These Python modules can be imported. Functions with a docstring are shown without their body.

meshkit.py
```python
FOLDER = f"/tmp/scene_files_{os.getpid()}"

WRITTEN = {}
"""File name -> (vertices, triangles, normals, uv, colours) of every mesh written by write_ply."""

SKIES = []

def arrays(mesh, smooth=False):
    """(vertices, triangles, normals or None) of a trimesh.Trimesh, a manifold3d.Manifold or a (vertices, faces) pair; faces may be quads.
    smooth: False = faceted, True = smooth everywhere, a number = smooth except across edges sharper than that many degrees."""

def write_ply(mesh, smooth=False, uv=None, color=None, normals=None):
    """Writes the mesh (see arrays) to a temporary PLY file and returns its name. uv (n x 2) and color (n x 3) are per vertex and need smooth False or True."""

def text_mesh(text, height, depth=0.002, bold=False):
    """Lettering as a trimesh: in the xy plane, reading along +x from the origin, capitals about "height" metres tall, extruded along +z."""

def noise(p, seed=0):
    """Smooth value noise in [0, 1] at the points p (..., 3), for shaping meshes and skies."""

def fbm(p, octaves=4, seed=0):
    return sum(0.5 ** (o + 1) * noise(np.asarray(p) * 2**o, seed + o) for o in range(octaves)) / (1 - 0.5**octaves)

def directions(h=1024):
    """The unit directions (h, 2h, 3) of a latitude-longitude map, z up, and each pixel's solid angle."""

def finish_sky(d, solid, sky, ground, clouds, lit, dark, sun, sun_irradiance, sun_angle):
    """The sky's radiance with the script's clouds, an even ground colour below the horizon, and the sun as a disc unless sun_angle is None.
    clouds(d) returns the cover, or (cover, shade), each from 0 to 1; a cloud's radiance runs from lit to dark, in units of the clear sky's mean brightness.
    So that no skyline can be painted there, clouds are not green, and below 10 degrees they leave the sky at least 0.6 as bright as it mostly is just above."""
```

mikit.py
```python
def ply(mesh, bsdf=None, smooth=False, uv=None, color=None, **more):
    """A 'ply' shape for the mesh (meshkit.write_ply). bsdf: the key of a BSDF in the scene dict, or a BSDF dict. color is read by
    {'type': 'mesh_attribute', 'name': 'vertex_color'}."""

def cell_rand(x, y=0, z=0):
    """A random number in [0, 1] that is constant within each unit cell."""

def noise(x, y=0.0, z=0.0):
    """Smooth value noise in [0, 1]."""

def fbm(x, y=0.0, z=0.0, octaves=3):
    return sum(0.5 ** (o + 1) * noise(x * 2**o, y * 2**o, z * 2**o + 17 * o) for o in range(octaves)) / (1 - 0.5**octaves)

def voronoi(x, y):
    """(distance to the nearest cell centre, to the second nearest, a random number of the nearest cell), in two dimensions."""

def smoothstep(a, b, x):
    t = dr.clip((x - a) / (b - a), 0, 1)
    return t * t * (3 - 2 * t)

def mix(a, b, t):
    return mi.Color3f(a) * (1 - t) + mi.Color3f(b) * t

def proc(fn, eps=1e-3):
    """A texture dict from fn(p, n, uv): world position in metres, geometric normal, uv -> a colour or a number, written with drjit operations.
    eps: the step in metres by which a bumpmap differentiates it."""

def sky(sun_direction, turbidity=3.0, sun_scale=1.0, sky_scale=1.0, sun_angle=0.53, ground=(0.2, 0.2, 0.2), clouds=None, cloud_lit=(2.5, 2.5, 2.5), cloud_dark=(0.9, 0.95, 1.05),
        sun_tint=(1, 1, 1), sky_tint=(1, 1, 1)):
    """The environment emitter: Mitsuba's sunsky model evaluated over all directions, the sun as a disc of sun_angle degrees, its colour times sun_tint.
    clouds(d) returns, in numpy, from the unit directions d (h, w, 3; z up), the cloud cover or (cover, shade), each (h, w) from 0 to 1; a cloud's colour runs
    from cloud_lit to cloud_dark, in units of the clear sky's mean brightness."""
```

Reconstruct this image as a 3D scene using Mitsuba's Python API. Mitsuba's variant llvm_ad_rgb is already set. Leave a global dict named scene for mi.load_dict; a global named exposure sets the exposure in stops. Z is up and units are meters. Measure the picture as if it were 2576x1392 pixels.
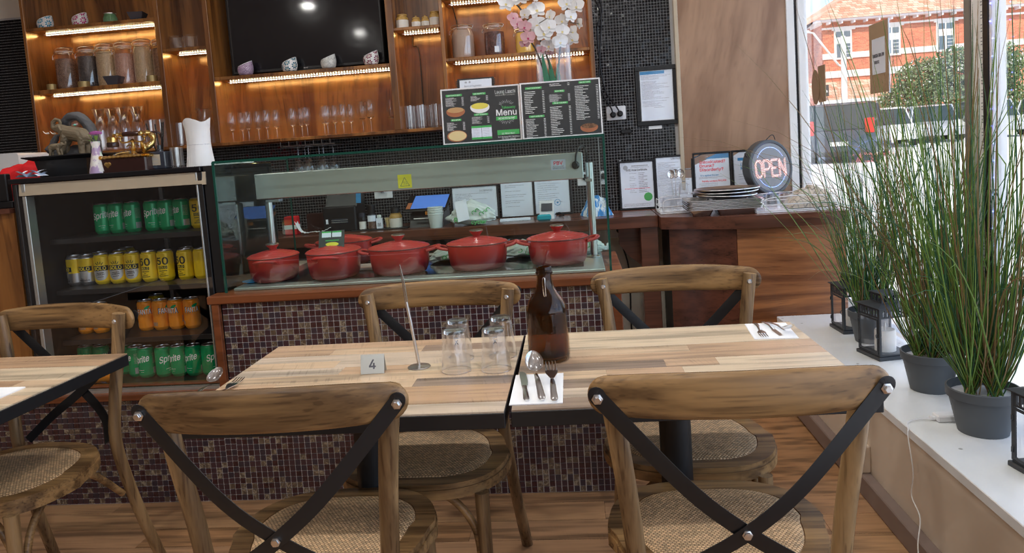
import math, random
import numpy as np, trimesh, manifold3d as m3
import mitsuba as mi, drjit as dr
import mikit, meshkit
from shapely.geometry import Polygon, Point, box as sbox
from shapely import affinity
from mikit import noise, fbm, voronoi, cell_rand, smoothstep, mix, proc

T = mi.ScalarTransform4f
rng = np.random.default_rng(7)
scene, labels = {}, {}

# ------------------------------------------------------------------ camera, sky, big lights, exposure
exposure = 0.17
EYE = np.array([0.0, 0.0, 1.32])
FWD = np.array([-0.09137368, 0.99180792, -0.08926313])
UP = np.array([0.06097757, 0.09504253, 0.99360387])
scene['camera'] = {'type': 'perspective', 'fov': 2 * math.degrees(math.atan(1288 / 1820)), 'fov_axis': 'x',
                   'near_clip': 0.05, 'far_clip': 500.0, 'principal_point_offset_y': 0.11422,
                   'to_world': T().look_at(origin=EYE.tolist(), target=(EYE + FWD).tolist(), up=UP.tolist())}


def cloud_fn(d):
    q = d / np.maximum(d[..., 2:], 0.08)
    n = meshkit.fbm(np.stack([q[..., 0] * 1.3, q[..., 1] * 1.3, q[..., 0] * 0 + 3.1], -1), 4, 5)
    return np.clip((n - 0.42) * 3.2, 0, 0.9)


scene['sky'] = mikit.sky((-0.15, -0.66, 0.74), turbidity=3.0, sun_scale=3.5, sky_scale=10.0, ground=(0.3, 0.3, 0.3),
                         clouds=cloud_fn, cloud_lit=(1.9, 1.9, 1.95), cloud_dark=(1.2, 1.25, 1.35))
CEIL_Z = 2.9
LAMPS = [(-2.6, 1.2), (-1.2, 1.2), (0.2, 1.2), (-2.6, -0.6), (-1.2, -0.6), (0.2, -0.6), (-1.9, 3.0), (-0.5, 3.0), (0.6, 3.0), (-2.6, -2.2), (-0.6, -2.2)]
LAMP_RADIANCE = (265.0, 259.0, 245.0)
LED_RADIANCE = (105.0, 60.0, 19.0)

# ------------------------------------------------------------------ helpers
ORD = ['leftmost'] + [w + ' from the left' for w in 'second third fourth fifth sixth seventh eighth ninth tenth eleventh twelfth thirteenth fourteenth'.split()]
_seen = {}


def numbered(base):
    k = _seen.get(base, 0)
    _seen[base] = k + 1
    return base if k == 0 else f'{base}_{k:03d}'


def cat(*ms):
    ms = [m for m in ms if m is not None]
    return trimesh.util.concatenate(ms) if len(ms) > 1 else ms[0]


def place(at=(0, 0, 0), rz=0.0, rx=0.0, ry=0.0, s=None):
    t = T().translate(list(map(float, at)))
    if rz:
        t = t @ T().rotate([0, 0, 1], float(rz))
    if rx:
        t = t @ T().rotate([1, 0, 0], float(rx))
    if ry:
        t = t @ T().rotate([0, 1, 0], float(ry))
    if s is not None:
        t = t @ T().scale(s)
    return t


def lab(key, label=None, cat_=None, group=None, kind=None):
    d = labels.setdefault(key, {})
    for k, v in (('label', label), ('category', cat_), ('group', group), ('kind', kind)):
        if v:
            d[k] = v


class Thing:
    """A thing made of parts: its key starts the keys of its parts."""

    def __init__(s, name, label=None, cat_=None, group=None, kind=None, at=None, rz=0.0, rx=0.0, ry=0.0, t=None):
        s.key = numbered(name)
        s.t = t if t is not None else (place(at, rz, rx, ry) if at is not None else None)
        lab(s.key, label, cat_, group, kind)

    def add(s, name, mesh, mat, smooth=30, parent=None, label=None, kind=None, t=None, **kw):
        key = numbered((parent or s.key) + '__' + name)
        d = dict(mesh) if isinstance(mesh, dict) else mikit.ply(mesh, mat, smooth, **kw)
        tt = s.t if t is None else (t if s.t is None else s.t @ t)
        if tt is not None:
            d['to_world'] = tt
        scene[key] = d
        if label or kind:
            lab(key, label, None, None, kind)
        return key

    def clone(s, label=None, group=None, at=(0, 0, 0), rz=0.0, rx=0.0, ry=0.0, sc=None, name=None, remap=None):
        src = labels[s.key]
        o = Thing(name or s.key.rsplit('_0', 1)[0], label or src.get('label'), src.get('category'), group or src.get('group'), src.get('kind'))
        o.t = place(at, rz, rx, ry, sc)
        inv = s.t.inverse() if s.t is not None else T()
        for k in [k for k in scene if k.startswith(s.key + '__')]:
            d = dict(scene[k])
            d['to_world'] = o.t @ inv @ (d['to_world'] if 'to_world' in d else T())
            if remap and isinstance(d.get('bsdf'), dict) and d['bsdf'].get('id') in remap:
                d['bsdf'] = {'type': 'ref', 'id': remap[d['bsdf']['id']]}
            nk = o.key + k[len(s.key):]
            scene[nk] = d
            if k in labels:
                labels[nk] = dict(labels[k])
        return o


def one(name, mesh, mat, label=None, cat_=None, group=None, kind=None, smooth=30, at=None, rz=0.0, rx=0.0, ry=0.0, t=None, sc=None, **kw):
    """A thing that is one mesh."""
    key = numbered(name)
    d = dict(mesh) if isinstance(mesh, dict) else mikit.ply(mesh, mat, smooth, **kw)
    if t is not None or at is not None:
        d['to_world'] = t if t is not None else place(at, rz, rx, ry, sc)
    scene[key] = d
    lab(key, label, cat_, group, kind)
    return key


def box(x0, x1, y0, y1, z0, z1, c=0.0):
    """A box, its edges chamfered by c."""
    if c <= 0:
        m = trimesh.creation.box((x1 - x0, y1 - y0, z1 - z0))
        m.apply_translation(((x0 + x1) / 2, (y0 + y1) / 2, (z0 + z1) / 2))
        return m
    c = min(c, 0.45 * min(x1 - x0, y1 - y0, z1 - z0))
    p = []
    for sx in (0, 1):
        for sy in (0, 1):
            for sz in (0, 1):
                X, Y, Z = (x0, x1)[sx], (y0, y1)[sy], (z0, z1)[sz]
                dx, dy, dz = (c, -c)[sx], (c, -c)[sy], (c, -c)[sz]
                p += [(X, Y + dy, Z + dz), (X + dx, Y, Z + dz), (X + dx, Y + dy, Z)]
    return trimesh.convex.convex_hull(np.array(p))


def cbox(cx, cy, cz, w, d, h, c=0.0):
    return box(cx - w / 2, cx + w / 2, cy - d / 2, cy + d / 2, cz - h / 2, cz + h / 2, c)


def boxes(c, s):
    """Many boxes (centres n x 3, sizes n x 3) as vertices and triangles: 8 and 12 each."""
    c, s = np.asarray(c, float), np.broadcast_to(np.asarray(s, float), np.shape(c))
    u = np.array([[x, y, z] for x in (-.5, .5) for y in (-.5, .5) for z in (-.5, .5)])
    f = np.array([[0, 1, 3], [0, 3, 2], [4, 6, 7], [4, 7, 5], [0, 4, 5], [0, 5, 1], [2, 3, 7], [2, 7, 6], [0, 2, 6], [0, 6, 4], [1, 5, 7], [1, 7, 3]])
    v = c[:, None] + s[:, None] * u[None]
    return v.reshape(-1, 3), (f[None] + 8 * np.arange(len(c))[:, None, None]).reshape(-1, 3)


def lathe(prof, n=32, caps=False):
    """A profile [(r, z), ...] turned about z; ends on the axis close."""
    pr = np.array(prof, float)
    a = np.arange(n) * 2 * np.pi / n
    v = np.stack([pr[:, None, 0] * np.cos(a), pr[:, None, 0] * np.sin(a), np.repeat(pr[:, 1:2], n, 1)], -1).reshape(-1, 3)
    f = []
    for i in range(len(pr) - 1):
        for j in range(n):
            k = (j + 1) % n
            a0, a1, b0, b1 = i * n + j, i * n + k, (i + 1) * n + j, (i + 1) * n + k
            if pr[i, 0] > 1e-9:
                f.append((a0, a1, b1))
            if pr[i + 1, 0] > 1e-9:
                f.append((a0, b1, b0))
    m = trimesh.Trimesh(v, f, process=False)
    m.merge_vertices()
    m.remove_unreferenced_vertices()
    return m


def curve(pts, n=24, closed=False):
    """A smooth line through the points (Catmull-Rom)."""
    p = np.array(pts, float)
    q = np.vstack([p[-1], p, p[:2]]) if closed else np.vstack([2 * p[0] - p[1], p, 2 * p[-1] - p[-2]])
    segs = len(p) if closed else len(p) - 1
    out = []
    for u in np.linspace(0, segs, n, endpoint=not closed):
        i = min(int(u), segs - 1)
        t = u - i
        a, b, c, d = q[i:i + 4]
        out.append(0.5 * (2 * b + (c - a) * t + (2 * a - 5 * b + 4 * c - d) * t * t + (3 * b - a - 3 * c + d) * t ** 3))
    return np.array(out)


def tube(pts, r, sides=10, closed=False, flat=None, up=None, cap=True):
    """A tube along the points; r a number or one per point; flat=(a, b) scales the section across and along 'up'."""
    p = np.array(pts, float)
    n = len(p)
    r = np.broadcast_to(np.asarray(r, float), (n,))
    t = (np.roll(p, -1, 0) - np.roll(p, 1, 0)) if closed else np.gradient(p, axis=0)
    t /= np.linalg.norm(t, axis=1, keepdims=True) + 1e-12
    ref = np.array(up if up is not None else ((0, 0, 1.0) if abs(t[0, 2]) < 0.9 else (1.0, 0, 0)), float)
    A = np.zeros_like(p)
    for i in range(n):
        a = ref - t[i] * (ref @ t[i])
        if np.linalg.norm(a) < 1e-6:
            a = A[i - 1]
        a /= np.linalg.norm(a)
        A[i] = a
        if up is None:
            ref = a
    B = np.cross(t, A)
    fa, fb = flat or (1, 1)
    ang = (np.arange(sides) + 0.5) * 2 * np.pi / sides
    v = p[:, None] + r[:, None, None] * (fa * np.cos(ang)[None, :, None] * B[:, None] + fb * np.sin(ang)[None, :, None] * A[:, None])
    f = []
    for i in range(n if closed else n - 1):
        for j in range(sides):
            k, ii = (j + 1) % sides, (i + 1) % n
            f += [(i * sides + j, i * sides + k, ii * sides + k), (i * sides + j, ii * sides + k, ii * sides + j)]
    v = v.reshape(-1, 3)
    if cap and not closed:
        v = np.vstack([v, p[0], p[-1]])
        for j in range(sides):
            k = (j + 1) % sides
            f += [(len(v) - 2, k, j), (len(v) - 1, (n - 1) * sides + j, (n - 1) * sides + k)]
    m = trimesh.Trimesh(v, f, process=False)
    trimesh.repair.fix_normals(m) if n < 8 else None
    return m


def prism(poly, h, z0=0.0):
    """A shapely polygon (or points) in xy pulled up from z0 by h."""
    poly = poly if hasattr(poly, 'geom_type') else Polygon(poly)
    if hasattr(poly, 'geoms'):
        return cat(*[prism(q, h, z0) for q in poly.geoms])
    m = trimesh.creation.extrude_polygon(poly, h, engine='earcut')
    m.apply_translation((0, 0, z0))
    return m


def turn(m, axis, deg, at=(0, 0, 0)):
    m = m.copy()
    m.apply_transform(trimesh.transformations.rotation_matrix(math.radians(deg), axis, at))
    return m


def move(m, x=0, y=0, z=0):
    m = m.copy()
    m.apply_translation((x, y, z))
    return m


def upright(m):
    """From the xy plane (seen from +z) to the xz plane (seen from -y)."""
    return turn(m, (1, 0, 0), 90)


_txt = {}


def text(s, h, depth=0.0006, bold=False, w=None, align='c'):
    """Lettering standing in the xz plane and facing -y, centred on x, its foot at z = 0."""
    k = (s, round(h, 5), depth, bold)
    if k not in _txt:
        _txt[k] = upright(meshkit.text_mesh(s, h, depth, bold))
    m = _txt[k].copy()
    b = m.bounds
    if w:
        m.apply_scale((w / (b[1, 0] - b[0, 0]), 1, 1)) if not np.isscalar(w) else m.apply_transform(np.diag([w / (b[1, 0] - b[0, 0]), 1, 1, 1]))
        b = m.bounds
    m.apply_translation((-(b[0, 0] + b[1, 0]) / 2 if align == 'c' else -b[0, 0], 0, 0))
    return m


def hull(*balls):
    """The hull of balls (x, y, z, r)."""
    return m3.Manifold.batch_hull([m3.Manifold.sphere(r, 16).translate((x, y, z)) for x, y, z, r in balls])


def mtm(m):
    q = m.to_mesh()
    return trimesh.Trimesh(q.vert_properties[:, :3], q.tri_verts, process=False)


def blob(bones, step=0.01, it=8):
    """One continuous body from bones: each a pair (or more) of balls (x, y, z, r)."""
    m = m3.Manifold()
    for b in bones:
        m = m + hull(*b)
    q = mtm(m.refine_to_length(step))
    trimesh.smoothing.filter_taubin(q, iterations=it)
    return q


# ------------------------------------------------------------------ materials
def mat(name, d, two=True):
    scene[name] = {'type': 'twosided', 'bsdf': d} if two else d
    return name


def pr(name, rgb, rough=0.5, metal=0.0, spec=0.5, **kw):
    col = {'type': 'rgb', 'value': list(rgb)} if isinstance(rgb, (tuple, list)) else rgb
    return mat(name, {'type': 'principled', 'base_color': col, 'roughness': rough, 'metallic': metal, 'specular': spec, **kw})


def bumped(name, bump, scale, rgb, rough=0.5, eps=1e-3, **kw):
    col = {'type': 'rgb', 'value': list(rgb)} if isinstance(rgb, (tuple, list)) else rgb
    return mat(name, {'type': 'bumpmap', 'arbitrary': proc(bump, eps), 'scale': scale, 'bsdf': {'type': 'principled', 'base_color': col, 'roughness': rough, **kw}})


def wood_fn(light, dark, ax, s=1.0, k=0.75, swirl=0.0, pore=0.3):
    def fn(p, n, uv):
        a = [p.x, p.y, p.z]
        l = a.pop(ax)
        u, v = a
        if swirl:
            w = noise(u * 5 * s, v * 5 * s, l * 2.5 * s)
            u, v = u + swirl * w, v + swirl * (1 - w)
        n1 = fbm(u * 30 * s, v * 30 * s, l * 1.1 * s, 3)
        n2 = noise(u * 200 * s, v * 200 * s, l * 3 * s)
        n3 = noise(u * 420 * s, v * 420 * s, l * 30 * s)
        t = smoothstep(0.32, 0.72, n1) * k + 0.3 * n2 * n3 + pore * smoothstep(0.62, 0.9, n2)
        return mix(light, dark, dr.clip(t, 0, 1))
    return fn


pr('m_white', (0.8, 0.8, 0.79), 0.5)
pr('m_wall', (0.72, 0.68, 0.6), 0.8)
pr('m_wall_dark', (0.24, 0.2, 0.165), 0.8)
pr('m_ceiling', (0.7, 0.69, 0.67), 0.9)
pr('m_black', (0.007, 0.007, 0.008), 0.45)
pr('m_black_gloss', (0.008, 0.008, 0.01), 0.08)
pr('m_black_metal', (0.008, 0.0085, 0.01), 0.42, 0.0, 0.5)
pr('m_lantern', (0.035, 0.04, 0.046), 0.5)
pr('m_steel', (0.74, 0.73, 0.72), 0.27, 1.0)
pr('m_brushed', (0.68, 0.71, 0.69), 0.4, 0.85)
pr('m_chrome', (0.85, 0.84, 0.82), 0.14, 1.0)
pr('m_gold', (0.95, 0.68, 0.25), 0.12, 1.0)
pr('m_dull_gold', (0.36, 0.27, 0.12), 0.4, 0.6)
pr('m_paper', (0.8, 0.86, 0.95), 0.6)  # white paper, with the blue of the skylight put into its colour
pr('m_ink', (0.1, 0.1, 0.12), 0.7)
pr('m_grey_ink', (0.4, 0.42, 0.46), 0.7)
pr('m_red_ink', (0.75, 0.06, 0.1), 0.7)
pr('m_blue_ink', (0.05, 0.25, 0.5), 0.6)
pr('m_green_print', (0.06, 0.42, 0.1), 0.5)
pr('m_pale_print', (0.75, 0.8, 0.9), 0.5)
pr('m_board', (0.022, 0.024, 0.026), 0.35)
pr('m_white_plastic', (0.82, 0.83, 0.84), 0.35)
pr('m_napkin', (0.86, 0.87, 0.88), 0.85)
pr('m_grey_plastic', (0.075, 0.085, 0.095), 0.55)
pr('m_red_cloth', (0.62, 0.01, 0.015), 0.8)
pr('m_wax', (0.85, 0.83, 0.78), 0.45)
pr('m_yellow', (0.8, 0.72, 0.06), 0.5)
pr('m_orange', (0.8, 0.28, 0.03), 0.4)
pr('m_glass_edge', (0.01, 0.07, 0.05), 0.1)
pr('m_beige_strip', (0.5, 0.42, 0.31), 0.25)
pr('m_cardboard', (0.3, 0.2, 0.12), 0.8)
pr('m_beige_wall', (0.62, 0.51, 0.4), 0.55)
pr('m_taupe', (0.17, 0.15, 0.13), 0.6)
pr('m_skirting', (0.2, 0.15, 0.13), 0.5)
pr('m_grout_light', (0.74, 0.72, 0.71), 0.9)
pr('m_grout_dark', (0.42, 0.42, 0.43), 0.9)
mat('m_pane', {'type': 'thindielectric', 'int_ior': 1.5}, False)
mat('m_pane_tint', {'type': 'thindielectric', 'int_ior': 1.5, 'specular_transmittance': {'type': 'rgb', 'value': [0.83, 0.95, 0.91]}}, False)
mat('m_thin_glass', {'type': 'thindielectric', 'int_ior': 1.42}, False)
mat('m_flute_glass', {'type': 'thindielectric', 'int_ior': 1.75}, False)
mat('m_tumbler', {'type': 'thindielectric', 'int_ior': 1.58}, False)
mat('m_glass', {'type': 'dielectric', 'int_ior': 1.5}, False)
mat('m_amber', {'type': 'dielectric', 'int_ior': 1.5, 'specular_transmittance': {'type': 'rgb', 'value': [0.56, 0.38, 0.17]}}, False)

pr('m_shelf_wood', proc(wood_fn((0.31, 0.125, 0.03), (0.09, 0.03, 0.008), 2, 0.55, 0.85, 0.12)), 0.28, 0, 0.5, clearcoat=0.6, clearcoat_gloss=0.9)
pr('m_counter_wood', proc(wood_fn((0.135, 0.047, 0.027), (0.05, 0.018, 0.011), 0, 0.9)), 0.22, 0, 0.5, clearcoat=0.5, clearcoat_gloss=0.9)
pr('m_front_wood', proc(wood_fn((0.4, 0.155, 0.052), (0.15, 0.048, 0.015), 0, 1.0, 0.85, 0.05)), 0.35)
pr('m_trim_wood', proc(wood_fn((0.22, 0.068, 0.024), (0.13, 0.038, 0.014), 0, 1.0)), 0.3)
pr('m_panel_wood', proc(wood_fn((0.37, 0.225, 0.14), (0.24, 0.13, 0.075), 2, 0.35, 0.9, 0.35, 0.12)), 0.35)
oakL, oakD = (0.34, 0.195, 0.078), (0.085, 0.043, 0.017)
pr('m_oak_x', proc(wood_fn(oakL, oakD, 0, 1.3, 0.8)), 0.38)
pr('m_oak_z', proc(wood_fn((0.33, 0.205, 0.095), oakD, 2, 1.3, 0.75)), 0.38)


def board_fn(palette, dark, k):
    """Boards lying along x; uv.x picks the board's tone, uv.y its own grain."""
    def fn(p, n, uv):
        t = uv.x
        c = mi.Color3f(palette[0])
        for i in range(1, len(palette)):
            c = dr.select(t > i - 0.5, mi.Color3f(palette[i]), c)
        o = uv.y * 37.0
        g = fbm(p.x * 3 + o, p.y * 38, o, 3)
        g2 = noise(p.x * 11 + o, p.y * 260, o)
        saw = smoothstep(0.62, 0.9, noise(p.x * 260 + p.y * 60, p.y * 9 + o, o)) * smoothstep(0.5, 0.75, noise(p.x * 5 + o, p.y * 20, 2 + o))
        return c * (1 - k * smoothstep(0.4, 0.75, g) - 0.16 * g2 - 0.13 * saw * dark)
    return fn


TABLE_TONES = [(0.6, 0.44, 0.29), (0.53, 0.36, 0.23), (0.66, 0.53, 0.37), (0.48, 0.31, 0.19), (0.3, 0.22, 0.165), (0.57, 0.46, 0.35)]
pr('m_table_board', proc(board_fn(TABLE_TONES, 1.0, 0.38)), 0.33)
FLOOR_TONES = [(0.42, 0.235, 0.12), (0.37, 0.195, 0.092), (0.46, 0.265, 0.135), (0.4, 0.225, 0.12)]
pr('m_floor', proc(board_fn(FLOOR_TONES, 0.2, 0.5)), 0.3)


def mosaic_fn(p, n, uv):
    t, s = uv.x, uv.y * 50
    plain = mi.Color3f(0.06, 0.028, 0.034)
    rough = mix((0.03, 0.011, 0.012), (0.08, 0.028, 0.03), noise(p.x * 160, p.z * 160, s))
    vein = smoothstep(0.06, 0.0, dr.abs(fbm(p.x * 60 + s, p.z * 60, s, 3) - 0.5))
    stone = mix((0.115, 0.075, 0.05), (0.36, 0.29, 0.21), dr.clip(vein + 0.5 * noise(p.x * 90, p.z * 90, s) - 0.2, 0, 1))
    dark = mi.Color3f(0.045, 0.03, 0.04)
    return dr.select(t < 0.5, plain, dr.select(t < 1.5, rough, dr.select(t < 2.5, stone, dark)))


pr('m_mosaic', proc(mosaic_fn), 0.18, 0, 0.5)
pr('m_black_tile', (0.004, 0.004, 0.006), 0.1, 0, 0.4)


def cane_fn(p, n, uv):
    a, b = p.x / 0.0088, p.y / 0.0062
    row = dr.floor(b)
    sh = a + 0.5 * row
    fx, fy = sh - dr.floor(sh), b - row
    h = dr.sin(fx * math.pi) * dr.sin(fy * math.pi)
    c = mix((0.28, 0.165, 0.08), (0.74, 0.5, 0.28), smoothstep(0.05, 0.6, h))
    return c * (0.72 + 0.45 * cell_rand(dr.floor(sh), row, 3))


def cane_h(p, n, uv):
    a, b = p.x / 0.0088, p.y / 0.0062
    row = dr.floor(b)
    sh = a + 0.5 * row
    fx, fy = sh - dr.floor(sh), b - row
    return dr.sin(fx * math.pi) * dr.sin(fy * math.pi)


bumped('m_cane', cane_h, 0.0016, proc(cane_fn), 0.5, 0.0006)


def sill_fn(p, n, uv):
    d1, d2, r = voronoi(p.x * 9, p.y * 9)
    spot = smoothstep(0.07, 0.03, d1) * (r > 0.72)
    return mix((0.78, 0.8, 0.8), (0.3, 0.3, 0.28), spot * 0.8 + 0.12 * fbm(p.x * 14, p.y * 6, 0, 3))


pr('m_sill', proc(sill_fn), 0.25)

# ------------------------------------------------------------------ the room
def st(name, mesh, m, parent=None, smooth=30, **kw):
    key = numbered((parent + '__' if parent else '') + name)
    scene[key] = mikit.ply(mesh, m, smooth, **kw)
    if not parent:
        lab(key, kind='structure')
    return key


YB = 4.45          # the back wall
GX = 1.36          # the glass of the shop window
SZ = 0.37          # the window sill


def tone_box(c, s, tone, seed):
    v, f = boxes([c], [s])
    return trimesh.Trimesh(v, f, process=False), np.tile([tone, seed], (8, 1))


st('floor', box(-5.2, 1.0, -4.2, YB, -0.1, -0.006), 'm_floor')
row_w = 0.128
for r in range(16):
    y0 = 0.66 + r * row_w
    x = -2.95 + (r * 0.47) % 1.2 - 1.2
    while x < 0.96:
        a, b = max(x, -2.95), min(x + 1.2, 0.97)
        if b - a > 0.02:
            m, uv = tone_box(((a + b) / 2, y0 + row_w / 2, -0.0035), (b - a - 0.0012, row_w - 0.0012, 0.007), int(rng.integers(0, 4)), rng.random())
            st('plank', m, 'm_floor', 'floor', False, uv=uv)
        x += 1.2
st('ceiling', box(-5.3, 1.45, -4.3, YB + 0.1, CEIL_Z, CEIL_Z + 0.15), 'm_ceiling')
st('wall_left', box(-5.3, -5.2, -4.3, YB + 0.1, 0, CEIL_Z), 'm_wall_dark')
st('wall_rear', box(-5.2, 1.45, -4.3, -4.2, 0, CEIL_Z), 'm_wall_dark')
wb = st('wall_back', box(-5.2, 1.35, YB, YB + 0.12, 0, CEIL_Z), 'm_wall')
st('grout_panel', cat(box(-4.2, -3.24, YB - 0.006, YB, 0.9, 2.373), box(-3.24, 0.15, YB - 0.006, YB, 0.88, 1.47), box(0.13, 0.66, YB - 0.006, YB, 0.88, 2.7)), 'm_grout_dark', wb)
cs, P = [], 0.0176
for (xa, xb, za, zb) in ((-4.0, -3.235, 0.9, 2.37), (-3.235, 0.15, 0.89, 1.46), (0.15, 0.625, 0.89, 2.6)):
    nx, nz = int((xb - xa) / P), int((zb - za) / P)
    gx, gz = np.meshgrid(xa + (np.arange(nx) + .5) * P, za + (np.arange(nz) + .5) * P)
    cs.append(np.stack([gx.ravel(), gx.ravel() * 0 + YB - 0.0075, gz.ravel()], -1))
cs = np.vstack(cs)
v, f = boxes(cs, (P * 0.83, 0.005, P * 0.83))
v = v.reshape(-1, 8, 3)
tilt = rng.normal(0, 0.028, (len(cs), 2))
v[..., 1] += (v[..., 0] - cs[:, None, 0]) * tilt[:, :1] + (v[..., 2] - cs[:, None, 2]) * tilt[:, 1:]
k = st('tile_sheet', (v.reshape(-1, 3), f), 'm_black_tile', wb, False)
lab(k, 'small glossy black mosaic tiles with pale grout', kind='stuff')
k = st('tile', box(0.262, 0.277, YB - 0.012, YB - 0.004, 1.186, 1.202), 'm_white_plastic', wb)
lab(k, 'single white tile among the black ones')
st('wall_panel', box(0.648, 1.262, YB - 0.05, YB, 0.0, CEIL_Z), 'm_panel_wood')
st('trim_1', box(0.625, 0.648, YB - 0.055, YB, 0.88, CEIL_Z, 0.002), 'm_beige_strip')

# the shop window: sill, low wall, jamb, mullion, panes
st('wall_right', box(0.985, 1.45, -4.2, 3.745, -0.1, SZ - 0.03), 'm_beige_wall')
st('wall_right_end', box(1.342, 1.45, 3.745, YB + 0.1, -0.1, SZ), 'm_beige_wall')
st('wall_right_header', box(1.28, 1.45, -4.2, YB + 0.1, 2.55, CEIL_Z), 'm_wall')
st('window_sill', box(0.978, 1.382, -4.2, 3.745, SZ - 0.03, SZ, 0.002), 'm_sill')
st('baseboard_right', box(0.945, 0.985, -4.2, 3.6, 0, 0.075, 0.004), 'm_skirting')
st('trim_2', box(0.952, 0.985, 2.588, 2.672, 0.075, 0.175, 0.004), 'm_beige_wall')
w1 = st('window_1', box(GX - 0.004, GX + 0.004, 2.6, YB, SZ, 2.55), 'm_pane', smooth=False)
del scene[w1]


def pane(x, y0, y1, z0, z1):
    return np.array([[x, y0, z0], [x, y1, z0], [x, y1, z1], [x, y0, z1]], float), np.array([[0, 1, 2], [0, 2, 3]])


st('pane', pane(GX, 2.61, YB - 0.01, SZ, 2.55), 'm_pane', w1, False)
st('jamb', cat(box(1.262, 1.307, YB - 0.06, YB, SZ, 2.6, 0.003), box(1.322, 1.374, YB - 0.07, YB + 0.02, SZ, 2.6, 0.003)), 'm_white', w1)
st('seal', box(1.305, 1.324, YB - 0.05, YB, SZ, 2.6), 'm_black', w1)
st('mullion', box(GX - 0.03, GX + 0.02, 2.575, 2.612, SZ, 2.6, 0.002), 'm_taupe', w1)
st('mullion', box(GX - 0.025, GX + 0.02, 2.505, 2.575, SZ, 2.6, 0.002), 'm_white', w1)
st('mullion', box(GX - 0.028, GX + 0.02, 2.472, 2.504, SZ, 2.6, 0.002), 'm_black', w1)
st('mullion', box(GX - 0.025, GX + 0.02, 2.455, 2.471, SZ, 2.6, 0.002), 'm_white', w1)
tz = np.concatenate([np.arange(0.5, 2.3, 0.021), np.arange(0.51, 2.3, 0.021)[::2]])
v, f = boxes(np.stack([tz * 0 + GX - 0.0262, tz * 0 + 2.512, tz], -1), (0.001, 0.007, 0.0022))
st('scale_mark', (v, f), 'm_ink', w1, False)
lab('window_1__scale_mark', 'rows of tiny black ticks on the white strip', kind='stuff')
lz = np.arange(0.9, 1.75, 0.055)  # glowing beads added in place of blue LED reflections in the pane
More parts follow.
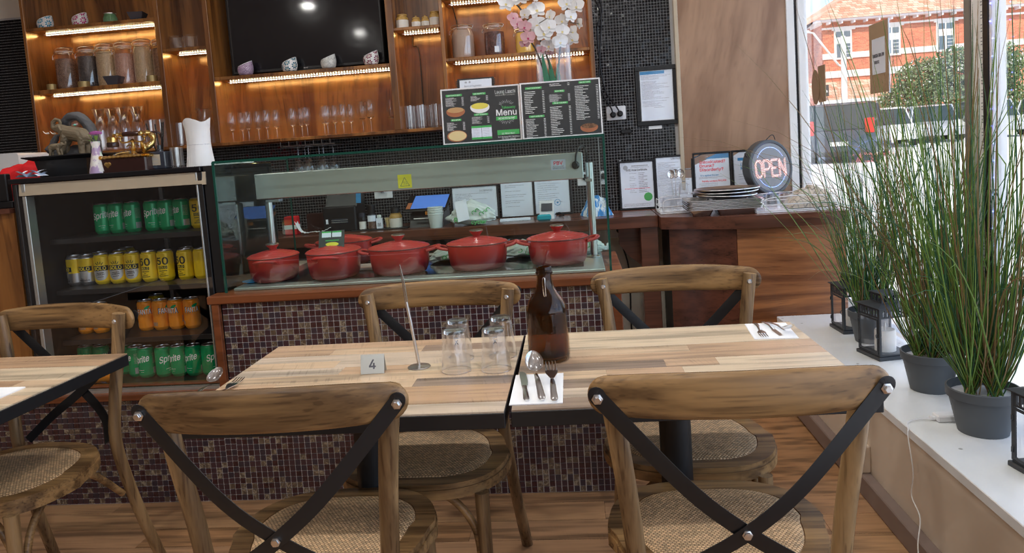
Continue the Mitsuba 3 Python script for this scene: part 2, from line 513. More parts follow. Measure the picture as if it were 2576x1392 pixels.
for z in lz:
    key = numbered('window_1__blue_led_reflection')
    scene[key] = {**mikit.ply(lathe([(0, -0.0035), (0.0035, 0), (0, 0.0035)], 8).apply_translation((GX - 0.03, 2.44 + 0.006 * ((z * 100) % 3), z)), 'm_white'), 'emitter': {'type': 'area', 'radiance': {'type': 'rgb', 'value': [0.6, 1.0, 14.0]}}}
w2 = numbered('window_2')
lab(w2, kind='structure')
st('pane', pane(GX, 0.62, 2.455, SZ, 2.55), 'm_pane', w2, False)
st('mullion', box(GX - 0.03, GX + 0.03, 0.56, 0.62, SZ, 2.6, 0.003), 'm_white', w2)
st('pane', pane(GX, -1.6, 0.56, SZ, 2.55), 'm_pane', w2, False)
st('mullion', box(GX - 0.03, GX + 0.03, -1.66, -1.6, SZ, 2.6, 0.003), 'm_white', w2)
st('pane', pane(GX, -4.2, -1.66, SZ, 2.55), 'm_pane', w2, False)
lab('window_1', kind='structure')

ring = lathe([(0.062, 0), (0.078, -0.006), (0.082, -0.002), (0.082, 0.0)], 28)
lens = lathe([(0.06, -0.002), (0, -0.002)], 28)
lens.invert() if lens.face_normals[:, 2].mean() > 0 else None
for i, (x, y) in enumerate(LAMPS):
    t = Thing('ceiling_light', 'round recessed ceiling downlight', 'light', 'recessed downlights in the ceiling', at=(x, y, CEIL_Z))
    t.add('trim_ring', ring, 'm_white')
    t.add('lens', lens, 'm_white', False, emitter={'type': 'area', 'radiance': {'type': 'rgb', 'value': list(LAMP_RADIANCE)}})

# ------------------------------------------------------------------ the wooden back bar with its lit shelves
bar = Thing('bar_shelving', 'varnished orange-brown plywood wall shelving with LED strips under its shelves', 'shelf')
YF, YP = 4.15, 4.405
for xa, xb in ((-3.225, -2.415), (-2.385, -2.115), (-2.085, -1.03), (-0.99, -0.72), (-0.70, 0.12)):
    bar.add('back_panel', box(xa, xb, YP, YP + 0.018, 1.472, 2.75), 'm_shelf_wood')
for xa, xb in ((-3.245, -3.225), (-2.415, -2.385), (-2.115, -2.085), (-1.03, -0.99), (-0.72, -0.70), (0.12, 0.145)):
    bar.add('upright', box(xa, xb, YF, YB - 0.009, 1.472, 2.75, 0.002), 'm_shelf_wood')
SH = [(-3.225, -2.415, 2.233, 0.018), (-3.225, -2.415, 1.864, 0.024), (-2.385, -2.115, 2.045, 0.018), (-2.085, -1.03, 1.857, 0.02),
      (-0.99, -0.72, 2.052, 0.016), (-0.70, 0.12, 1.857, 0.018), (-0.70, 0.12, 2.2, 0.018)]
for xa, xb, z, th in SH:
    s = bar.add('shelf', box(xa, xb, YF + 0.003, YP, z - th, z, 0.002), 'm_shelf_wood')
    n = int((xb - xa - 0.05) / 0.0168)
    lx = xa + 0.03 + (xb - xa - 0.06) * (np.arange(n) + 0.5) / n
    b = bar.add('led_strip', box(xa + 0.02, xb - 0.015, YF + 0.125, YF + 0.137, z - th - 0.003, z - th), 'm_white', parent=s)
    v, f = boxes(np.stack([lx, lx * 0 + YF + 0.131, lx * 0 + z - th - 0.0055], -1), (0.0085, 0.008, 0.005))
    k = bar.add('led', (v, f), 'm_white', False, parent=s, emitter={'type': 'area', 'radiance': {'type': 'rgb', 'value': list(LED_RADIANCE)}})
    lab(k, 'warm glowing row of LEDs', kind='stuff')
bar.add('shelf', box(-3.245, 0.145, YF, YB - 0.009, 1.454, 1.472, 0.002), 'm_shelf_wood', label='long bottom board')
bar.add('wire', cat(tube(curve([(-0.93, 4.395, 2.05), (-0.935, 4.39, 1.98), (-0.90, 4.39, 1.94), (-0.9, 4.395, 1.6)], 16), 0.0022, 6)), 'm_black')
bar.add('wire', tube(curve([(-0.665, 4.3, 2.19), (-0.66, 4.38, 2.12), (-0.655, 4.39, 2.06), (-0.65, 4.395, 1.86)], 16), 0.003, 6), 'm_black')

tv = Thing('television', 'large black flat television filling the middle bay of the wooden shelving', 'television')
tv.add('housing', cat(box(-2.012, -1.078, 4.25, 4.30, 1.874, 2.44, 0.004), box(-2.08, -1.034, 4.385, 4.404, 1.862, 2.7)), 'm_black')
tv.add('screen', box(-1.998, -1.092, 4.2475, 4.2502, 1.893, 2.428), 'm_black_gloss', False)
tv.add('maker_mark', move(text('BenQ', 0.007), -1.56, 4.2498, 1.8795), 'm_white')
tv.add('stand', box(-1.7, -1.4, 4.24, 4.34, 1.8575, 1.876, 0.003), 'm_black')

# ------------------------------------------------------------------ counters
sc_ = Thing('serving_counter', 'waist-high serving counter clad in brown mosaic tiles with a wooden top', 'counter')
sc_.add('core', cat(box(-1.40, 0.105, 2.66, 3.40, 0, 0.80), box(-1.447, -1.40, 2.66, 2.9, 0, 0.469)), 'm_grout_light')
sc_.add('counter_top', cat(box(-1.445, 0.155, 2.63, 3.23, 0.80, 0.832, 0.004), box(-1.40, 0.09, 3.23, 3.42, 0.80, 0.832)), 'm_trim_wood')
sc_.add('corner_strip', box(-1.432, -1.402, 2.635, 2.659, 0.47, 0.80, 0.003), 'm_trim_wood')
sc_.add('side_panel', box(0.105, 0.14, 2.64, 3.22, 0, 0.80, 0.003), 'm_trim_wood')
pl = Thing('cabinet_plinth', 'low mosaic-tiled plinth with a wooden rim under the drinks fridge', 'plinth')
pl.add('core', box(-2.95, -1.4472, 2.66, 3.40, 0, 0.43), 'm_grout_light')
pl.add('rim', box(-2.95, -1.449, 2.635, 2.698, 0.432, 0.458, 0.003), 'm_trim_wood')
pl.add('steel_strip', box(-2.95, -1.45, 2.665, 2.69, 0.458, 0.47), 'm_brushed')
MP = 0.0231
variants = []
for ty in (0, 0, 1, 1, 2, 2, 3):
    variants.append(ty)


def tiles(th, x0, x1, z0, z1, own):
    nx, nz = int(round((x1 - x0) / MP)), int(round((z1 - z0) / MP))
    gx, gz = np.meshgrid(x0 + (np.arange(nx) + .5) * (x1 - x0) / nx, z0 + (np.arange(nz) + .5) * (z1 - z0) / nz)
    c = np.stack([gx.ravel(), gx.ravel() * 0 + 2.658, gz.ravel()], -1)
    ty = rng.choice([0, 1, 2, 3], len(c), p=[0.36, 0.27, 0.25, 0.12])
    seed = rng.random(len(c))
    size = np.stack([np.full(len(c), MP * 0.845), np.full(len(c), 0.005), np.full(len(c), MP * 0.845)], -1)
    inside = np.array([any(a < x < b and e < z < g for a, b, e, g in own) for x, _, z in c])
    idx = np.nonzero(inside)[0][:300]
    rest = np.setdiff1d(np.arange(len(c)), idx)
    protos = {}
    for i in idx:
        s5 = int(seed[i] * 3)
        if (ty[i], s5) not in protos:
            v, f = boxes([(0, 0, 0)], [size[i]])
            protos[ty[i], s5] = mikit.ply((v, f), 'm_mosaic', False, uv=np.tile([ty[i], s5 / 3 + 0.1], (8, 1)))
        th.add('tile', protos[ty[i], s5], None, t=T().translate(c[i].tolist()))
    v, f = boxes(c[rest], size[rest])
    k = th.add('mosaic', (v, f), 'm_mosaic', False, uv=np.repeat(np.stack([ty[rest], seed[rest]], -1), 8, 0))
    lab(k, 'brown, plum and marbled mosaic tiles in pale grout', kind='stuff')


tiles(sc_, -1.40, 0.105, 0.002, 0.80, [(-1.39, -0.9, 0.585, 0.81), (-0.14, 0.11, 0.09, 0.28)])
tiles(sc_, -1.446, -1.40, 0.002, 0.465, [])
tiles(pl, -2.95, -1.4465, 0.002, 0.432, [(-1.95, -1.41, 0.2, 0.44)])

bc = Thing('back_counter', 'dark reddish-brown wooden counter running along the black tiled wall behind the pots', 'counter')
bc.add('counter_top', box(-2.3, 0.432, 4.0, YB - 0.014, 0.835, 0.90, 0.003), 'm_counter_wood')
bc.add('support', box(0.335, 0.43, 4.02, 4.12, 0, 0.835, 0.002), 'm_counter_wood')
bc.add('bracket', turn(prism([(0, 0), (0.16, 0), (0.16, -0.26), (0.05, -0.17), (0, -0.1)], 0.02), (1, 0, 0), 90).apply_translation((0.22, 4.15, 0.834)), 'm_counter_wood')
bc.add('cupboard', box(-2.3, 0.0, 4.06, YB - 0.014, 0, 0.83), 'm_black')
cc = Thing('corner_cabinet', 'wood-fronted corner cabinet with an angled front below the stacked metal trays', 'cabinet')
cc.add('counter_top', prism([(0.434, 4.0), (0.434, 3.885), (0.79, 3.715), (1.335, 3.70), (1.335, YB - 0.06), (0.434, YB - 0.06)], 0.065, 0.835), 'm_counter_wood')
cc.add('angled_panel', prism([(0.475, 3.9), (0.795, 3.75), (0.80, 3.77), (0.48, 3.92)], 0.833), 'm_counter_wood')
cc.add('front_panel', box(0.797, 1.335, 3.75, 3.77, 0, 0.833, 0.001), 'm_front_wood')
cc.add('carcass', prism([(0.49, 3.95), (0.8, 3.775), (1.33, 3.775), (1.33, 4.38), (0.49, 4.38)], 0.82), 'm_black')

# ------------------------------------------------------------------ the drinks fridge
fr = Thing('drinks_fridge', 'black glass-fronted countertop fridge full of soft drink cans', 'fridge')
X0, X1, FY0, FY1, FZ0, FZ1 = -2.243, -1.449, 2.70, 3.36, 0.44, 1.335
fr.add('base', box(X0, X1, FY0, FY1, FZ0, 0.46, 0.002), 'm_black')
fr.add('sill_strip', box(X0, X1, FY0 - 0.008, FY0 + 0.02, 0.4705, 0.48, 0.002), 'm_trim_wood', label='reddish front strip')
fr.add('top', box(X0 - 0.01, X1, FY0 - 0.005, FY1, 1.315, FZ1, 0.003), 'm_black_gloss')
fr.add('header', prism([(0, 0), (0.05, -0.006), (0.05, 0.0), (0.0, 0.006)], 0.78).apply_transform(np.array([[0, 0, 1, -2.215], [0, 1, 0, 2.708], [-1, 0, 0, 1.313], [0, 0, 0, 1]])), 'm_beige_strip', label='beige strip under the black top')
for xa, xb, m in ((X0, X0 + 0.02, 'm_black'), (-2.205, -2.188, 'm_brushed'), (-1.478, -1.47, 'm_brushed'), (-1.468, X1, 'm_black')):
    fr.add('post', box(xa, xb, FY0 + 0.004, FY0 + 0.05, 0.474, 1.314, 0.002), m)
fr.add('back', box(X0, X1, FY1 - 0.03, FY1, 0.46, 1.315), 'm_black')
for x in (-2.0, -1.72, -1.6):
    fr.add('back_rail', box(x, x + 0.018, FY1 - 0.045, FY1 - 0.03, 0.47, 1.31), 'm_brushed')
fr.add('side_wall', box(X1 - 0.02, X1 - 0.005, FY0 + 0.05, FY1, 0.46, 1.315), 'm_black')
fr.add('side_wall', box(X0, X0 + 0.008, FY0 + 0.05, FY1, 0.46, 1.315), 'm_black')
gl = np.array([[X0 + 0.012, FY0 + 0.002, 0.472], [X1 - 0.002, FY0 + 0.002, 0.472], [X1 - 0.002, FY0 + 0.002, 1.313], [X0 + 0.012, FY0 + 0.002, 1.313]])
fr.add('front_glass', (gl, np.array([[0, 1, 2], [0, 2, 3]])), 'm_pane', False)
for z in (1.075, 0.86, 0.647):
    fr.add('shelf', box(-2.186, -1.47, 2.80, 3.3, z - 0.022, z, 0.002), 'm_black')
fr.add('notice', box(-1.81, -1.7, 3.318, 3.321, 1.24, 1.31), 'm_pale_print', label='pale lilac card at the back')

one('black_pillar', box(-1.4465, -1.402, 2.71, 2.8, 0.8325, 1.335, 0.002), 'm_black', 'narrow black upright between the drinks fridge and the glass display', 'pillar')

# ------------------------------------------------------------------ the heated glass display
gc = Thing('display_case', 'long glass food display with a heat lamp bar on the serving counter', 'display case')
CX0, CX1, CY0, CY1, CZ0, CZ1 = -1.397, 0.108, 2.70, 3.43, 0.832, 1.346


def quad(a, b, c, d):
    return np.array([a, b, c, d], float), np.array([[0, 1, 2], [0, 2, 3]])


gc.add('front_glass', quad((CX0, CY0, CZ0), (CX1, CY0, CZ0), (CX1, CY0, CZ1), (CX0, CY0, CZ1)), 'm_pane_tint', False)
gc.add('side_glass', quad((CX0, CY0, CZ0), (CX0, CY1, CZ0), (CX0, CY1, CZ1), (CX0, CY0, CZ1)), 'm_pane_tint', False)
gc.add('side_glass', quad((CX1, CY0, CZ0), (CX1, CY1 - 0.2, CZ0), (CX1, CY1 - 0.2, CZ1), (CX1, CY0, CZ1)), 'm_pane_tint', False)
gc.add('top_glass', quad((CX0, CY0, CZ1), (CX1, CY0, CZ1), (CX1, CY1, CZ1), (CX0, CY1, CZ1)), 'm_pane_tint', False)
e = 0.004
for nm, b in (('edge', (CX0 - e, CX0 + e, CY0 - e, CY0 + e, CZ0, CZ1)), ('edge', (CX1 - e, CX1 + e, CY0 - e, CY0 + e, CZ0, CZ1)), ('edge', (CX0, CX1, CY0 - e, CY0 + e, CZ1 - 0.005, CZ1 + 0.004)),
              ('edge', (CX0 - e, CX0 + e, CY1 - 0.004, CY1, CZ0, CZ1)), ('edge', (CX0 - e, CX0 + e, CY0, CY1, CZ1 - 0.004, CZ1 + 0.003)), ('edge', (CX1 - e, CX1 + e, CY0, CY1 - 0.2, CZ1 - 0.004, CZ1 + 0.003))):
    gc.add(nm, box(*b), 'm_glass_edge', False)
gc.add('base_plate', box(CX0 + 0.02, CX1 - 0.02, CY0 + 0.02, CY1 - 0.02, CZ0, 0.845, 0.003), 'm_brushed')
gc.add('hot_plate', box(CX0 + 0.1, CX1 - 0.1, CY0 + 0.09, CY1 - 0.12, 0.845, 0.848), 'm_black_gloss')
for x in (-1.33, 0.055):
    p = gc.add('lamp_post', lathe([(0.0, 0.846), (0.03, 0.846), (0.03, 0.85), (0.0155, 0.856), (0.0155, 1.24 if x > 0 else 1.165), (0.0, 1.24 if x > 0 else 1.165)], 20).apply_translation((x, 3.02, 0)), 'm_steel')
    gc.add('bracket', box(x - 0.02 if x > 0 else x, x + 0.01 if x > 0 else x + 0.06, 2.99, 3.03, 1.162, 1.174, 0.001), 'm_steel', parent=p)
lb = gc.add('heat_lamp', box(-1.355, 0.03, 2.955, 3.12, 1.178, 1.285, 0.003), 'm_brushed')
gc.add('warning_label', box(-0.738, -0.68, 2.9535, 2.955, 1.187, 1.243), 'm_yellow', parent=lb)
tri = Polygon([(-0.02, 0), (0.02, 0), (0, 0.037)])
tri = tri.difference(affinity.scale(tri, 0.88, 0.88, origin=tri.centroid))
wave = [tube(curve([(x, 0, 0.006), (x + 0.003, 0, 0.01), (x - 0.002, 0, 0.014), (x + 0.002, 0, 0.019)], 8), 0.0006, 4) for x in (-0.006, 0, 0.006)]
gc.add('warning_symbol', cat(upright(prism(tri, 0.0004)), *wave).apply_translation((-0.709, 2.9533, 1.195)), 'm_ink', parent=lb)
gc.add('maker_label', box(-0.1, -0.04, 2.9538, 2.955, 1.22, 1.262), 'm_pale_print', parent=lb)
gc.add('maker_print', move(text('PBV', 0.014, bold=True), -0.07, 2.9536, 1.241), 'm_red_ink', parent=lb)
gc.add('maker_print', cat(*[cbox(-0.07, 2.9536, z, 0.045, 0.0004, 0.0022) for z in (1.225, 1.23, 1.235)]), 'm_grey_ink', parent=lb)
plug = gc.add('plug', turn(lathe([(0, 0), (0.016, 0), (0.016, 0.02), (0.011, 0.028), (0.008, 0.04), (0, 0.04)], 16), (1, 0, 0), 90).apply_translation((0.0, 2.955, 1.235)), 'm_black')
gc.add('cable', tube(curve([(0.0, 2.92, 1.235), (0.005, 2.93, 1.28), (0.025, 2.96, 1.31), (0.045, 3.02, 1.29), (0.05, 3.05, 1.2), (0.045, 3.1, 1.0), (0.04, 3.2, 0.86)], 30), 0.004, 8), 'm_black', parent=plug)

# ------------------------------------------------------------------ the street outside
def asphalt_fn(p, n, uv):
    return mix((0.42, 0.43, 0.45), (0.62, 0.63, 0.65), 0.6 * fbm(p.x * 1.5, p.y * 1.5, 0, 3) + 0.4 * noise(p.x * 60, p.y * 60))


def brick_fn(p, n, uv):
    u = (p.x + p.y) / 0.23
    v = p.z / 0.076
    r = dr.floor(v)
    u = u + 0.5 * r
    fu, fv = u - dr.floor(u), v - r
    m = dr.maximum(smoothstep(0.05, 0.02, fu), smoothstep(0.14, 0.06, fv))
    c = mix((0.42, 0.12, 0.07), (0.56, 0.2, 0.11), cell_rand(dr.floor(u), r, 1))
    return mix(c * (0.85 + 0.3 * fbm(p.x, p.y, p.z)), (0.5, 0.42, 0.36), m * 0.6)


def roof_fn(p, n, uv):
    u = p.x / 0.3
    v = p.z / 0.17
    r = dr.floor(v)
    u = u + 0.5 * r
    fu, fv = u - dr.floor(u), v - r
    c = mix((0.5, 0.2, 0.12), (0.7, 0.42, 0.32), cell_rand(dr.floor(u), r, 2))
    return c * (1 - 0.5 * dr.maximum(smoothstep(0.12, 0.03, fu), smoothstep(0.2, 0.04, fv)))


pr('m_asphalt', proc(asphalt_fn), 0.6)
pr('m_brick', proc(brick_fn), 0.85)
pr('m_roof_tile', proc(roof_fn), 0.8)
pr('m_stone_trim', (0.78, 0.74, 0.68), 0.8)
pr('m_window_dark', (0.1, 0.14, 0.17), 0.1)
pr('m_pole', (0.6, 0.58, 0.54), 0.7)
pr('m_leaf', (0.12, 0.17, 0.08), 0.6)
pr('m_blossom', (0.85, 0.82, 0.8), 0.7)
pr('m_car_dark', (0.02, 0.025, 0.035), 0.15, 0, 0.6, clearcoat=1.0)
pr('m_car_silver', (0.45, 0.47, 0.5), 0.2, 0.5, 0.5, clearcoat=1.0)
pr('m_car_white', (0.8, 0.8, 0.8), 0.2, 0, 0.5, clearcoat=1.0)
pr('m_car_glass', (0.03, 0.045, 0.05), 0.05)
pr('m_tyre', (0.02, 0.02, 0.02), 0.8)
pr('m_tail', (0.7, 0.03, 0.02), 0.2)
SL = 0.0165


def gz(y):
    return -0.06 + SL * (y - 4)


g = np.array([[1.46, -60, gz(-60)], [1.46, 4.57, gz(4.57)], [-80, 4.57, gz(4.57)], [-80, 160, gz(160)], [160, 160, gz(160)], [160, -60, gz(-60)]])
st('ground', (g, np.array([[0, 5, 1], [1, 5, 4], [1, 4, 3], [1, 3, 2]])), 'm_asphalt', smooth=False)
v, f = boxes([(11 + 5.2 * i, 18.5, gz(18.5) + 0.004) for i in range(6)] + [(20, 30.5, gz(30.5) + 0.004)], [(2.4, 0.12, 0.006)] * 6 + [(40, 0.15, 0.006)])
key = numbered('ground__road_line')
scene[key] = mikit.ply((v, f), 'm_white')
lab(key, 'white lines painted on the road', kind='stuff')
one('pavement', box(5, 70, 34, 44, 0.4, 0.7), 'm_stone_trim', kind='structure')

bd = Thing('brick_building', 'two-storey red brick building with white stone bands and a red tiled hip roof', 'building', at=(15.0, 45, 0))
bd.add('wall', box(0, 16, 0, 10, 0, 7.45), 'm_brick')
bd.add('wall', prism([(-0.02, 0), (1.4, 9), (8, 9), (0, 0.2)], 7.7), 'm_brick', label='side wing receding at the left')
for z, h in ((5.25, 0.34), (4.15, 0.4), (6.98, 0.12)):
    bd.add('band', box(-0.06, 16, -0.07, 0, z, z + h), 'm_stone_trim')
bd.add('eave', box(-0.5, 16.5, -0.6, 0.2, 7.4, 7.55), 'm_white')
for i in range(22):
    bd.add('eave_bracket', box(0.2 + i * 0.7, 0.3 + i * 0.7, -0.5, 0, 7.25, 7.4), 'm_white')
rv = np.array([[-0.6, -0.7, 7.5], [16.6, -0.7, 7.5], [16.6, 10.7, 7.5], [-0.6, 10.7, 7.5], [4.8, 5, 10.9], [11.2, 5, 10.9]])
bd.add('roof', (rv, np.array([[0, 1, 5], [0, 5, 4], [1, 2, 5], [2, 3, 4], [2, 4, 5], [3, 0, 4]])), 'm_roof_tile', False)
bd.add('chimney', box(7.0, 8.0, 1.9, 2.9, 8.4, 11.2), 'm_brick')
bd.add('chimney', box(9.2, 11, -0.3, 0.6, 7.6, 9.4), 'm_brick')
for wx in (0.62, 3.36, 6.38):
    w = bd.add('window', box(wx, wx + 1.0, -0.1, 0.02, 5.2, 6.9), 'm_stone_trim')
    for a, b, c, d in ((0.1, 0.45, 1.3, 1.62), (0.55, 0.9, 1.3, 1.62), (0.12, 0.44, 0.12, 0.9), (0.56, 0.88, 0.12, 0.9)):
        bd.add('pane', box(wx + a, wx + b, -0.13, -0.09, 5.2 + c, 5.2 + d), 'm_window_dark', parent=w)
    for zz in (0.3, 0.5, 0.7):
        bd.add('glazing_bar', box(wx + 0.56, wx + 0.88, -0.14, -0.13, 5.2 + zz, 5.2 + zz + 0.03), 'm_white', parent=w)
    bd.add('lintel', box(wx - 0.12, wx + 1.2, -0.12, 0, 6.9, 7.1), 'm_stone_trim')
w = bd.add('window', box(9.1, 9.7, -0.1, 0, 6.1, 6.6), 'm_stone_trim')
bd.add('pane', box(9.2, 9.6, -0.12, -0.09, 6.2, 6.5), 'm_window_dark', parent=w)
for x in (6.0 + 2.05, 6.0 + 2.9):
    bd.add('drainpipe', box(x, x + 0.07, -0.12, -0.04, 0, 7.3), 'm_brick')
for i, yy in enumerate((1.6, 5.0)):
    w = bd.add('window', box(-0.16 + yy * 0.155, -0.06 + yy * 0.155, yy, yy + 1.2, 4.9, 6.6), 'm_stone_trim')
bd.add('cornice', prism([(-0.35, 0), (1.05, 9), (1.4, 9), (-0.02, 0)], 0.3, 7.3), 'm_stone_trim')
arch = Polygon([(0, 0), (2.6, 0), (2.6, 2.2), (0, 2.2)]).union(Point(1.3, 2.2).buffer(1.3))
bd.add('arch', upright(prism(arch, 0.2)).apply_transform(trimesh.transformations.rotation_matrix(math.radians(-81), (0, 0, 1))).apply_translation((-0.05, 4.3, 0.2)), 'm_stone_trim', label='round stone arch')
bd.add('porch_roof', (np.array([[-1.6, -3.2, 2.75], [2.6, -3.2, 2.75], [2.6, 0, 3.95], [-1.6, 0, 3.95], [-1.6, -3.2, 2.65], [2.6, -3.2, 2.65]]), np.array([[0, 1, 2], [0, 2, 3], [4, 1, 0], [4, 5, 1]])), 'm_roof_tile', False)
bd.add('porch_fascia', box(-1.6, 2.6, -3.25, -3.15, 2.55, 2.75), 'm_white')
for x in (-0.2, 0.8, 1.7, 2.5):
    bd.add('porch_post', box(x, x + 0.1, -3.15, -3.05, 0.5, 2.6), 'm_white')
bd.add('shop_front', box(-1.2, 2.6, -0.3, 0, 0.5, 2.6), 'm_window_dark')
sg = Thing('shop_sign', 'dark green shop sign lettered in white over the porch of the brick building', 'sign', at=(13.7, 41.66, 2.98))
sg.add('panel', box(-0.42, 0.42, 0, 0.08, 0, 0.62), 'm_board')
sg.add('lettering', move(text('Dr.Brunch', 0.14, 0.02, True, w=0.7), 0, -0.005, 0.2), 'm_white')
sg.add('post', box(-0.05, 0.05, 0.02, 0.08, -2.5, 0.0), 'm_board')
sg.add('lettering', move(text('JB', 0.1, 0.02, True), 0, -0.005, 0.42), 'm_white')
sl = Thing('street_light', 'pale wooden street pole with a long lamp arm', 'street light', at=(12.92, 36, 0))
sl.add('pole', lathe([(0.16, 0.3), (0.12, 5.5), (0, 5.55)], 12), 'm_pole')
sl.add('lamp_arm', tube([(0, 0, 4.05), (-0.25, 0, 4.2), (-1.35, 0, 5.75), (-1.6, 0, 5.83)], 0.05, 8), 'm_pole')
sl.add('lamp_head', box(-2.15, -1.55, -0.1, 0.1, 5.78, 5.9, 0.03), 'm_white')


def tree(name, label, at, crown, n, mats, trunk_h, size=0.16):
    t = Thing(name, label, 'tree', at=at)
    t.add('trunk', tube([(0, 0, 0), (0.1, 0, trunk_h * 0.6), (0, 0, trunk_h)], [0.16, 0.12, 0.08], 8), 'm_cardboard')
    for nm, m, cnt, sz in mats:
        c = []
        for (cx, cy, cz_, r) in crown:
            k = int(cnt * r * r / sum(q[3] ** 2 for q in crown))
            d = rng.normal(size=(k, 3))
            d /= np.linalg.norm(d, axis=1, keepdims=True)
            c.append(np.array([cx, cy, cz_]) + d * (r * rng.uniform(0.55, 1.05, (k, 1))) * (1, 0.8, 0.8))
        c = np.vstack(c)
        a, b = rng.normal(size=(2, len(c), 3))
        a /= np.linalg.norm(a, axis=1, keepdims=True)
        b = np.cross(a, b)
        b /= np.linalg.norm(b, axis=1, keepdims=True)
        s = sz * rng.uniform(0.6, 1.3, (len(c), 1))
        v = np.stack([c - a * s, c + b * s * 0.5, c + a * s, c - b * s * 0.5], 1).reshape(-1, 3)
        q = np.arange(len(c))[:, None] * 4
        k = t.add(nm, (v, np.vstack([q + [0, 1, 2], q + [0, 2, 3]])), m, False)
        lab(k, None, kind='stuff')


tree('flowering_tree', 'bushy dark green tree dotted with white blossom in front of the brick building', (19.6, 40, 0.5),
     [(-2.4, 0, 1.9, 1.1), (-1.2, 0, 2.9, 1.4), (0.6, 0, 3.2, 1.6), (2.2, 0, 3.3, 1.6), (0, 0, 1.8, 1.5), (2.4, 0, 1.7, 1.4), (-2.9, 0, 1.0, 0.9)], 0,
     [('foliage', 'm_leaf', 17000, 0.1), ('blossom', 'm_blossom', 1800, 0.075)], 2.2)


def car(label, at, rz, paint, L=4.4, Wd=1.8, Hh=1.5, suv=False):
    t = Thing('car', label, 'car', 'cars on the street outside', at=at, rz=rz)
    hb = 0.78 if not suv else 0.95
    side = Polygon([(-L / 2, 0.35), (-L / 2 + 0.05, hb - 0.05), (-L / 2 + 0.25, hb), (L / 2 - 1.0, hb), (L / 2 - 0.1, hb - 0.22), (L / 2, 0.5), (L / 2 - 0.05, 0.3), (-L / 2 + 0.1, 0.25)]).buffer(0.05)
    body = upright(prism(side, Wd)).apply_translation((0, Wd / 2, 0))
    t.add('body', body, paint)
    bk = -L / 2 + (0.12 if suv else 0.5)
    cab = np.array([[x, sy * y, z] for x, y, z in ((bk, Wd * 0.46, hb), (bk + 0.3, Wd * 0.38, Hh - 0.04), (bk + 0.7, Wd * 0.38, Hh), (0.2, Wd * 0.38, Hh), (0.5, Wd * 0.38, Hh - 0.06), (L / 2 - 1.15, Wd * 0.46, hb)) for sy in (-1, 1)])
    cabin = trimesh.convex.convex_hull(cab)
    t.add('windows', cabin, 'm_car_glass')
    t.add('roof', trimesh.convex.convex_hull(np.array([[x, s * y, z] for x, y, z in ((bk + 0.28, Wd * 0.37, Hh - 0.05), (bk + 0.7, Wd * 0.37, Hh + 0.02), (0.25, Wd * 0.37, Hh + 0.02), (0.5, Wd * 0.37, Hh - 0.05)) for s in (-1, 1)])), paint)
    for x in (bk + 0.2, 0.0, L / 2 - 1.2):
        for s in (-1, 1):
            xt = min(max(x * 0.8, bk + 0.3), 0.45)
            t.add('pillar', tube([(x, s * Wd * 0.465, hb), (xt, s * Wd * 0.387, Hh - 0.03)], 0.04, 5), paint)
    for x in (-L / 2 + 0.85, L / 2 - 0.85):
        for s in (-1, 1):
            w = t.add('wheel', turn(lathe([(0.0, -0.11), (0.31, -0.11), (0.33, -0.08), (0.33, 0.08), (0.31, 0.11), (0, 0.11)], 18), (1, 0, 0), 90).apply_translation((x, s * (Wd / 2 - 0.1), 0.33)), 'm_tyre')
            t.add('rim', turn(lathe([(0.0, -0.118), (0.2, -0.118), (0.21, 0.118), (0, 0.118)], 14), (1, 0, 0), 90).apply_translation((x, s * (Wd / 2 - 0.1), 0.33)), 'm_car_silver', parent=w)
    for s in (-1, 1):
        t.add('tail_light', box(-L / 2 - 0.04, -L / 2 + 0.12, s * (Wd / 2 - 0.16) - 0.12, s * (Wd / 2 - 0.16) + 0.12, hb - 0.12, hb + (0.3 if suv else 0.0), 0.02), 'm_tail')
        t.add('headlight', box(L / 2 - 0.25, L / 2 + 0.02, s * (Wd / 2 - 0.25) - 0.2, s * (Wd / 2 - 0.25) + 0.2, 0.58, 0.72, 0.02), 'm_white_plastic')
    t.add('number_plate', box(-L / 2 - 0.06, -L / 2, -0.25, 0.25, 0.5, 0.62), 'm_white')
    return t


car('dark blue sport utility vehicle seen from behind with red tail lights', (8.6, 23.6, gz(22)), 63, 'm_car_dark', 4.7, 1.9, 1.72, True)
car('white hatchback just right of the dark utility vehicle', (12.4, 30.5, gz(30.5)), -102, 'm_car_white')
car('silver hatchback parked in front of the left side of the flowering tree', (14.9, 32.0, gz(32)), -104, 'm_car_silver', 4.2)
car('grey car parked in front of the right side of the flowering tree', (17.7, 33.0, gz(33)), -100, 'm_car_silver', 4.5, 1.85, 1.55)
car('white car seen past the window mullion at the right edge', (20.6, 33.5, gz(33.5)), -104, 'm_car_white', 4.6)
one('red_barrier', box(15.2, 16.2, 35.4, 35.5, 0.8, 1.9), 'm_orange', 'small red and white board standing on the pavement behind the parked cars', 'sign')

# cardboard notices on the glass
cb = Thing('cardboard_notice', 'cardboard panel taped to the window with a white sheet lettered in mirror writing', 'sign')
cb.add('backing', box(GX - 0.008, GX - 0.004, 3.26, 3.452, 1.452, 1.757), 'm_cardboard')
cb.add('sheet', box(GX - 0.0095, GX - 0.008, 3.285, 3.422, 1.535, 1.69), 'm_pale_print')


def on_glass(m):   # from the xz plane to the window plane, as seen from the room in mirror writing
    q = m.copy()
    q.apply_transform(np.array([[0, 1, 0, 0], [1, 0, 0, 0], [0, 0, 1, 0], [0, 0, 0, 1.0]]))
    q.invert()
    return q


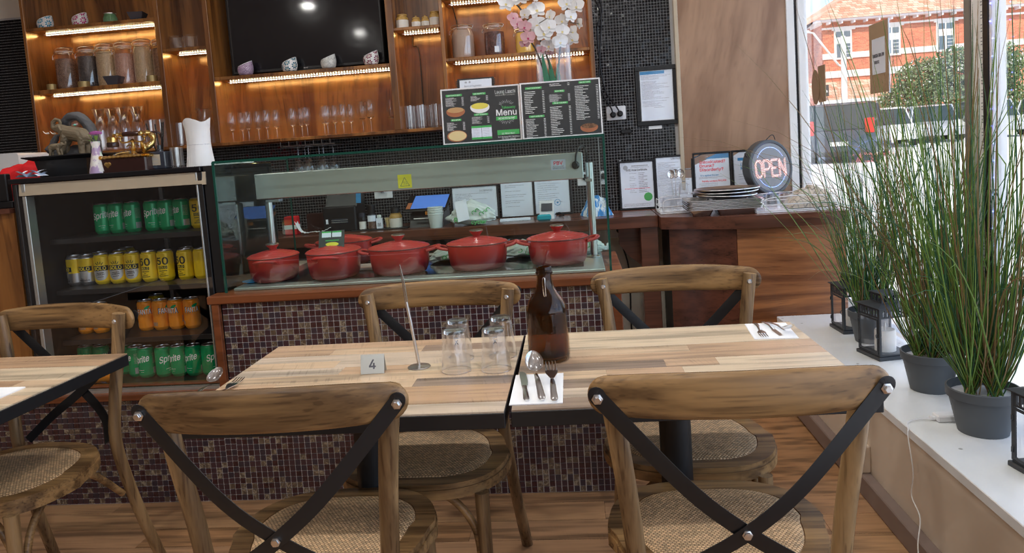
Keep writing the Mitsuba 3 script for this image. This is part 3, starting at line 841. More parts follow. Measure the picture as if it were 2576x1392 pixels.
cb.add('lettering', cat(on_glass(text('WE ARE HIRING', 0.014, 0.0006, True, w=0.12)).apply_translation((GX - 0.0101, 3.353, 1.608)), on_glass(text('STAFF', 0.013, 0.0006, True)).apply_translation((GX - 0.0101, 3.372, 1.58))), 'm_ink')
cb.add('tape', tube([(GX - 0.003, 3.262, 1.445), (GX - 0.004, 3.256, 1.6), (GX - 0.003, 3.26, 1.76)], 0.003, 5), 'm_pale_print')
one('cardboard_strip', box(GX - 0.008, GX - 0.004, 4.045, 4.15, 1.455, 1.65), 'm_cardboard', 'narrow brown cardboard rectangle on the window glass near the jamb', 'sign')
one('cardboard_disc', turn(lathe([(0, 0), (0.08, 0), (0.08, 0.003), (0, 0.003)], 32), (0, 1, 0), 90).apply_transform(np.diag([1, 0.75, 1.2, 1])).apply_translation((GX - 0.012, 4.19, 1.54)), 'm_cardboard', 'oval brown cardboard disc on the window glass behind the grass', 'sign')

# ------------------------------------------------------------------ tables
def table(label, x0, x1, y0, y1, rz, ped):
    t = Thing('dining_table', label, 'table', at=((x0 + x1) / 2, (y0 + y1) / 2, 0), rz=rz)
    w, d = (x1 - x0) / 2, (y1 - y0) / 2
    top = t.add('tabletop', box(-w, w, -d, d, 0.722, 0.7565, 0.0015), 'm_black')
    rows = 10
    for r in range(rows):
        ya, yb = -d + 0.0015 + r * (2 * d - 0.003) / rows, -d + 0.0015 + (r + 1) * (2 * d - 0.003) / rows
        cuts = sorted({-w + 0.0015, w - 0.0015} | {float(c) for c in rng.uniform(-w + 0.1, w - 0.1, int(rng.integers(0, 3)))})
        last = -1
        for a, b in zip(cuts, cuts[1:]):
            tone = int(rng.choice([0, 1, 2, 3, 4, 5], p=[0.22, 0.2, 0.22, 0.12, 0.1, 0.14]))
            tone = (tone + 1) % 4 if tone == last else tone
            last = tone
            m, uv = tone_box(((a + b) / 2, (ya + yb) / 2, 0.758), (b - a - 0.0003, yb - ya - 0.0003, 0.004), tone, rng.random())
            t.add('board', m, 'm_table_board', False, parent=top, uv=uv)
    t.add('pedestal', lathe([(0.0, 0.0), (0.0, 0.0), (0.19, 0.0), (0.2, 0.006), (0.19, 0.012), (0.06, 0.028), (0.04, 0.05), (0.04, 0.70), (0.1, 0.705), (0.1, 0.722), (0, 0.722)], 28).apply_translation((ped, 0, 0)), 'm_black_metal')
    return t


table('wood-plank table with a black edge holding the number four sign and upturned glasses', -0.948, -0.184, 1.497, 2.122, 0.0, -0.02)
table('wood-plank table beside the window ledge holding the brown bottle', -0.176, 0.600, 1.508, 2.135, 0.9, 0.0)
table('wood-plank table cut off by the left edge of the picture', -2.19, -1.457, 1.50, 2.14, -2.5, -0.1)

# ------------------------------------------------------------------ cross-back chairs
def chair(label, at, rz):
    t = Thing('dining_chair', label, 'chair', 'cross-back chairs', at=at, rz=rz)
    ry = lambda x: -0.045 * (1 - (x / 0.265) ** 2) - 0.012    # the rail bows backwards
    xs = 0.266 * np.sin(np.linspace(-np.pi / 2, np.pi / 2, 33))
    sec = []
    for x in xs:
        k = abs(x) / 0.266
        hh = 0.043 - 0.009 * k ** 3
        e_ = math.sqrt(max(0.0004, 1 - (max(0.0, k - 0.88) / 0.12) ** 2))
        hh *= e_
        zc = 0.868 - 0.006 * k ** 2
        ang = np.arange(14) * 2 * np.pi / 14
        cx, cz_ = np.sign(np.cos(ang)) * abs(np.cos(ang)) ** 0.8 * 0.0125 * e_ ** 0.6, np.sin(ang) * hh
        sec.append(np.stack([np.full(14, x), ry(x) + cx, zc + cz_], -1))
    v = np.vstack(sec + [[[xs[0], ry(xs[0]), 0.862]], [[xs[-1], ry(xs[-1]), 0.862]]])
    f = []
    for i in range(len(xs) - 1):
        for j in range(14):
            k = (j + 1) % 14
            f += [(i * 14 + j, i * 14 + k, (i + 1) * 14 + k), (i * 14 + j, (i + 1) * 14 + k, (i + 1) * 14 + j)]
    for j in range(14):
        k = (j + 1) % 14
        f += [(len(v) - 2, k, j), (len(v) - 1, (len(xs) - 1) * 14 + j, (len(xs) - 1) * 14 + k)]
    m = trimesh.Trimesh(v, f, process=False)
    trimesh.repair.fix_normals(m)
    t.add('top_rail', m, 'm_oak_x', 50)
    for s in (-1, 1):
        path = curve([(s * 0.222, -0.075, 0.0), (s * 0.205, -0.01, 0.22), (s * 0.19, 0.035, 0.45), (s * 0.195, 0.032, 0.58), (s * 0.212, 0.012, 0.75), (s * 0.229, 0.006, 0.885)], 26)
        t.add('rear_leg', tube(path, np.linspace(0.0165, 0.0185, 26), 12, flat=(1, 1.1)), 'm_oak_z', 50)
        b = t.add('bolt', turn(lathe([(0, 0), (0.008, 0), (0.008, 0.003), (0.005, 0.006), (0, 0.006)], 8), (1, 0, 0), -90).apply_translation((s * 0.224, 0.022, 0.862)), 'm_steel')
        t.add('front_leg', tube([(s * 0.19, 0.43, 0.0), (s * 0.185, 0.425, 0.22), (s * 0.183, 0.42, 0.43)], [0.015, 0.0175, 0.019], 12), 'm_oak_z', 50)
        # flat steel straps crossing behind the sitter's back
        p = curve([(s * 0.249, ry(0.249) - 0.018, 0.868), (s * 0.235, -0.036, 0.85), (s * 0.1, -0.055, 0.70), (0, -0.05 - 0.002 * s, 0.612), (-s * 0.1, -0.022, 0.535), (-s * 0.155, 0.03, 0.47)], 30)
        d_ = (p[0] - p[1]) / np.linalg.norm(p[0] - p[1])
        q_ = np.array([1.0, 0.97, 0.87, 0.71, 0.5, 0.26])
        p = np.vstack([[p[0] + d_ * 0.0175 * c for c in q_], p])
        w_ = np.concatenate([np.sqrt(1 - q_ ** 2) + 0.02, np.ones(len(p) - 6)]) * 0.0175
        strap = t.add('cross_strap', tube(p, w_, 8, flat=(0.95, 0.11), up=(0, 1, 0.25)), 'm_black_metal', 40)
        for c in ((s * 0.249, ry(0.249) - 0.021, 0.863),):
            t.add('bolt', turn(lathe([(0, 0), (0.0105, 0), (0.0105, 0.002), (0.007, 0.003), (0.007, 0.008), (0.0055, 0.009), (0.0, 0.009)], 6), (1, 0, 0), 90).apply_translation(c), 'm_steel', parent=strap)
        # bentwood hoops under the seat
        h = curve([(s * 0.187, 0.405, 0.20), (s * 0.178, 0.375, 0.33), (s * 0.165, 0.3, 0.405), (s * 0.165, 0.2, 0.42), (s * 0.168, 0.12, 0.40), (s * 0.19, 0.035, 0.30)], 24)
        t.add('hoop', tube(h, 0.0105, 10), 'm_oak_x', 50)
    h = curve([(-0.17, 0.41, 0.22), (-0.155, 0.41, 0.33), (-0.09, 0.40, 0.405), (0, 0.395, 0.422), (0.09, 0.40, 0.405), (0.155, 0.41, 0.33), (0.17, 0.41, 0.22)], 30)
    t.add('hoop', tube(h, 0.0105, 10), 'm_oak_x', 50)
    t.add('bolt', turn(lathe([(0, 0), (0.0095, 0), (0.0095, 0.002), (0.007, 0.003), (0.007, 0.007), (0, 0.008)], 6), (1, 0, 0), 90).apply_translation((0, -0.055, 0.612)), 'm_steel')
    th = np.linspace(0, 2 * np.pi, 64, endpoint=False)
    sx, sy = np.cos(th), np.sin(th)
    wid = np.where(sy > 0, 0.236, 0.225)
    out = np.stack([np.sign(sx) * abs(sx) ** 0.72 * (wid - 0.028 * np.clip(-sy, 0, 1)), 0.245 + np.sign(sy) * abs(sy) ** 0.8 * 0.215], -1)
    po = Polygon(out)
    pi = po.buffer(-0.046)
    ringm = prism(po.difference(pi), 0.014, 0.452)
    lip = prism(po.buffer(0.004).difference(pi.buffer(-0.01)), 0.026, 0.426)
    t.add('seat_frame', cat(ringm, lip), 'm_oak_x', 35)
    pc = np.array(pi.buffer(-0.001).exterior.coords)[:-1]
    cen = pc.mean(0)
    rings = [np.column_stack([cen + (pc - cen) * k, np.full(len(pc), z)]) for k, z in ((1, 0.464), (0.97, 0.4685), (0.85, 0.4715), (0.6, 0.473), (0.3, 0.4735))]
    v = np.vstack(rings + [[[cen[0], cen[1], 0.4735]]])
    n = len(pc)
    f = []
    for i in range(4):
        for j in range(n):
            k = (j + 1) % n
            f += [(i * n + j, i * n + k, (i + 1) * n + k), (i * n + j, (i + 1) * n + k, (i + 1) * n + j)]
    f += [(4 * n + j, 4 * n + (j + 1) % n, 5 * n) for j in range(n)]
    cm = trimesh.Trimesh(v, f, process=False)
    if cm.face_normals[:, 2].mean() < 0:
        cm.invert()
    t.add('cane_seat', cm, 'm_cane', True, label='woven tan cane seat')
    return t


CY = 1.312
c0 = chair('cross-back oak chair with its back to us at the table with the number four sign', (-0.607, CY, 0), 1.5)
c0.clone('cross-back oak chair with its back to us at the table beside the window ledge', at=(0.262, CY - 0.008, 0), rz=0)
c0.clone('cross-back oak chair facing us across the table with the upturned glasses', at=(-0.462, 2.235, 0), rz=177.5)
c0.clone('cross-back oak chair facing us behind the brown bottle, in front of the corner cabinet', at=(0.288, 2.29, 0), rz=176)
c0.clone('cross-back oak chair facing us between the left table and the drinks fridge', at=(-1.70, 2.18, 0), rz=173)

# ------------------------------------------------------------------ on the tables
TZ = 0.7602
ns = Thing('table_number', 'folded steel table sign with the black number 4', 'sign', at=(-0.56, 1.815, TZ), rz=3)
a = 0.016
plate = lambda s: np.array([[x, y + t * s, z] for x in (-0.031, 0.031) for (y, z) in ((s * a, 0), (0, 0.0475)) for t in (-0.0006, 0.0006)])
ns.add('front_plate', turn(box(-0.031, 0.031, -0.0006, 0.0006, 0, 0.05, 0.0003), (1, 0, 0), -18).apply_translation((0, -0.0155, 0.0005)), 'm_brushed')
ns.add('back_plate', turn(box(-0.031, 0.031, -0.0006, 0.0006, 0, 0.05, 0.0003), (1, 0, 0), 18).apply_translation((0, 0.0155, 0.0005)), 'm_brushed')
ns.add('number', turn(text('4', 0.023, 0.0005, True).apply_translation((0, -0.0007, 0.013)), (1, 0, 0), -18).apply_translation((0, -0.0155, 0.0005)), 'm_ink')

bs = Thing('bill_spike', 'steel bill holder with a slim split post on a round base', 'holder', at=(-0.445, 1.845, TZ), rz=0)
bs.add('base', lathe([(0, 0), (0.029, 0), (0.0305, 0.0012), (0.028, 0.003), (0.004, 0.0055), (0, 0.0055)], 32), 'm_steel')
bs.add('post', tube([(0.0, 0, 0.004), (-0.012, -0.003, 0.12), (-0.019, -0.005, 0.178)], 0.0042, 12), 'm_steel', 40)
for s in (-1, 1):
    bs.add('clip', tube([(-0.018 + s * 0.0022, -0.005, 0.172), (-0.023 + s * 0.0022, -0.006, 0.235), (-0.029 + s * (0.001 if s > 0 else 0.0), -0.006, 0.278 if s > 0 else 0.27)], [0.0018, 0.0016, 0.0008], 6), 'm_steel')

gprof_o = [(0.0, 0.1105), (0.024, 0.1105), (0.029, 0.109), (0.0305, 0.1055), (0.0345, 0.05), (0.0355, 0.046), (0.0385, 0.002), (0.0382, 0.0)]
gprof_i = [(0.0372, 0.0), (0.0370, 0.003), (0.0332, 0.048), (0.0318, 0.052), (0.0285, 0.095), (0.026, 0.0985), (0.0, 0.0995)]


def tumbler(flutes=12):
    n = 96
    m = lathe(gprof_o + gprof_i, n)
    v = m.vertices
    r, th = np.hypot(v[:, 0], v[:, 1]), np.arctan2(v[:, 1], v[:, 0])
    k = np.clip((v[:, 2] - 0.046) / 0.012, 0, 1) * np.clip((0.107 - v[:, 2]) / 0.01, 0, 1)
    outer = r > 0.0325 - (v[:, 2] - 0.05) * 0.06
    s = 1 - np.where(outer, 0.06 * np.abs(np.sin(th * flutes / 2)) ** 2 * k, 0)
    # more rings where the flutes are
    m.vertices = np.column_stack([v[:, 0] * s, v[:, 1] * s, v[:, 2]])
    return m


_o = gprof_o
gprof_o = [_o[0], _o[1], _o[2], _o[3], (0.0311, 0.099), (0.032, 0.088), (0.033, 0.072), (0.0341, 0.058), (0.0345, 0.05), (0.0355, 0.046), (0.0385, 0.002), (0.0382, 0.0)]
tm = mikit.ply(tumbler(10), 'm_tumbler', 25)
thick = mikit.ply(lathe([(0, 0.1005), (0.0255, 0.0995), (0.0262, 0.1035), (0.0245, 0.1085), (0.0, 0.1095)], 40), 'm_glass', 40)
rimm = mikit.ply(tube(np.stack([0.0378 * np.cos(np.arange(48) * np.pi / 24), 0.0378 * np.sin(np.arange(48) * np.pi / 24), np.full(48, 0.0012)], -1), 0.0011, 8, closed=True), 'm_glass', 60)
logo = cat(move(text('X', 0.011, 0.0004, True), 0, 0, 0), cbox(0, -0.0002, 0.0155, 0.012, 0.0004, 0.002))
for (x, y, lbl, rz) in ((-0.337, 1.80, 'upturned fluted tumbler at the front left of the four', 20), (-0.345, 1.905, 'upturned fluted tumbler at the back left of the four', 50),
                        (-0.233, 1.795, 'upturned fluted tumbler at the front right of the four', 10), (-0.228, 1.915, 'upturned fluted tumbler at the back right of the four', 70)):
    t = Thing('tumbler', lbl + ' beside the brown bottle', 'glass', 'upturned tumblers on the table', at=(x, y, TZ), rz=rz)
    t.add('body', tm, 'm_thin_glass')
    t.add('thick_base', thick, 'm_glass')
    t.add('rim', rimm, 'm_glass')
    t.add('etched_mark', turn(logo, (1, 0, 0), 0).apply_translation((0, -0.0292, 0.076)), 'm_grey_ink', label='small dark etched mark')

bt = Thing('bottle', 'large dark amber glass growler bottle without a cap, standing on the window-side table', 'bottle', at=(-0.099, 1.868, TZ))
bp = [(0.0, 0.006), (0.03, 0.001), (0.045, 0.0), (0.0525, 0.006), (0.0545, 0.014), (0.0545, 0.128), (0.053, 0.140), (0.046, 0.158), (0.034, 0.176), (0.025, 0.19), (0.0215, 0.203), (0.0195, 0.228)]
bi = [(0.0, 0.011), (0.044, 0.0105), (0.0495, 0.017), (0.0505, 0.024), (0.0505, 0.127), (0.049, 0.138), (0.043, 0.155), (0.031, 0.173), (0.0215, 0.189), (0.018, 0.203), (0.0162, 0.246)]
bt.add('body', lathe([(0, 0)] + bp[1:] + [(0.0198, 0.246)] + bi[::-1], 48), 'm_amber', 50)
bt.add('lip', lathe([(0.0195, 0.228), (0.0225, 0.229), (0.0228, 0.233), (0.0200, 0.2345), (0.0198, 0.237), (0.0212, 0.2385), (0.0212, 0.2405), (0.0198, 0.242), (0.0200, 0.246), (0.0185, 0.248), (0.0165, 0.2475), (0.0162, 0.246)], 36), 'm_amber', 60)
bt.add('loop_handle', tube(curve([(0.0, -0.0225, 0.218), (0.0, -0.04, 0.222), (0.0, -0.046, 0.208), (0.0, -0.042, 0.19), (0.0, -0.036, 0.177)], 18), 0.0045, 10), 'm_amber', 50)


def handle_mesh(L, w0, w1):
    return tube(curve([(0, 0, 0.003), (0, L * 0.25, 0.006), (0, L * 0.6, 0.0085), (0, L * 0.85, 0.005), (0, L, 0.003)], 20),
                np.interp(np.linspace(0, 1, 20), [0, 0.06, 0.5, 0.85, 1], [w0 * 0.6, w0, w0 * 0.72, w1, w1]), 10, flat=(1, 0.28), up=(0, 0, 1))


def spoon_mesh():
    th = np.arange(28) * 2 * np.pi / 28
    rows = []
    for k, d in ((1, 0.0), (0.86, -0.0035), (0.6, -0.0065), (0.3, -0.008), (0.0, -0.0085)):
        rows.append(np.stack([np.sin(th) * 0.0195 * k * (1 - 0.12 * np.cos(th)), 0.142 + np.cos(th) * 0.029 * k, np.full(28, 0.011 + d)], -1))
    v = np.vstack(rows)
    f = []
    for i in range(4):
        for j in range(28):
            q = (j + 1) % 28
            f += [(i * 28 + j, i * 28 + q, (i + 1) * 28 + q), (i * 28 + j, (i + 1) * 28 + q, (i + 1) * 28 + j)]
    return trimesh.Trimesh(v, f, process=False)


def fork_tines():
    ms = [prism(Polygon([(-0.0035, 0.098), (0.0035, 0.098), (0.012, 0.122), (0.0125, 0.135), (-0.0125, 0.135), (-0.012, 0.122)]).buffer(0.001), 0.0016, 0.004)]
    for x in (-0.0108, -0.0036, 0.0036, 0.0108):
        ms.append(tube(curve([(x, 0.133, 0.0048), (x, 0.155, 0.0035), (x * 0.98, 0.182, 0.006)], 8), [0.0019] * 6 + [0.0015, 0.0006], 6, flat=(1, 0.7), up=(0, 0, 1)))
    return cat(*ms)


def knife_blade():
    return prism(Polygon([(-0.006, 0.095), (0.008, 0.095), (0.0105, 0.13), (0.009, 0.185), (0.003, 0.203), (-0.007, 0.2), (-0.0065, 0.13)]), 0.0014, 0.003)


CUT = {}
for nm, parts in (('fork', [('handle', handle_mesh(0.102, 0.008, 0.0042)), ('tines', fork_tines())]), ('spoon', [('handle', handle_mesh(0.116, 0.008, 0.0042)), ('bowl', turn(spoon_mesh(), (1, 0, 0), 24, (0, 0.114, 0.011)))]),
                  ('knife', [('handle', handle_mesh(0.098, 0.0075, 0.006)), ('blade', knife_blade())])):
    CUT[nm] = [(p, mikit.ply(m, 'm_chrome', 40)) for p, m in parts]


def cutlery(kind, lbl, at, rz, ry=0, rx=0, sc=1.0):
    t = Thing(kind, lbl, kind, t=place(at, rz, rx, ry, sc))
    for p, d in CUT[kind]:
        t.add(p, d, None)
    return t


def napkin(lbl, at, rz, w, d, rx=0):
    m = cat(box(-w / 2, w / 2, -d / 2, d / 2, 0, 0.0012), box(-w / 2 + 0.001, w / 2, -d / 2, d / 2 - 0.002, 0.0013, 0.0024))
    return one('napkin', m, 'm_napkin', lbl, 'napkin', 'paper napkins under cutlery', at=at, rz=rz)


napkin('white paper napkin under the knife, spoon and fork beside the brown bottle', (-0.119, 1.635, TZ), 0.5, 0.118, 0.208)
cutlery('knife', 'table knife on the napkin by the table joint, its blade towards the bottle', (-0.139, 1.545, TZ + 0.003), 7)
cutlery('spoon', 'steel spoon lying between the knife and the fork on the front napkin', (-0.104, 1.54, TZ + 0.0045), 9, rx=8, sc=1.12)
cutlery('fork', 'steel fork on the right of the front napkin, tines towards the bottle', (-0.077, 1.535, TZ + 0.003), 4, rx=7.5, sc=1.1)
napkin('white paper napkin under cutlery at the far right corner of the window-side table', (0.515, 2.043, TZ), -4, 0.115, 0.165)
cutlery('fork', 'steel fork on the far napkin, tines pointing towards us', (0.49, 2.115, TZ + 0.003), 176, sc=0.85)
cutlery('knife', 'table knife on the far napkin beside the window ledge', (0.512, 2.118, TZ + 0.006), 188, rx=-3, sc=0.8)
cutlery('spoon', 'steel spoon on the far napkin, its bowl towards the window ledge', (0.525, 2.12, TZ + 0.004), 194, sc=0.85)
cutlery('spoon', 'steel spoon whose bowl shows behind the back rest of the left front chair', (-0.965, 1.63, TZ + 0.004), 2)
cutlery('fork', 'steel fork whose tines show over the back rest of the left front chair', (-0.905, 1.61, TZ + 0.003), 2)
for k in [k for k in scene if k.startswith(('spoon_002__', 'fork_002__'))]:
    pass
one('napkin', box(-0.06, 0.06, -0.1, 0.1, 0, 0.003), 'm_napkin', 'white paper napkin cut off by the left edge on the left table', 'napkin', 'paper napkins under cutlery', at=(-1.60, 1.71, TZ), rz=-3)

# ------------------------------------------------------------------ on the window ledge
def lantern(label, at, rz, clone_of=None):
    if clone_of:
        return clone_of.clone(label, at=at, rz=rz)
    t = Thing('lantern', label, 'lantern', 'black metal lanterns on the window ledge', at=at, rz=rz)
    h = 0.079
    t.add('base', cat(box(-h, h, -h, h, 0.0, 0.014, 0.002), box(-h + 0.008, h - 0.008, -h + 0.008, h - 0.008, 0.014, 0.02, 0.001)), 'm_lantern')
    b = 0.068
    for sx in (-1, 1):
        for sy in (-1, 1):
            t.add('corner_post', cbox(sx * b, sy * b, 0.118, 0.009, 0.009, 0.198, 0.001), 'm_lantern')
    for ax in range(4):
        R = trimesh.transformations.rotation_matrix(ax * math.pi / 2, (0, 0, 1))
        ms = [box(-b, b, -b - 0.003, -b + 0.001, 0.17, 0.176), box(-b, b, -b - 0.003, -b + 0.001, 0.203, 0.212)]
        ms += [cbox(x, -b - 0.001, 0.19, 0.0075, 0.003, 0.03) for x in np.linspace(-b + 0.008, b - 0.008, 8)]
        m = cat(*ms)
        m.apply_transform(R)
        t.add('slotted_band', m, 'm_lantern')
        g = pane(0, -b, b, 0.022, 0.17)
        gm = trimesh.Trimesh(g[0], g[1], process=False)
        gm.apply_translation((b - 0.002, 0, 0))
        gm.apply_transform(R)
        t.add('glass_pane', gm, 'm_pane', False)
    d = t.add('door', cat(*[box(-b - 0.006, -b - 0.002, *q) for q in ((-b + 0.006, -b + 0.013, 0.024, 0.168), (b - 0.013, b - 0.006, 0.024, 0.168), (-b + 0.006, b - 0.006, 0.024, 0.031), (-b + 0.006, b - 0.006, 0.161, 0.168))]), 'm_lantern')
    for z in (0.05, 0.14):
        t.add('hinge', cbox(-b - 0.007, b - 0.004, z, 0.006, 0.006, 0.016, 0.001), 'm_lantern', parent=d)
    t.add('latch', tube(curve([(-b - 0.006, -b + 0.004, 0.11), (-b - 0.016, -b + 0.002, 0.105), (-b - 0.014, -b, 0.094), (-b - 0.006, -b, 0.092)], 10), 0.0016, 6), 'm_lantern', parent=d)
    rv = np.array([[sx * r, sy * r, z] for r, z in ((0.081, 0.212), (0.081, 0.2145), (0.042, 0.224)) for sx in (-1, 1) for sy in (-1, 1)])
    t.add('roof', trimesh.convex.convex_hull(rv), 'm_lantern', 5)
    c = 0.036
    chim = [cbox(0, 0, 0.226, 0.074, 0.074, 0.005), cbox(0, 0, 0.257, 0.074, 0.074, 0.006)]
    for ax in range(4):
        R = trimesh.transformations.rotation_matrix(ax * math.pi / 2, (0, 0, 1))
        m = cat(*[cbox(x, -c + 0.001, 0.241, 0.011 if abs(x) > 0.03 else 0.006, 0.003, 0.028) for x in (-0.032, -0.011, 0.011, 0.032)])
        m.apply_transform(R)
        chim.append(m)
    ch = t.add('chimney', cat(*chim), 'm_lantern')
    t.add('chimney_cap', box(-0.042, 0.042, -0.042, 0.042, 0.26, 0.2645, 0.001), 'm_lantern', parent=ch)
    t.add('handle', tube(curve([(0.0, -0.038, 0.245), (0.03, -0.042, 0.246), (0.075, -0.03, 0.232), (0.088, 0.0, 0.228), (0.075, 0.03, 0.232), (0.03, 0.042, 0.246), (0.0, 0.038, 0.245)], 28), 0.0026, 8), 'm_black_metal')
    return t


def candle(label, at, r=0.034, h=0.085):
    t = Thing('candle', label, 'candle', 'white candles inside the lanterns', at=at)
    t.add('wax', lathe([(0, 0), (r, 0), (r, h * 0.86), (r * 0.98, h * 0.97), (r * 0.9, h), (r * 0.55, h * 0.95), (0, h * 0.93)], 32), 'm_wax')
    t.add('flame', lathe([(0, h * 0.92), (0.003, h * 0.95), (0.0045, h + 0.012), (0.003, h + 0.022), (0, h + 0.032)], 12), 'm_wax', label='white plastic flame tip')


LR = 24
l2 = lantern('middle black metal lantern, its handle folded down, left of the middle grass pot', (1.221, 3.03, SZ), 12)
l1 = lantern('black metal lantern standing furthest along the ledge by the corner cabinet', (1.243, 3.435, SZ), 3, l2)
l3 = lantern('black metal lantern cut off by the right edge of the picture', (1.208, 1.937, SZ), 8, l2)
candle('white candle inside the lantern beside the middle grass pot', (1.221, 3.03, SZ + 0.0202), 0.04, 0.088)
candle('white candle inside the lantern by the corner cabinet', (1.243, 3.435, SZ + 0.0202), 0.034, 0.075)

pr('m_grass_a', (0.14, 0.25, 0.045), 0.4)
pr('m_grass_b', (0.04, 0.13, 0.06), 0.4)
pr('m_grass_c', (0.24, 0.16, 0.07), 0.5)


def grass_pot(label, at, R, Hp, n, height, seed, spread, wild=()):
    r = np.random.default_rng(seed)
    t = Thing('potted_grass', label, 'potted plant', 'potted artificial grasses on the window ledge', at=at)
    t.add('pot', lathe([(0, 0.004), (R * 0.66, 0.004), (R * 0.67, 0.0), (R * 0.69, 0.0), (R * 0.93, Hp * 0.79), (R, Hp * 0.8), (R * 1.01, Hp * 0.985), (R * 0.995, Hp), (R * 0.955, Hp), (R * 0.94, Hp * 0.9), (R * 0.9, Hp * 0.8)], 48), 'm_grey_plastic')
    t.add('soil', lathe([(0, Hp * 0.83), (R * 0.5, Hp * 0.835), (R * 0.92, Hp * 0.82)], 24), 'm_asphalt')
    for q in range(4):
        a = q * 1.57 + seed
        t.add('stem_base', lathe([(0.009, Hp * 0.82), (0.01, Hp * 0.9), (0.006, Hp * 1.0), (0, Hp * 1.0)], 8).apply_translation((R * 0.42 * math.cos(a), R * 0.42 * math.sin(a), 0)), 'm_grass_c')
    grp = {0: [], 1: [], 2: []}
    for i in range(n):
        q = r.integers(0, 4) * 1.57 + seed
        b0 = np.array([R * 0.42 * math.cos(q) + r.normal() * 0.006, R * 0.42 * math.sin(q) + r.normal() * 0.006, Hp * 0.88])
        ang = r.uniform(0, 2 * np.pi)
        d = np.array([math.cos(ang), math.sin(ang), 0])
        L = height * (0.36 + 0.64 * r.random() ** 1.7)
        lean = abs(r.normal()) * spread
        bend = r.uniform(0, 1) ** 3 * 0.9
        pts = []
        for u in np.linspace(0, 1, 9):
            rad = L * (0.06 * math.sin(min(u * 6, 1.57)) + lean * u + bend * 0.5 * u ** 3.2)
            z = L * (u - bend * 0.45 * u ** 3) * math.sqrt(max(0.1, 1 - (lean * 0.7) ** 2))
            p = b0 + d * rad
            p[2] = b0[2] + z
            side = np.array([-d[1], d[0], 0]) * math.sin(u * 3 + i) * 0.01
            p += side
            lim = GX - 0.02 - at[0]
            p[0] = p[0] if p[0] < lim - 0.05 else lim - 0.05 * math.exp(-(p[0] - lim + 0.05) / 0.05)
            pts.append(p)
        w0 = r.uniform(0.0018, 0.0038)
        m = tube(pts, np.array([1, 1, 1, 0.95, 0.9, 0.8, 0.65, 0.45, 0.12]) * w0, 3, flat=(1, 0.55), cap=False)
        grp[int(r.choice([0, 1, 2], p=[0.46, 0.34, 0.2]))].append(m)
    for pts in wild:
        grp[2 if len(grp[2]) % 2 else 0].append(tube(curve(np.array(pts) - np.array(at), 22), np.linspace(0.0022, 0.0006, 22), 4, cap=False))
    for k, nm in ((0, 'green blades'), (1, 'dark green blades'), (2, 'straw-brown blades')):
        key = t.add('grass', cat(*grp[k]), ('m_grass_a', 'm_grass_b', 'm_grass_c')[k], True)
        lab(key, nm, kind='stuff')
    return t


grass_pot('tall artificial grass in a dark grey pot, the middle one, just right of the lantern', (1.204, 2.613, SZ), 0.094, 0.139, 220, 1.3, 3, 0.17,
          [[(1.19, 2.64, 0.5), (1.11, 2.6, 0.8), (0.98, 2.55, 1.0), (0.87, 2.5, 1.05), (0.8, 2.48, 1.03)]])
grass_pot('tall artificial grass in a dark grey pot, nearest to us on the ledge', (1.18, 2.236, SZ), 0.098, 0.139, 240, 1.36, 5, 0.17,
          [[(1.14, 2.26, 0.52), (1.08, 2.3, 0.62), (1.0, 2.4, 0.78), (0.94, 2.5, 0.9)], [(1.14, 2.26, 0.53), (1.1, 2.2, 0.9), (1.0, 2.2, 1.2), (0.93, 2.25, 1.33)]])
grass_pot('tall artificial grass in a dark grey pot, the furthest, behind the lanterns', (1.245, 3.24, SZ), 0.09, 0.139, 200, 1.2, 8, 0.22,
          [[(1.22, 3.23, 0.5), (1.16, 3.2, 0.62), (1.05, 3.2, 0.70), (0.98, 3.22, 0.66)], [(1.2, 3.23, 0.5), (1.1, 3.2, 0.7), (0.98, 3.2, 0.83), (0.9, 3.2, 0.84)]])
ad = Thing('power_adapter', 'small white plastic adapter box with a thin cable on the window ledge', 'adapter', at=(1.115, 2.325, SZ), rz=0)
ad.add('case', box(-0.033, 0.033, -0.022, 0.022, 0, 0.022, 0.004), 'm_white_plastic')
ad.add('connector', box(-0.048, -0.032, -0.008, 0.008, 0.004, 0.015, 0.002), 'm_white_plastic')
ad.add('cable', tube(curve([(-0.045, 0, 0.008), (-0.085, 0.004, 0.006), (-0.125, -0.02, 0.004), (-0.14, -0.06, 0.0), (-0.1455, -0.07, -0.02), (-0.1455, -0.1, -0.12), (-0.147, -0.09, -0.2), (-0.15, -0.15, -0.24), (-0.18, -0.2, -0.3), (-0.2, -0.27, -0.3655)], 60), 0.0018, 6), 'm_white_plastic')

# ------------------------------------------------------------------ on the bar shelves
def petals_fn(col):
    """A mosaic of leaf-shaped glass chips round each flower, set in white; uv runs round and up the holder."""
    def fn(p, n, uv):
        u, v = uv.x * 6.0, uv.y * 2.0
        v = v + 0.5 * (dr.floor(u) - 2 * dr.floor(u / 2))
        fu, fv = u - dr.floor(u) - 0.5, v - dr.floor(v) - 0.5
        r = dr.sqrt(fu * fu + fv * fv)
        a = dr.atan2(fv, fu) * (8 / (2 * math.pi))
        fa = a - dr.floor(a) - 0.5
        w = 0.34 * dr.sin(dr.clip((r - 0.1) / 0.36, 0, 1) * math.pi)
        pet = dr.select(dr.abs(fa) < w * 1.1, 1.0, 0.0)
        mid = dr.select(r < 0.09, 1.0, 0.0)
        c = mix((0.82, 0.8, 0.78), col, pet)
        return mix(c, (0.5, 0.45, 0.3), mid)
    return fn


def crackle_fn(col):
    def fn(p, n, uv):
        d1, d2, r = voronoi(uv.x * 26, uv.y * 10)
        return mix((0.8, 0.78, 0.77), col, smoothstep(0.04, 0.12, d2 - d1)) * (0.7 + 0.4 * r)
    return fn


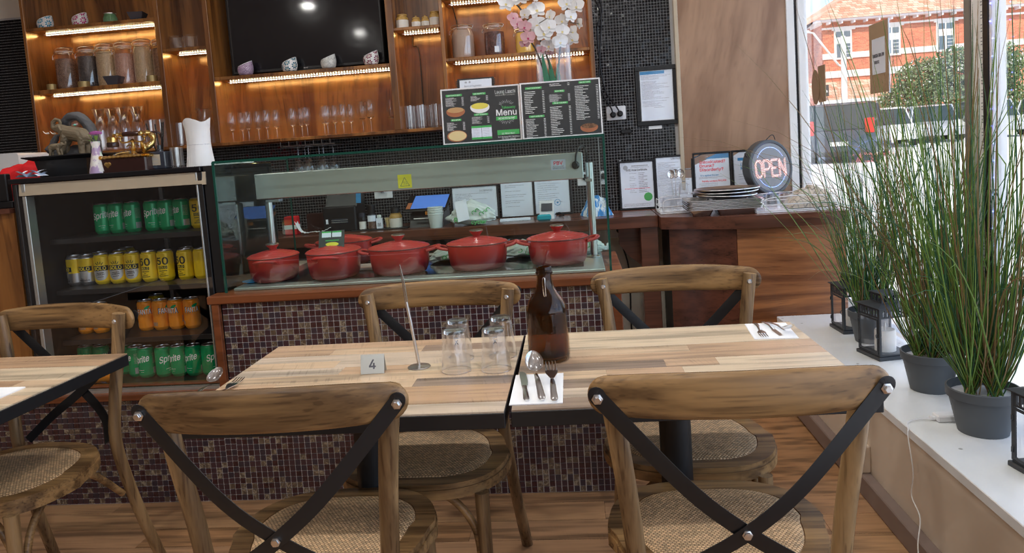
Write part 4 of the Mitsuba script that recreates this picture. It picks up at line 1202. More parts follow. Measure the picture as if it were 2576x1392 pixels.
for nm, col in (('blue', (0.03, 0.24, 0.4)), ('pink', (0.4, 0.02, 0.14)), ('plum', (0.16, 0.02, 0.05)), ('teal', (0.01, 0.1, 0.15))):
    pr('m_petal_' + nm, proc(petals_fn(col)), 0.2)
pr('m_crackle_purple', proc(crackle_fn((0.32, 0.2, 0.34))), 0.2)
pr('m_crackle_white', proc(crackle_fn((0.6, 0.6, 0.55))), 0.2)
pr('m_mauve', (0.3, 0.04, 0.12), 0.3)


def holder(label, at, rz, m, inside='m_white', s=1.0):
    """A round tealight holder with a slanting rim."""
    t = Thing('candle_holder', label, 'candle holder', 'mosaic candle holders on the wooden shelves', at=at, rz=rz)
    n, rows = 40, 10
    a = np.linspace(0, 2 * np.pi, n + 1)
    prof = [(0.026, 0.0), (0.036, 0.004), (0.042, 0.018), (0.0455, 0.036), (0.0455, 0.052), (0.043, 0.07), (0.040, 0.084)]
    pr_ = curve([(x, 0, z) for x, z in prof], rows)
    v, uv = [], []
    for i in range(rows):
        k = i / (rows - 1)
        zz = pr_[i, 2] + k ** 2 * (-0.016 + 0.016 * np.sin(a - 0.9))
        v.append(np.stack([pr_[i, 0] * np.cos(a), pr_[i, 0] * np.sin(a), zz], -1))
        uv.append(np.stack([a / (2 * np.pi), np.full(n + 1, k)], -1))
    def grid(v):
        f = []
        for i in range(rows - 1):
            for j in range(n):
                q = i * (n + 1) + j
                f += [(q, q + 1, q + n + 2), (q, q + n + 2, q + n + 1)]
        return np.vstack(v) * s, np.array(f)
    vv, f = grid(v)
    t.add('shell', (vv, f), m, True, uv=np.vstack(uv))
    t.add('lining', (np.vstack([r * [0.93, 0.93, 1] for r in v]) * s, f[:, ::-1]), inside, True)
    rim = np.stack([v[-1][:-1, 0] * 0.965, v[-1][:-1, 1] * 0.965, v[-1][:-1, 2]], -1) * s
    t.add('rim', tube(rim, 0.0022, 8, closed=True), 'm_white')
    t.add('foot', lathe([(0, 0.001), (0.027, 0.001), (0.027, 0.003), (0, 0.003)], 24).apply_scale(s), 'm_white')
    return t


zA, zB, zT, z2, z4, z5, z0 = 2.2335, 1.8645, 1.8575, 2.0455, 2.0525, 1.8575, 1.4725
holder('white holder with blue mosaic flowers at the left of the top left shelf', (-3.16, 4.24, zA), -120, 'm_petal_blue', 'm_petal_teal')
holder('white holder with pink mosaic flowers on the top left shelf', (-2.935, 4.24, zA), -120, 'm_petal_pink')
holder('purple crackle-glass holder with a dark pink inside below the television', (-1.905, 4.19, zT), -110, 'm_crackle_purple', 'm_mauve')
holder('white holder with teal mosaic flowers below the television', (-1.635, 4.19, zT), -120, 'm_petal_teal', 'm_petal_teal')
holder('whitish crackle-glass holder below the television', (-1.40, 4.19, zT), -110, 'm_crackle_white')
holder('white holder with dark plum mosaic flowers at the right below the television', (-1.145, 4.19, zT), -120, 'm_petal_plum', 'm_mauve')
gj = Thing('glass_jar', 'small squat green glass jar on the top left shelf', 'jar', at=(-2.74, 4.24, zA))
pr('m_green_glass', (0.1, 0.2, 0.1), 0.08)
gj.add('body', lathe([(0, 0), (0.03, 0), (0.04, 0.012), (0.04, 0.035), (0.033, 0.05), (0.031, 0.056), (0.028, 0.055), (0.03, 0.048), (0.036, 0.034)], 28), 'm_green_glass')
gj.add('rim', lathe([(0.031, 0.056), (0.036, 0.058), (0.036, 0.064), (0.03, 0.066)], 28), 'm_steel')


def square_holder(label, at, rz):
    t = Thing('square_candle_holder', label, 'candle holder', at=at, rz=rz)
    pr_ = [np.array([[x * w, y * w, z] for x, y in ((-1, -1), (1, -1), (1, 1), (-1, 1))]) for w, z in ((0.028, 0), (0.045, 0.05), (0.038, 0.05), (0.024, 0.01))]
    v = np.vstack(pr_)
    f = [(0, 2, 1), (0, 3, 2)]
    for i in range(3):
        for j in range(4):
            k = (j + 1) % 4
            f += [(i * 4 + j, i * 4 + k, i * 4 + 4 + k), (i * 4 + j, i * 4 + 4 + k, i * 4 + 4 + j)]
    f += [(12, 13, 14), (12, 14, 15)]
    t.add('body', trimesh.Trimesh(v, f, process=False), 'm_smoke', False)
    t.add('tealight', lathe([(0, 0.012), (0.018, 0.012), (0.018, 0.028), (0.016, 0.026), (0, 0.026)], 18), 'm_white')
    return t


pr('m_smoke', (0.035, 0.04, 0.055), 0.06, 0, 0.8)
square_holder('smoky dark square glass candle holder on the top left shelf', (-2.56, 4.23, zA), 12)
square_holder('smoky dark square glass candle holder in front of the storage jars', (-2.725, 4.185, zB), 8)


def jar(label, at, r, h, fill, fh=0.9, lid='m_flute_glass'):
    """A glass storage jar with a wire-bailed lid and its dry contents."""
    t = Thing('storage_jar', label, 'jar', 'glass storage jars with wire-bailed lids', at=at)
    p = [(0, 0.001), (r * 0.86, 0.001), (r * 0.96, 0.008), (r, 0.03), (r, h * 0.62), (r * 0.97, h * 0.72), (r * 0.85, h * 0.82), (r * 0.76, h * 0.87), (r * 0.76, h * 0.89)]
    t.add('body', lathe(p, 32), 'm_flute_glass', 50)
    q = [(x * 0.955, max(z, 0.006)) for x, z in p if z <= h * fh]
    t.add('contents', lathe([(0, 0.006)] + q[1:] + [(q[-1][0] * 0.98, h * fh), (0, h * fh + 0.004)], 28), fill, 40)
    l = t.add('lid', lathe([(r * 0.8, h * 0.9), (r * 0.86, h * 0.905), (r * 0.87, h * 0.94), (r * 0.8, h * 0.965), (r * 0.5, h), (0, h)], 32), 'm_lid_glass', 40)
    t.add('seal', lathe([(r * 0.78, h * 0.885), (r * 0.84, h * 0.888), (r * 0.84, h * 0.898), (r * 0.78, h * 0.9)], 28), 'm_wax', parent=l)
    b = t.add('wire_bail', cat(tube(np.stack([r * 0.79 * np.cos(np.linspace(0, 2 * np.pi, 28)), r * 0.79 * np.sin(np.linspace(0, 2 * np.pi, 28)), np.full(28, h * 0.865)], -1), 0.0016, 5),
                               tube(curve([(-r * 0.8, -0.01, h * 0.865), (-r * 0.98, -0.012, h * 0.9), (-r * 0.9, 0, h * 0.99), (0, 0, h * 1.005), (r * 0.9, 0, h * 0.97), (r * 0.85, 0, h * 0.87)], 20), 0.0017, 5),
                               tube(curve([(-r * 0.8, -0.015, h * 0.87), (-r * 1.08, -0.02, h * 0.82), (-r * 1.12, -0.02, h * 0.72), (-r * 0.98, -0.02, h * 0.78)], 14), 0.0017, 5)), 'm_steel')
    return t


mat('m_lid_glass', {'type': 'thindielectric', 'int_ior': 1.7, 'specular_transmittance': {'type': 'rgb', 'value': [0.85, 0.82, 0.75]}}, False)


def fill(nm, a, b, sc, wrap=0.0):
    def fn(p, n, uv):
        d1, d2, r = voronoi((p.x + 0.5 * p.y) * sc, p.z * sc)
        return mix(a, b, r) * (0.45 + 0.55 * smoothstep(0.02, 0.25, d2 - d1))
    pr(nm, proc(fn), 0.6)


fill('m_fill_clove', (0.12, 0.06, 0.04), (0.26, 0.15, 0.1), 170)
fill('m_fill_black', (0.02, 0.018, 0.02), (0.07, 0.06, 0.06), 190)
fill('m_fill_seed', (0.42, 0.28, 0.15), (0.62, 0.46, 0.28), 210)
fill('m_fill_pink', (0.42, 0.2, 0.14), (0.55, 0.33, 0.25), 130)
fill('m_fill_bark', (0.16, 0.07, 0.03), (0.3, 0.15, 0.07), 110)
pr('m_fill_taupe', (0.38, 0.28, 0.22), 0.7)
fill('m_fill_bean', (0.05, 0.012, 0.01), (0.13, 0.04, 0.03), 110)
pr('m_fill_yellow', (0.75, 0.5, 0.1), 0.7)
jar('tall glass jar of brown cloves, leftmost of six on the lit left shelf', (-3.095, 4.29, zB), 0.06, 0.265, 'm_fill_clove', 0.72)
jar('tall glass jar of black spice, second of six on the left shelf', (-2.95, 4.29, zB), 0.058, 0.262, 'm_fill_black', 0.75)
jar('tall glass jar of pale seeds, third of six on the left shelf', (-2.835, 4.30, zB), 0.06, 0.27, 'm_fill_seed', 0.8)
jar('tall glass jar holding pinkish spice with dark pieces, fourth on the left shelf', (-2.712, 4.29, zB), 0.058, 0.268, 'm_fill_pink', 0.72)
jar('tall glass jar of fine tan seeds, fifth of six on the left shelf', (-2.595, 4.30, zB), 0.058, 0.276, 'm_fill_seed', 0.82)
jar('tall glass jar of dark bark at the right end of the left shelf', (-2.482, 4.31, zB), 0.055, 0.27, 'm_fill_bark', 0.78)
jar('wide glass jar filled with taupe powder on the right shelf', (-0.61, 4.27, z5), 0.066, 0.2, 'm_fill_taupe', 0.83)
jb = jar('wide glass jar of dark red beans with a small label on the right shelf', (-0.425, 4.27, z5), 0.06, 0.194, 'm_fill_bean', 0.72)
jb.add('label', trimesh.Trimesh(*[np.asarray(q) for q in (lambda a: (np.array([[0.0605 * math.sin(x), -0.0605 * math.cos(x), z] for x in a for z in (0.02, 0.055)]), [(2 * i, 2 * i + 2, 2 * i + 3) for i in range(5)] + [(2 * i, 2 * i + 3, 2 * i + 1) for i in range(5)]))(np.linspace(0.05, 0.5, 6))], process=False), 'm_paper', False)
jar('glass jar of yellow powder half hidden by the white flowers', (-0.25, 4.29, z5), 0.056, 0.15, 'm_fill_yellow', 0.85)

for (x, y, r, h, m, lbl) in ((-3.14, 4.2, 0.026, 0.036, 'm_dull_gold', 'ribbed dull gold tealight cup at the left end of the jar shelf'), (-2.93, 4.2, 0.033, 0.036, 'm_dull_gold', 'brass tealight cup in front of the second jar'), (-2.495, 4.2, 0.03, 0.038, 'm_dull_gold', 'brass tealight cup at the right end of the jar shelf')):
    n = 36
    m_ = lathe([(0, 0), (r * 0.95, 0), (r, 0.003), (r, h), (r * 0.9, h), (r * 0.88, 0.006), (0, 0.006)], n)
    v_ = m_.vertices
    a_ = np.arctan2(v_[:, 1], v_[:, 0])
    m_.vertices = v_ * np.column_stack([1 + 0.0 * np.cos(a_ * 12)] * 2 + [np.ones(len(v_))])
    one('tealight_cup', m_, m, lbl, 'candle holder', smooth=30, at=(x, y, zB))

# stoneware jars, white with a mustard shoulder
pr('m_stoneware', (0.78, 0.74, 0.66), 0.2)
pr('m_mustard', (0.42, 0.25, 0.07), 0.2)


def crock(label, at, r, h, lid):
    t = Thing('stoneware_jar', label, 'jar', 'white and mustard stoneware jars on the small shelf', at=at)
    t.add('body', lathe([(0, 0), (r * 0.95, 0), (r, 0.004), (r, h * 0.56)], 30), 'm_stoneware', 40)
    t.add('shoulder', lathe([(r, h * 0.56), (r, h * 0.66), (r * 0.93, h * 0.74), (r * 0.76, h * 0.79), (r * 0.74, h * 0.84), (r * 0.82, h * 0.87), (r * 0.82, h * 0.93), (r * 0.7, h * 0.95), (0, h * 0.9)], 30), 'm_mustard', 40)
    if lid:
        t.add('lid', lathe([(r * 0.74, h * 0.93), (r * 0.7, h * 1.0), (r * 0.3, h * 1.05), (r * 0.16, h * 1.08), (r * 0.2, h * 1.15), (0, h * 1.18)], 24), 'm_mustard', 40)
    return t


crock('broad stoneware jar at the left of the small upper shelf', (-0.95, 4.22, z4), 0.036, 0.088, False)
crock('small lidded stoneware jar, the left one of the small pair', (-0.868, 4.22, z4), 0.027, 0.06, True)
crock('small lidded stoneware jar, the right one of the small pair', (-0.815, 4.22, z4), 0.0225, 0.06, True)
crock('tall stoneware jar at the right of the small upper shelf', (-0.758, 4.23, z4), 0.0325, 0.092, False)

# glasses along the bottom board
def flute_prof(h, r, stem):
    return [(0.0, 0.002), (0.027, 0.001), (0.027, 0.0025), (0.008, 0.005), (0.0035, 0.012), (0.0033, stem * 0.9), (0.005, stem), (r * 0.6, stem + (h - stem) * 0.12), (r * 0.92, stem + (h - stem) * 0.35), (r, stem + (h - stem) * 0.55), (r * 0.93, stem + (h - stem) * 0.8), (r * 0.8, h)]


def bowl_fill(h, r, stem):
    return lathe([(0.0045, stem - 0.001), (r * 0.57, stem + (h - stem) * 0.12), (0, stem + (h - stem) * 0.1)], 20)


flute = [('body', mikit.ply(lathe(flute_prof(0.178, 0.0255, 0.066), 24), 'm_flute_glass', 60)), ('stem', mikit.ply(bowl_fill(0.178, 0.0255, 0.066), 'm_glass', 60))]
wine = [('body', mikit.ply(lathe(flute_prof(0.192, 0.034, 0.078), 24), 'm_flute_glass', 60)), ('stem', mikit.ply(bowl_fill(0.192, 0.034, 0.078), 'm_glass', 60))]
tall = [('body', mikit.ply(lathe([(0.0, 0.013), (0.024, 0.013), (0.0255, 0.14)], 24), 'm_flute_glass', 60)), ('outer_wall', mikit.ply(lathe([(0, 0.0), (0.025, 0.0), (0.027, 0.002), (0.0275, 0.141), (0.0255, 0.141)], 24), 'm_flute_glass', 60))]


def glass(kind, lbl, catg, grp, parts, at, sc=1.0, rx=0):
    t = Thing(kind, lbl, catg, grp, t=place(at, 0, rx, 0, sc))
    for p, d in parts:
        t.add(p, d, None)
    return t


FX = [-2.045, -2.005, -1.945, -1.905, -1.828, -1.79, -1.667, -1.632, -1.581, -1.492, -1.455, -1.425, -1.358, -1.325]
for i, x in enumerate(FX):
    glass('champagne_flute', 'empty champagne flute, ' + ORD[i] + ' in the row below the television', 'glass', 'champagne flutes on the bottom board', flute, (x, 4.235 + 0.05 * (i % 2), z0))
glass('wine_glass', 'wine glass at the right end of the flutes, its bowl wider than theirs', 'glass', None, wine, (-1.255, 4.29, z0), 0.97)
glass('wine_glass', 'tallest wine glass at the right end of the row of flutes', 'glass', None, wine, (-1.19, 4.235, z0))
glass('champagne_flute', 'single champagne flute standing apart by the right upright of the television bay', 'glass', None, flute, (-1.068, 4.24, z0), 1.02)
for i, (x, y) in enumerate([(-0.952, 4.33), (-0.958, 4.25), (-0.915, 4.32), (-0.882, 4.24), (-0.84, 4.31), (-0.80, 4.25), (-0.752, 4.27), (-0.76, 4.34)]):
    glass('highball_glass', 'clear highball glass ' + ('at the back' if y > 4.28 else 'at the front') + ' of the narrow right bay, ' + ORD[[0, 0, 1, 1, 2, 2, 3, 3][i]] + ' there', 'glass', 'highball glasses in the narrow right bay', tall, (x, y, z0))
for i, (x, y) in enumerate([(-2.585, 4.28), (-2.53, 4.29), (-2.475, 4.27)]):
    glass('highball_glass', 'clear highball glass behind the reed sticks, ' + ORD[i] + ' of three', 'glass', 'highball glasses behind the reed diffuser', tall, (x, y, z0), 1.25)
glass('highball_glass', 'single clear highball glass just left of the white scalloped vase', 'glass', None, tall, (-2.365, 4.22, z0))
low = [('body', mikit.ply(lathe([(0, 0), (0.036, 0), (0.0385, 0.003), (0.0395, 0.08), (0.0375, 0.08), (0.0365, 0.012), (0, 0.011)], 10), 'm_flute_glass', 20))]
glass('whisky_glass', 'left whisky glass on the small shelf beside the television', 'glass', None, low, (-2.335, 4.23, z2))
glass('whisky_glass', 'right whisky glass on the small shelf beside the television', 'glass', None, low, (-2.245, 4.23, z2))
jg = Thing('glass_jug', 'clear glass jug with a handle behind the white scalloped vase', 'jug', at=(-2.235, 4.28, z0))
jg.add('body', lathe([(0, 0.0), (0.05, 0.0), (0.056, 0.006), (0.056, 0.1), (0.045, 0.15), (0.04, 0.18), (0.05, 0.22), (0.047, 0.22), (0.037, 0.18), (0.042, 0.15), (0.052, 0.1), (0.052, 0.01), (0, 0.008)], 28), 'm_flute_glass', 50)
jg.add('handle', tube(curve([(-0.045, 0, 0.2), (-0.085, 0, 0.19), (-0.09, 0, 0.13), (-0.056, 0, 0.09)], 16), 0.005, 8), 'm_glass', 50)
cprof = curve([(0.032, 0, 0.0), (0.0375, 0, 0.01), (0.038, 0, 0.06), (0.037, 0, 0.13), (0.032, 0, 0.165), (0.0235, 0, 0.19), (0.0265, 0, 0.215), (0.04, 0, 0.255), (0.043, 0, 0.268)], 22)
carafe = [('body', mikit.ply(lathe([(0, 0.0)] + [(p[0], p[2]) for p in cprof], 28), 'm_flute_glass', 60)),
          ('inner_wall', mikit.ply(lathe([(0, 0.008)] + [(p[0] - 0.003, max(p[2], 0.008)) for p in cprof], 28), 'm_flute_glass', 60)),
          ('neck_ring', mikit.ply(lathe([(p[0] - 0.0025, p[2]) for p in cprof[11:18]] + [(p[0] + 0.001, p[2]) for p in cprof[11:18]][::-1], 28), 'm_glass', 60))]
for i, (x, y) in enumerate([(-2.905, 4.27), (-2.835, 4.29), (-2.75, 4.27), (-2.675, 4.29)]):
    glass('carafe', 'slim glass carafe with pinched neck and flared rim, ' + ORD[i] + ' of four', 'carafe', 'glass carafes in the left bay', carafe, (x, y, z0))
one('pink_card', box(-0.045, 0.04, 0, 0.003, 0, 0.1), 'm_pink_paper', 'pale pink card standing behind the bud vase', 'card', at=(-2.99, 4.25, z0), rx=-12)
pr('m_pink_paper', (0.75, 0.45, 0.38), 0.7)

# stemware hanging under the board
rk = Thing('glass_rack', 'chromed wire rack under the wooden board holding hanging stemware', 'rack')
for i in range(7):
    x = -1.72 + i * 0.05
    rk.add('rail', tube(curve([(x, 4.15, 1.45), (x, 4.152, 1.425), (x, 4.18, 1.42), (x, 4.40, 1.42)], 14), 0.0022, 6), 'm_chrome')
rk.add('crossbar', tube([(-1.73, 4.2, 1.4235), (-1.41, 4.2, 1.4235)], 0.0025, 6), 'm_chrome')
for i, (x, y) in enumerate([(-1.645, 4.22), (-1.645, 4.33), (-1.57, 4.19), (-1.545, 4.3), (-1.49, 4.22), (-1.47, 4.34)]):
    glass('hanging_wine_glass', 'wine glass hanging upside down from the wire rack, ' + ORD[i // 2] + (' in front' if i % 2 == 0 else ' at the back'), 'glass', 'glasses hanging upside down under the board', wine, (x, y, 1.417), 0.95, 180)
"""mirror"""
# ------------------------------------------------------------------ on top of the fridge
FT = 1.3355
pr('m_stone', (0.12, 0.115, 0.11), 0.75)
bumped('m_carved', lambda p, n, uv: fbm(p.x * 120, p.y * 120, p.z * 120, 2), 0.006, (0.15, 0.115, 0.07), 0.55)
bumped('m_rock', lambda p, n, uv: fbm(p.x * 90, p.y * 90, p.z * 90, 3), 0.008, (0.06, 0.06, 0.065), 0.7)
pb = Thing('plinth_bowl', 'black flat-topped tapering plinth under the elephant sculpture on the fridge', 'stand', at=(-2.125, 2.93, FT))
pv = np.array([[sx * a, sy * b, z] for a, b, z in ((0.105, 0.08, 0.0), (0.115, 0.09, 0.068), (0.15, 0.12, 0.082), (0.15, 0.12, 0.086)) for sx in (-1, 1) for sy in (-1, 1)])
pb.add('body', trimesh.convex.convex_hull(pv[:8]), 'm_black', 5)
pb.add('top', trimesh.convex.convex_hull(np.vstack([pv[4:8], pv[8:]])), 'm_black', 5)
E0 = (-2.145, 2.92, FT + 0.086)
es = Thing('elephant_sculpture', 'carved brown elephant with raised trunk and her calf before a grey stone arch', 'sculpture', at=E0)


def elephant(s, trunk_up):
    B = [[(0.035, 0, 0.085, 0.033), (-0.03, 0, 0.09, 0.03)], [(-0.03, 0, 0.09, 0.03), (-0.05, 0, 0.1, 0.024)], [(-0.045, 0, 0.1, 0.022), (-0.065, 0, 0.105, 0.021)],
         [(0.035, 0, 0.085, 0.033), (0.05, 0, 0.075, 0.03)]]
    for x, dx in ((0.048, 0.008), (-0.028, -0.012)):
        for y in (-0.016, 0.016):
            B += [[(x, y, 0.07, 0.017), (x + dx * (1 if y > 0 else 0.3), y, 0.035, 0.0125)], [(x + dx * (1 if y > 0 else 0.3), y, 0.035, 0.0125), (x + dx, y, 0.004, 0.013)]]
    if trunk_up:
        tr = [(-0.078, 0, 0.1, 0.0125), (-0.092, 0, 0.108, 0.0105), (-0.095, 0, 0.128, 0.009), (-0.083, 0, 0.142, 0.008), (-0.066, 0, 0.14, 0.007), (-0.06, 0, 0.128, 0.006)]
    else:
        tr = [(-0.078, 0, 0.1, 0.0125), (-0.092, 0, 0.1, 0.0105), (-0.105, 0, 0.112, 0.009), (-0.11, 0, 0.126, 0.007)]
    B += [[a, b] for a, b in zip(tr, tr[1:])]
    B += [[(0.062, 0, 0.1, 0.005), (0.078, 0, 0.085, 0.004)], [(0.078, 0, 0.085, 0.004), (0.08, 0, 0.055, 0.0035)]]
    for y in (-1, 1):
        B.append([(-0.05, y * 0.021, 0.114, 0.006), (-0.036, y * 0.031, 0.1, 0.006), (-0.044, y * 0.027, 0.084, 0.005)])
    B = [[tuple(np.array(q) * s) for q in b] for b in B]
    return blob(B, 0.004 * max(s, 0.6), 6)


es.add('elephant', turn(elephant(0.98, True), (0, 1, 0), 9).apply_translation((0.02, 0, 0.004)), 'm_carved', True)
es.add('calf', elephant(0.42, False).apply_transform(np.diag([-1, 1, 1, 1.0])).apply_translation((0.0, -0.07, 0.0)), 'm_carved', True)
for s in (-1, 1):
    es.add('tusk', tube(curve([(-0.062, s * 0.018, 0.098), (-0.076, s * 0.021, 0.098), (-0.086, s * 0.021, 0.108)], 10), np.linspace(0.0042, 0.001, 10), 7), 'm_wax')
pa = curve([(-0.045, 0.05, 0.03), (-0.042, 0.05, 0.11), (-0.015, 0.05, 0.16), (0.035, 0.05, 0.162), (0.072, 0.05, 0.12), (0.088, 0.05, 0.06), (0.09, 0.05, 0.0)], 22)
am = tube(pa, np.linspace(0.02, 0.032, 22), 12, flat=(1, 0.75))
nv = meshkit.noise(am.vertices * 60, 4)[:, None] - 0.5
am.vertices = am.vertices + am.vertex_normals * nv * 0.008
es.add('stone_arch', am, 'm_rock', 60, label='rough grey stone arch')
rm = blob([[(-0.07, 0.02, 0.0, 0.02), (0.07, 0.03, 0.0, 0.02), (0.0, 0.05, 0.02, 0.025)], [(-0.08, 0.0, 0.03, 0.018), (-0.05, 0.02, 0.0, 0.02)], [(-0.075, 0.01, 0.045, 0.014), (-0.06, 0.02, 0.08, 0.012)]], 0.006, 2)
rm.vertices = np.column_stack([rm.vertices[:, :2], np.maximum(rm.vertices[:, 2], 0.0)]) + (meshkit.noise(rm.vertices * 90, 2)[:, None] - 0.5) * 0.006
es.add('rock', rm, 'm_rock', 40)
pr('m_green_glow', (0.05, 0.5, 0.3), 0.2)
es.add('crystal_ball', lathe([(0, -0.022), (0.012, -0.018), (0.02, -0.008), (0.021, 0.004), (0.014, 0.016), (0, 0.02)], 20).apply_translation((0.028, 0.02, 0.13)), 'm_flute_glass', 60, label='small glass ball with a green light')
es.add('green_light', lathe([(0, -0.006), (0.008, 0), (0, 0.006)], 10).apply_translation((0.034, 0.015, 0.126)), 'm_green_glow')

bv = Thing('bud_vase', 'small flared ceramic vase glazed white, lilac and mint on the fridge', 'vase', at=(-1.918, 2.775, FT))


def glaze_fn(p, n, uv):
    c = mix((0.8, 0.76, 0.72), (0.42, 0.3, 0.48), smoothstep(0.48, 0.62, fbm(p.x * 55, p.y * 55, p.z * 40, 3)))
    return mix(c, (0.35, 0.7, 0.58), smoothstep(0.55, 0.7, fbm(p.x * 40 + 9, p.y * 40, p.z * 25 + 5, 2)) * 0.7)


pr('m_glaze', proc(glaze_fn), 0.2)
bv.add('body', lathe([(0, 0), (0.033, 0), (0.0335, 0.004), (0.026, 0.045), (0.0175, 0.085), (0.0145, 0.108), (0.0185, 0.126), (0.0175, 0.128), (0.012, 0.108), (0.0, 0.1)], 32), 'm_glaze', 50)
fl = Thing('flower', 'small pink carnation with green stem in the ceramic bud vase', 'flower', at=(-1.916, 2.775, FT + 0.1))
pr('m_pink', (0.62, 0.2, 0.55), 0.7)
pm = []
for i in range(90):
    d = rng.normal(size=3)
    d /= np.linalg.norm(d)
    d[2] = abs(d[2]) * 0.5
    c = np.array([0.004, 0, 0.056]) + d * [0.02, 0.016, 0.014]
    a_, b_ = np.cross(d, [0, 0.3, 1]), d
    pm.append(trimesh.Trimesh([c - a_ * 0.006, c + a_ * 0.006, c + a_ * 0.005 + b_ * 0.005 + [0, 0, 0.004], c - a_ * 0.005 + b_ * 0.005 + [0, 0, 0.005]], [[0, 1, 2], [0, 2, 3]], process=False))
lab(fl.add('petals', cat(*pm), 'm_pink', False), None, kind='stuff')
fl.add('calyx', lathe([(0.003, 0.033), (0.007, 0.043), (0.008, 0.05), (0, 0.052)], 12).apply_translation((0.003, 0, 0)), 'm_grass_a')
fl.add('stem', tube(curve([(0, 0, -0.05), (0, 0, 0.0), (0.003, 0, 0.035)], 8), 0.0022, 6), 'm_grass_a')
fl.add('leaf', tube(curve([(0, 0, 0), (-0.012, 0, 0.035), (-0.028, 0, 0.06)], 8), np.linspace(0.0025, 0.0005, 8), 4), 'm_grass_a')
fl.add('leaf', tube(curve([(-0.004, 0, 0.012), (-0.018, -0.004, 0.03), (-0.03, -0.006, 0.036)], 8), np.linspace(0.0025, 0.0005, 8), 4), 'm_grass_a')

# the golden telephone
ph = Thing('telephone', 'ornate old-fashioned golden telephone with a dark wooden base', 'telephone', at=(-1.812, 2.84, FT), rz=4)
pr('m_mahogany', (0.035, 0.014, 0.012), 0.08, 0, 0.6)
rb = sbox(-0.082, -0.058, 0.082, 0.058).buffer(0.012)
ph.add('base', cat(prism(rb, 0.05, 0.004), prism(rb.buffer(0.005), 0.006, 0.0)), 'm_mahogany', 30)
tr_ = np.array(rb.buffer(0.002).exterior.segmentize(0.006).coords)[:-1]
an = np.arange(len(tr_)) * 1.1
ph.add('rope_trim', tube(np.column_stack([tr_, 0.06 + 0 * an]), 0.0065 + 0.0022 * np.sin(an * 2), 8, closed=True), 'm_gold', 60)
ph.add('top_plate', prism(rb.buffer(-0.004), 0.008, 0.056), 'm_gold')
dl = ph.add('dial', lathe([(0, 0.002), (0.04, 0.0), (0.042, 0.006), (0.03, 0.01), (0.012, 0.012), (0, 0.013)], 30).apply_transform(trimesh.transformations.rotation_matrix(0.3, (1, 0, 0))).apply_translation((-0.03, -0.01, 0.064)), 'm_gold')
for i in range(10):
    a_ = i * 0.56
    ph.add('finger_hole', lathe([(0, 0), (0.0045, 0), (0.0045, 0.002), (0, 0.002)], 10).apply_transform(trimesh.transformations.rotation_matrix(0.3, (1, 0, 0))).apply_translation((-0.03 + 0.031 * math.cos(a_), -0.01 + 0.03 * math.sin(a_), 0.0735 + 0.031 * 0.3 * math.sin(a_))), 'm_ink', parent=dl)
ph.add('keyhole_heart', move(cat(turn(lathe([(0, 0), (0.0085, 0), (0, 0.004)], 16), (1, 0, 0), 90), turn(lathe([(0, 0), (0.0085, 0), (0, 0.004)], 16), (1, 0, 0), 90).apply_translation((0.011, 0, 0)), upright(prism([(-0.008, -0.002), (0.019, -0.002), (0.0055, -0.017)], 0.002))), -0.068, -0.0705, 0.033), 'm_gold')
ph.add('column', lathe([(0.026, 0.062), (0.024, 0.068), (0.012, 0.074), (0.008, 0.082), (0.012, 0.09), (0.0075, 0.098), (0.006, 0.118), (0.011, 0.124), (0.005, 0.13), (0, 0.132)], 24).apply_translation((0.008, 0.005, 0)), 'm_gold', 50)
ph.add('cradle', cat(tube(curve([(-0.042, 0.005, 0.14), (-0.04, 0.005, 0.122), (-0.02, 0.005, 0.118), (0.008, 0.005, 0.124), (0.036, 0.005, 0.118), (0.056, 0.005, 0.122), (0.058, 0.005, 0.14)], 30), 0.0032, 8),
                     tube(curve([(-0.042, -0.015, 0.142), (-0.042, 0.005, 0.134), (-0.042, 0.025, 0.142)], 12), 0.003, 8), tube(curve([(0.058, -0.015, 0.142), (0.058, 0.005, 0.134), (0.058, 0.025, 0.142)], 12), 0.003, 8),
                     tube(curve([(-0.02, 0.005, 0.1), (-0.008, 0.005, 0.108), (0.008, 0.005, 0.1), (0.02, 0.005, 0.108), (0.034, 0.005, 0.1)], 20), 0.002, 6)), 'm_gold', 50)
hx = lambda pts: turn(lathe(pts, 20), (0, 1, 0), 90)
hs = ph.add('handset', hx([(0, -0.035), (0.009, -0.033), (0.0105, 0.0), (0.009, 0.033), (0, 0.035)]).apply_translation((0.005, 0.005, 0.152)), 'm_mahogany', 50, label='dark turned handset grip')
ph.add('grip_end', hx([(0, -0.078), (0.006, -0.076), (0.004, -0.065), (0.009, -0.058), (0.005, -0.05), (0.009, -0.042), (0.009, -0.034), (0, -0.034)]).apply_translation((0.005, 0.005, 0.152)), 'm_gold', 50, parent=hs)
ph.add('grip_end', hx([(0, 0.034), (0.009, 0.034), (0.012, 0.045), (0.006, 0.05), (0.01, 0.06), (0.013, 0.068), (0.006, 0.08), (0, 0.085)]).apply_translation((0.005, 0.005, 0.152)), 'm_gold', 50, parent=hs)
ph.add('earpiece', cat(lathe([(0.02, 0.122), (0.021, 0.142), (0.012, 0.147), (0, 0.147)], 24).apply_translation((-0.075, 0.005, 0))), 'm_gold', 50, parent=hs)
ph.add('ear_cap', lathe([(0, 0.103), (0.021, 0.103), (0.0225, 0.108), (0.0225, 0.12), (0.02, 0.1225), (0, 0.1225)], 24).apply_translation((-0.075, 0.005, 0)), 'm_mahogany', 50, parent=hs)
hn = curve([(0.08, 0.005, 0.148), (0.094, 0.005, 0.135), (0.09, 0.005, 0.112), (0.072, -0.005, 0.096), (0.058, -0.018, 0.092)], 18)
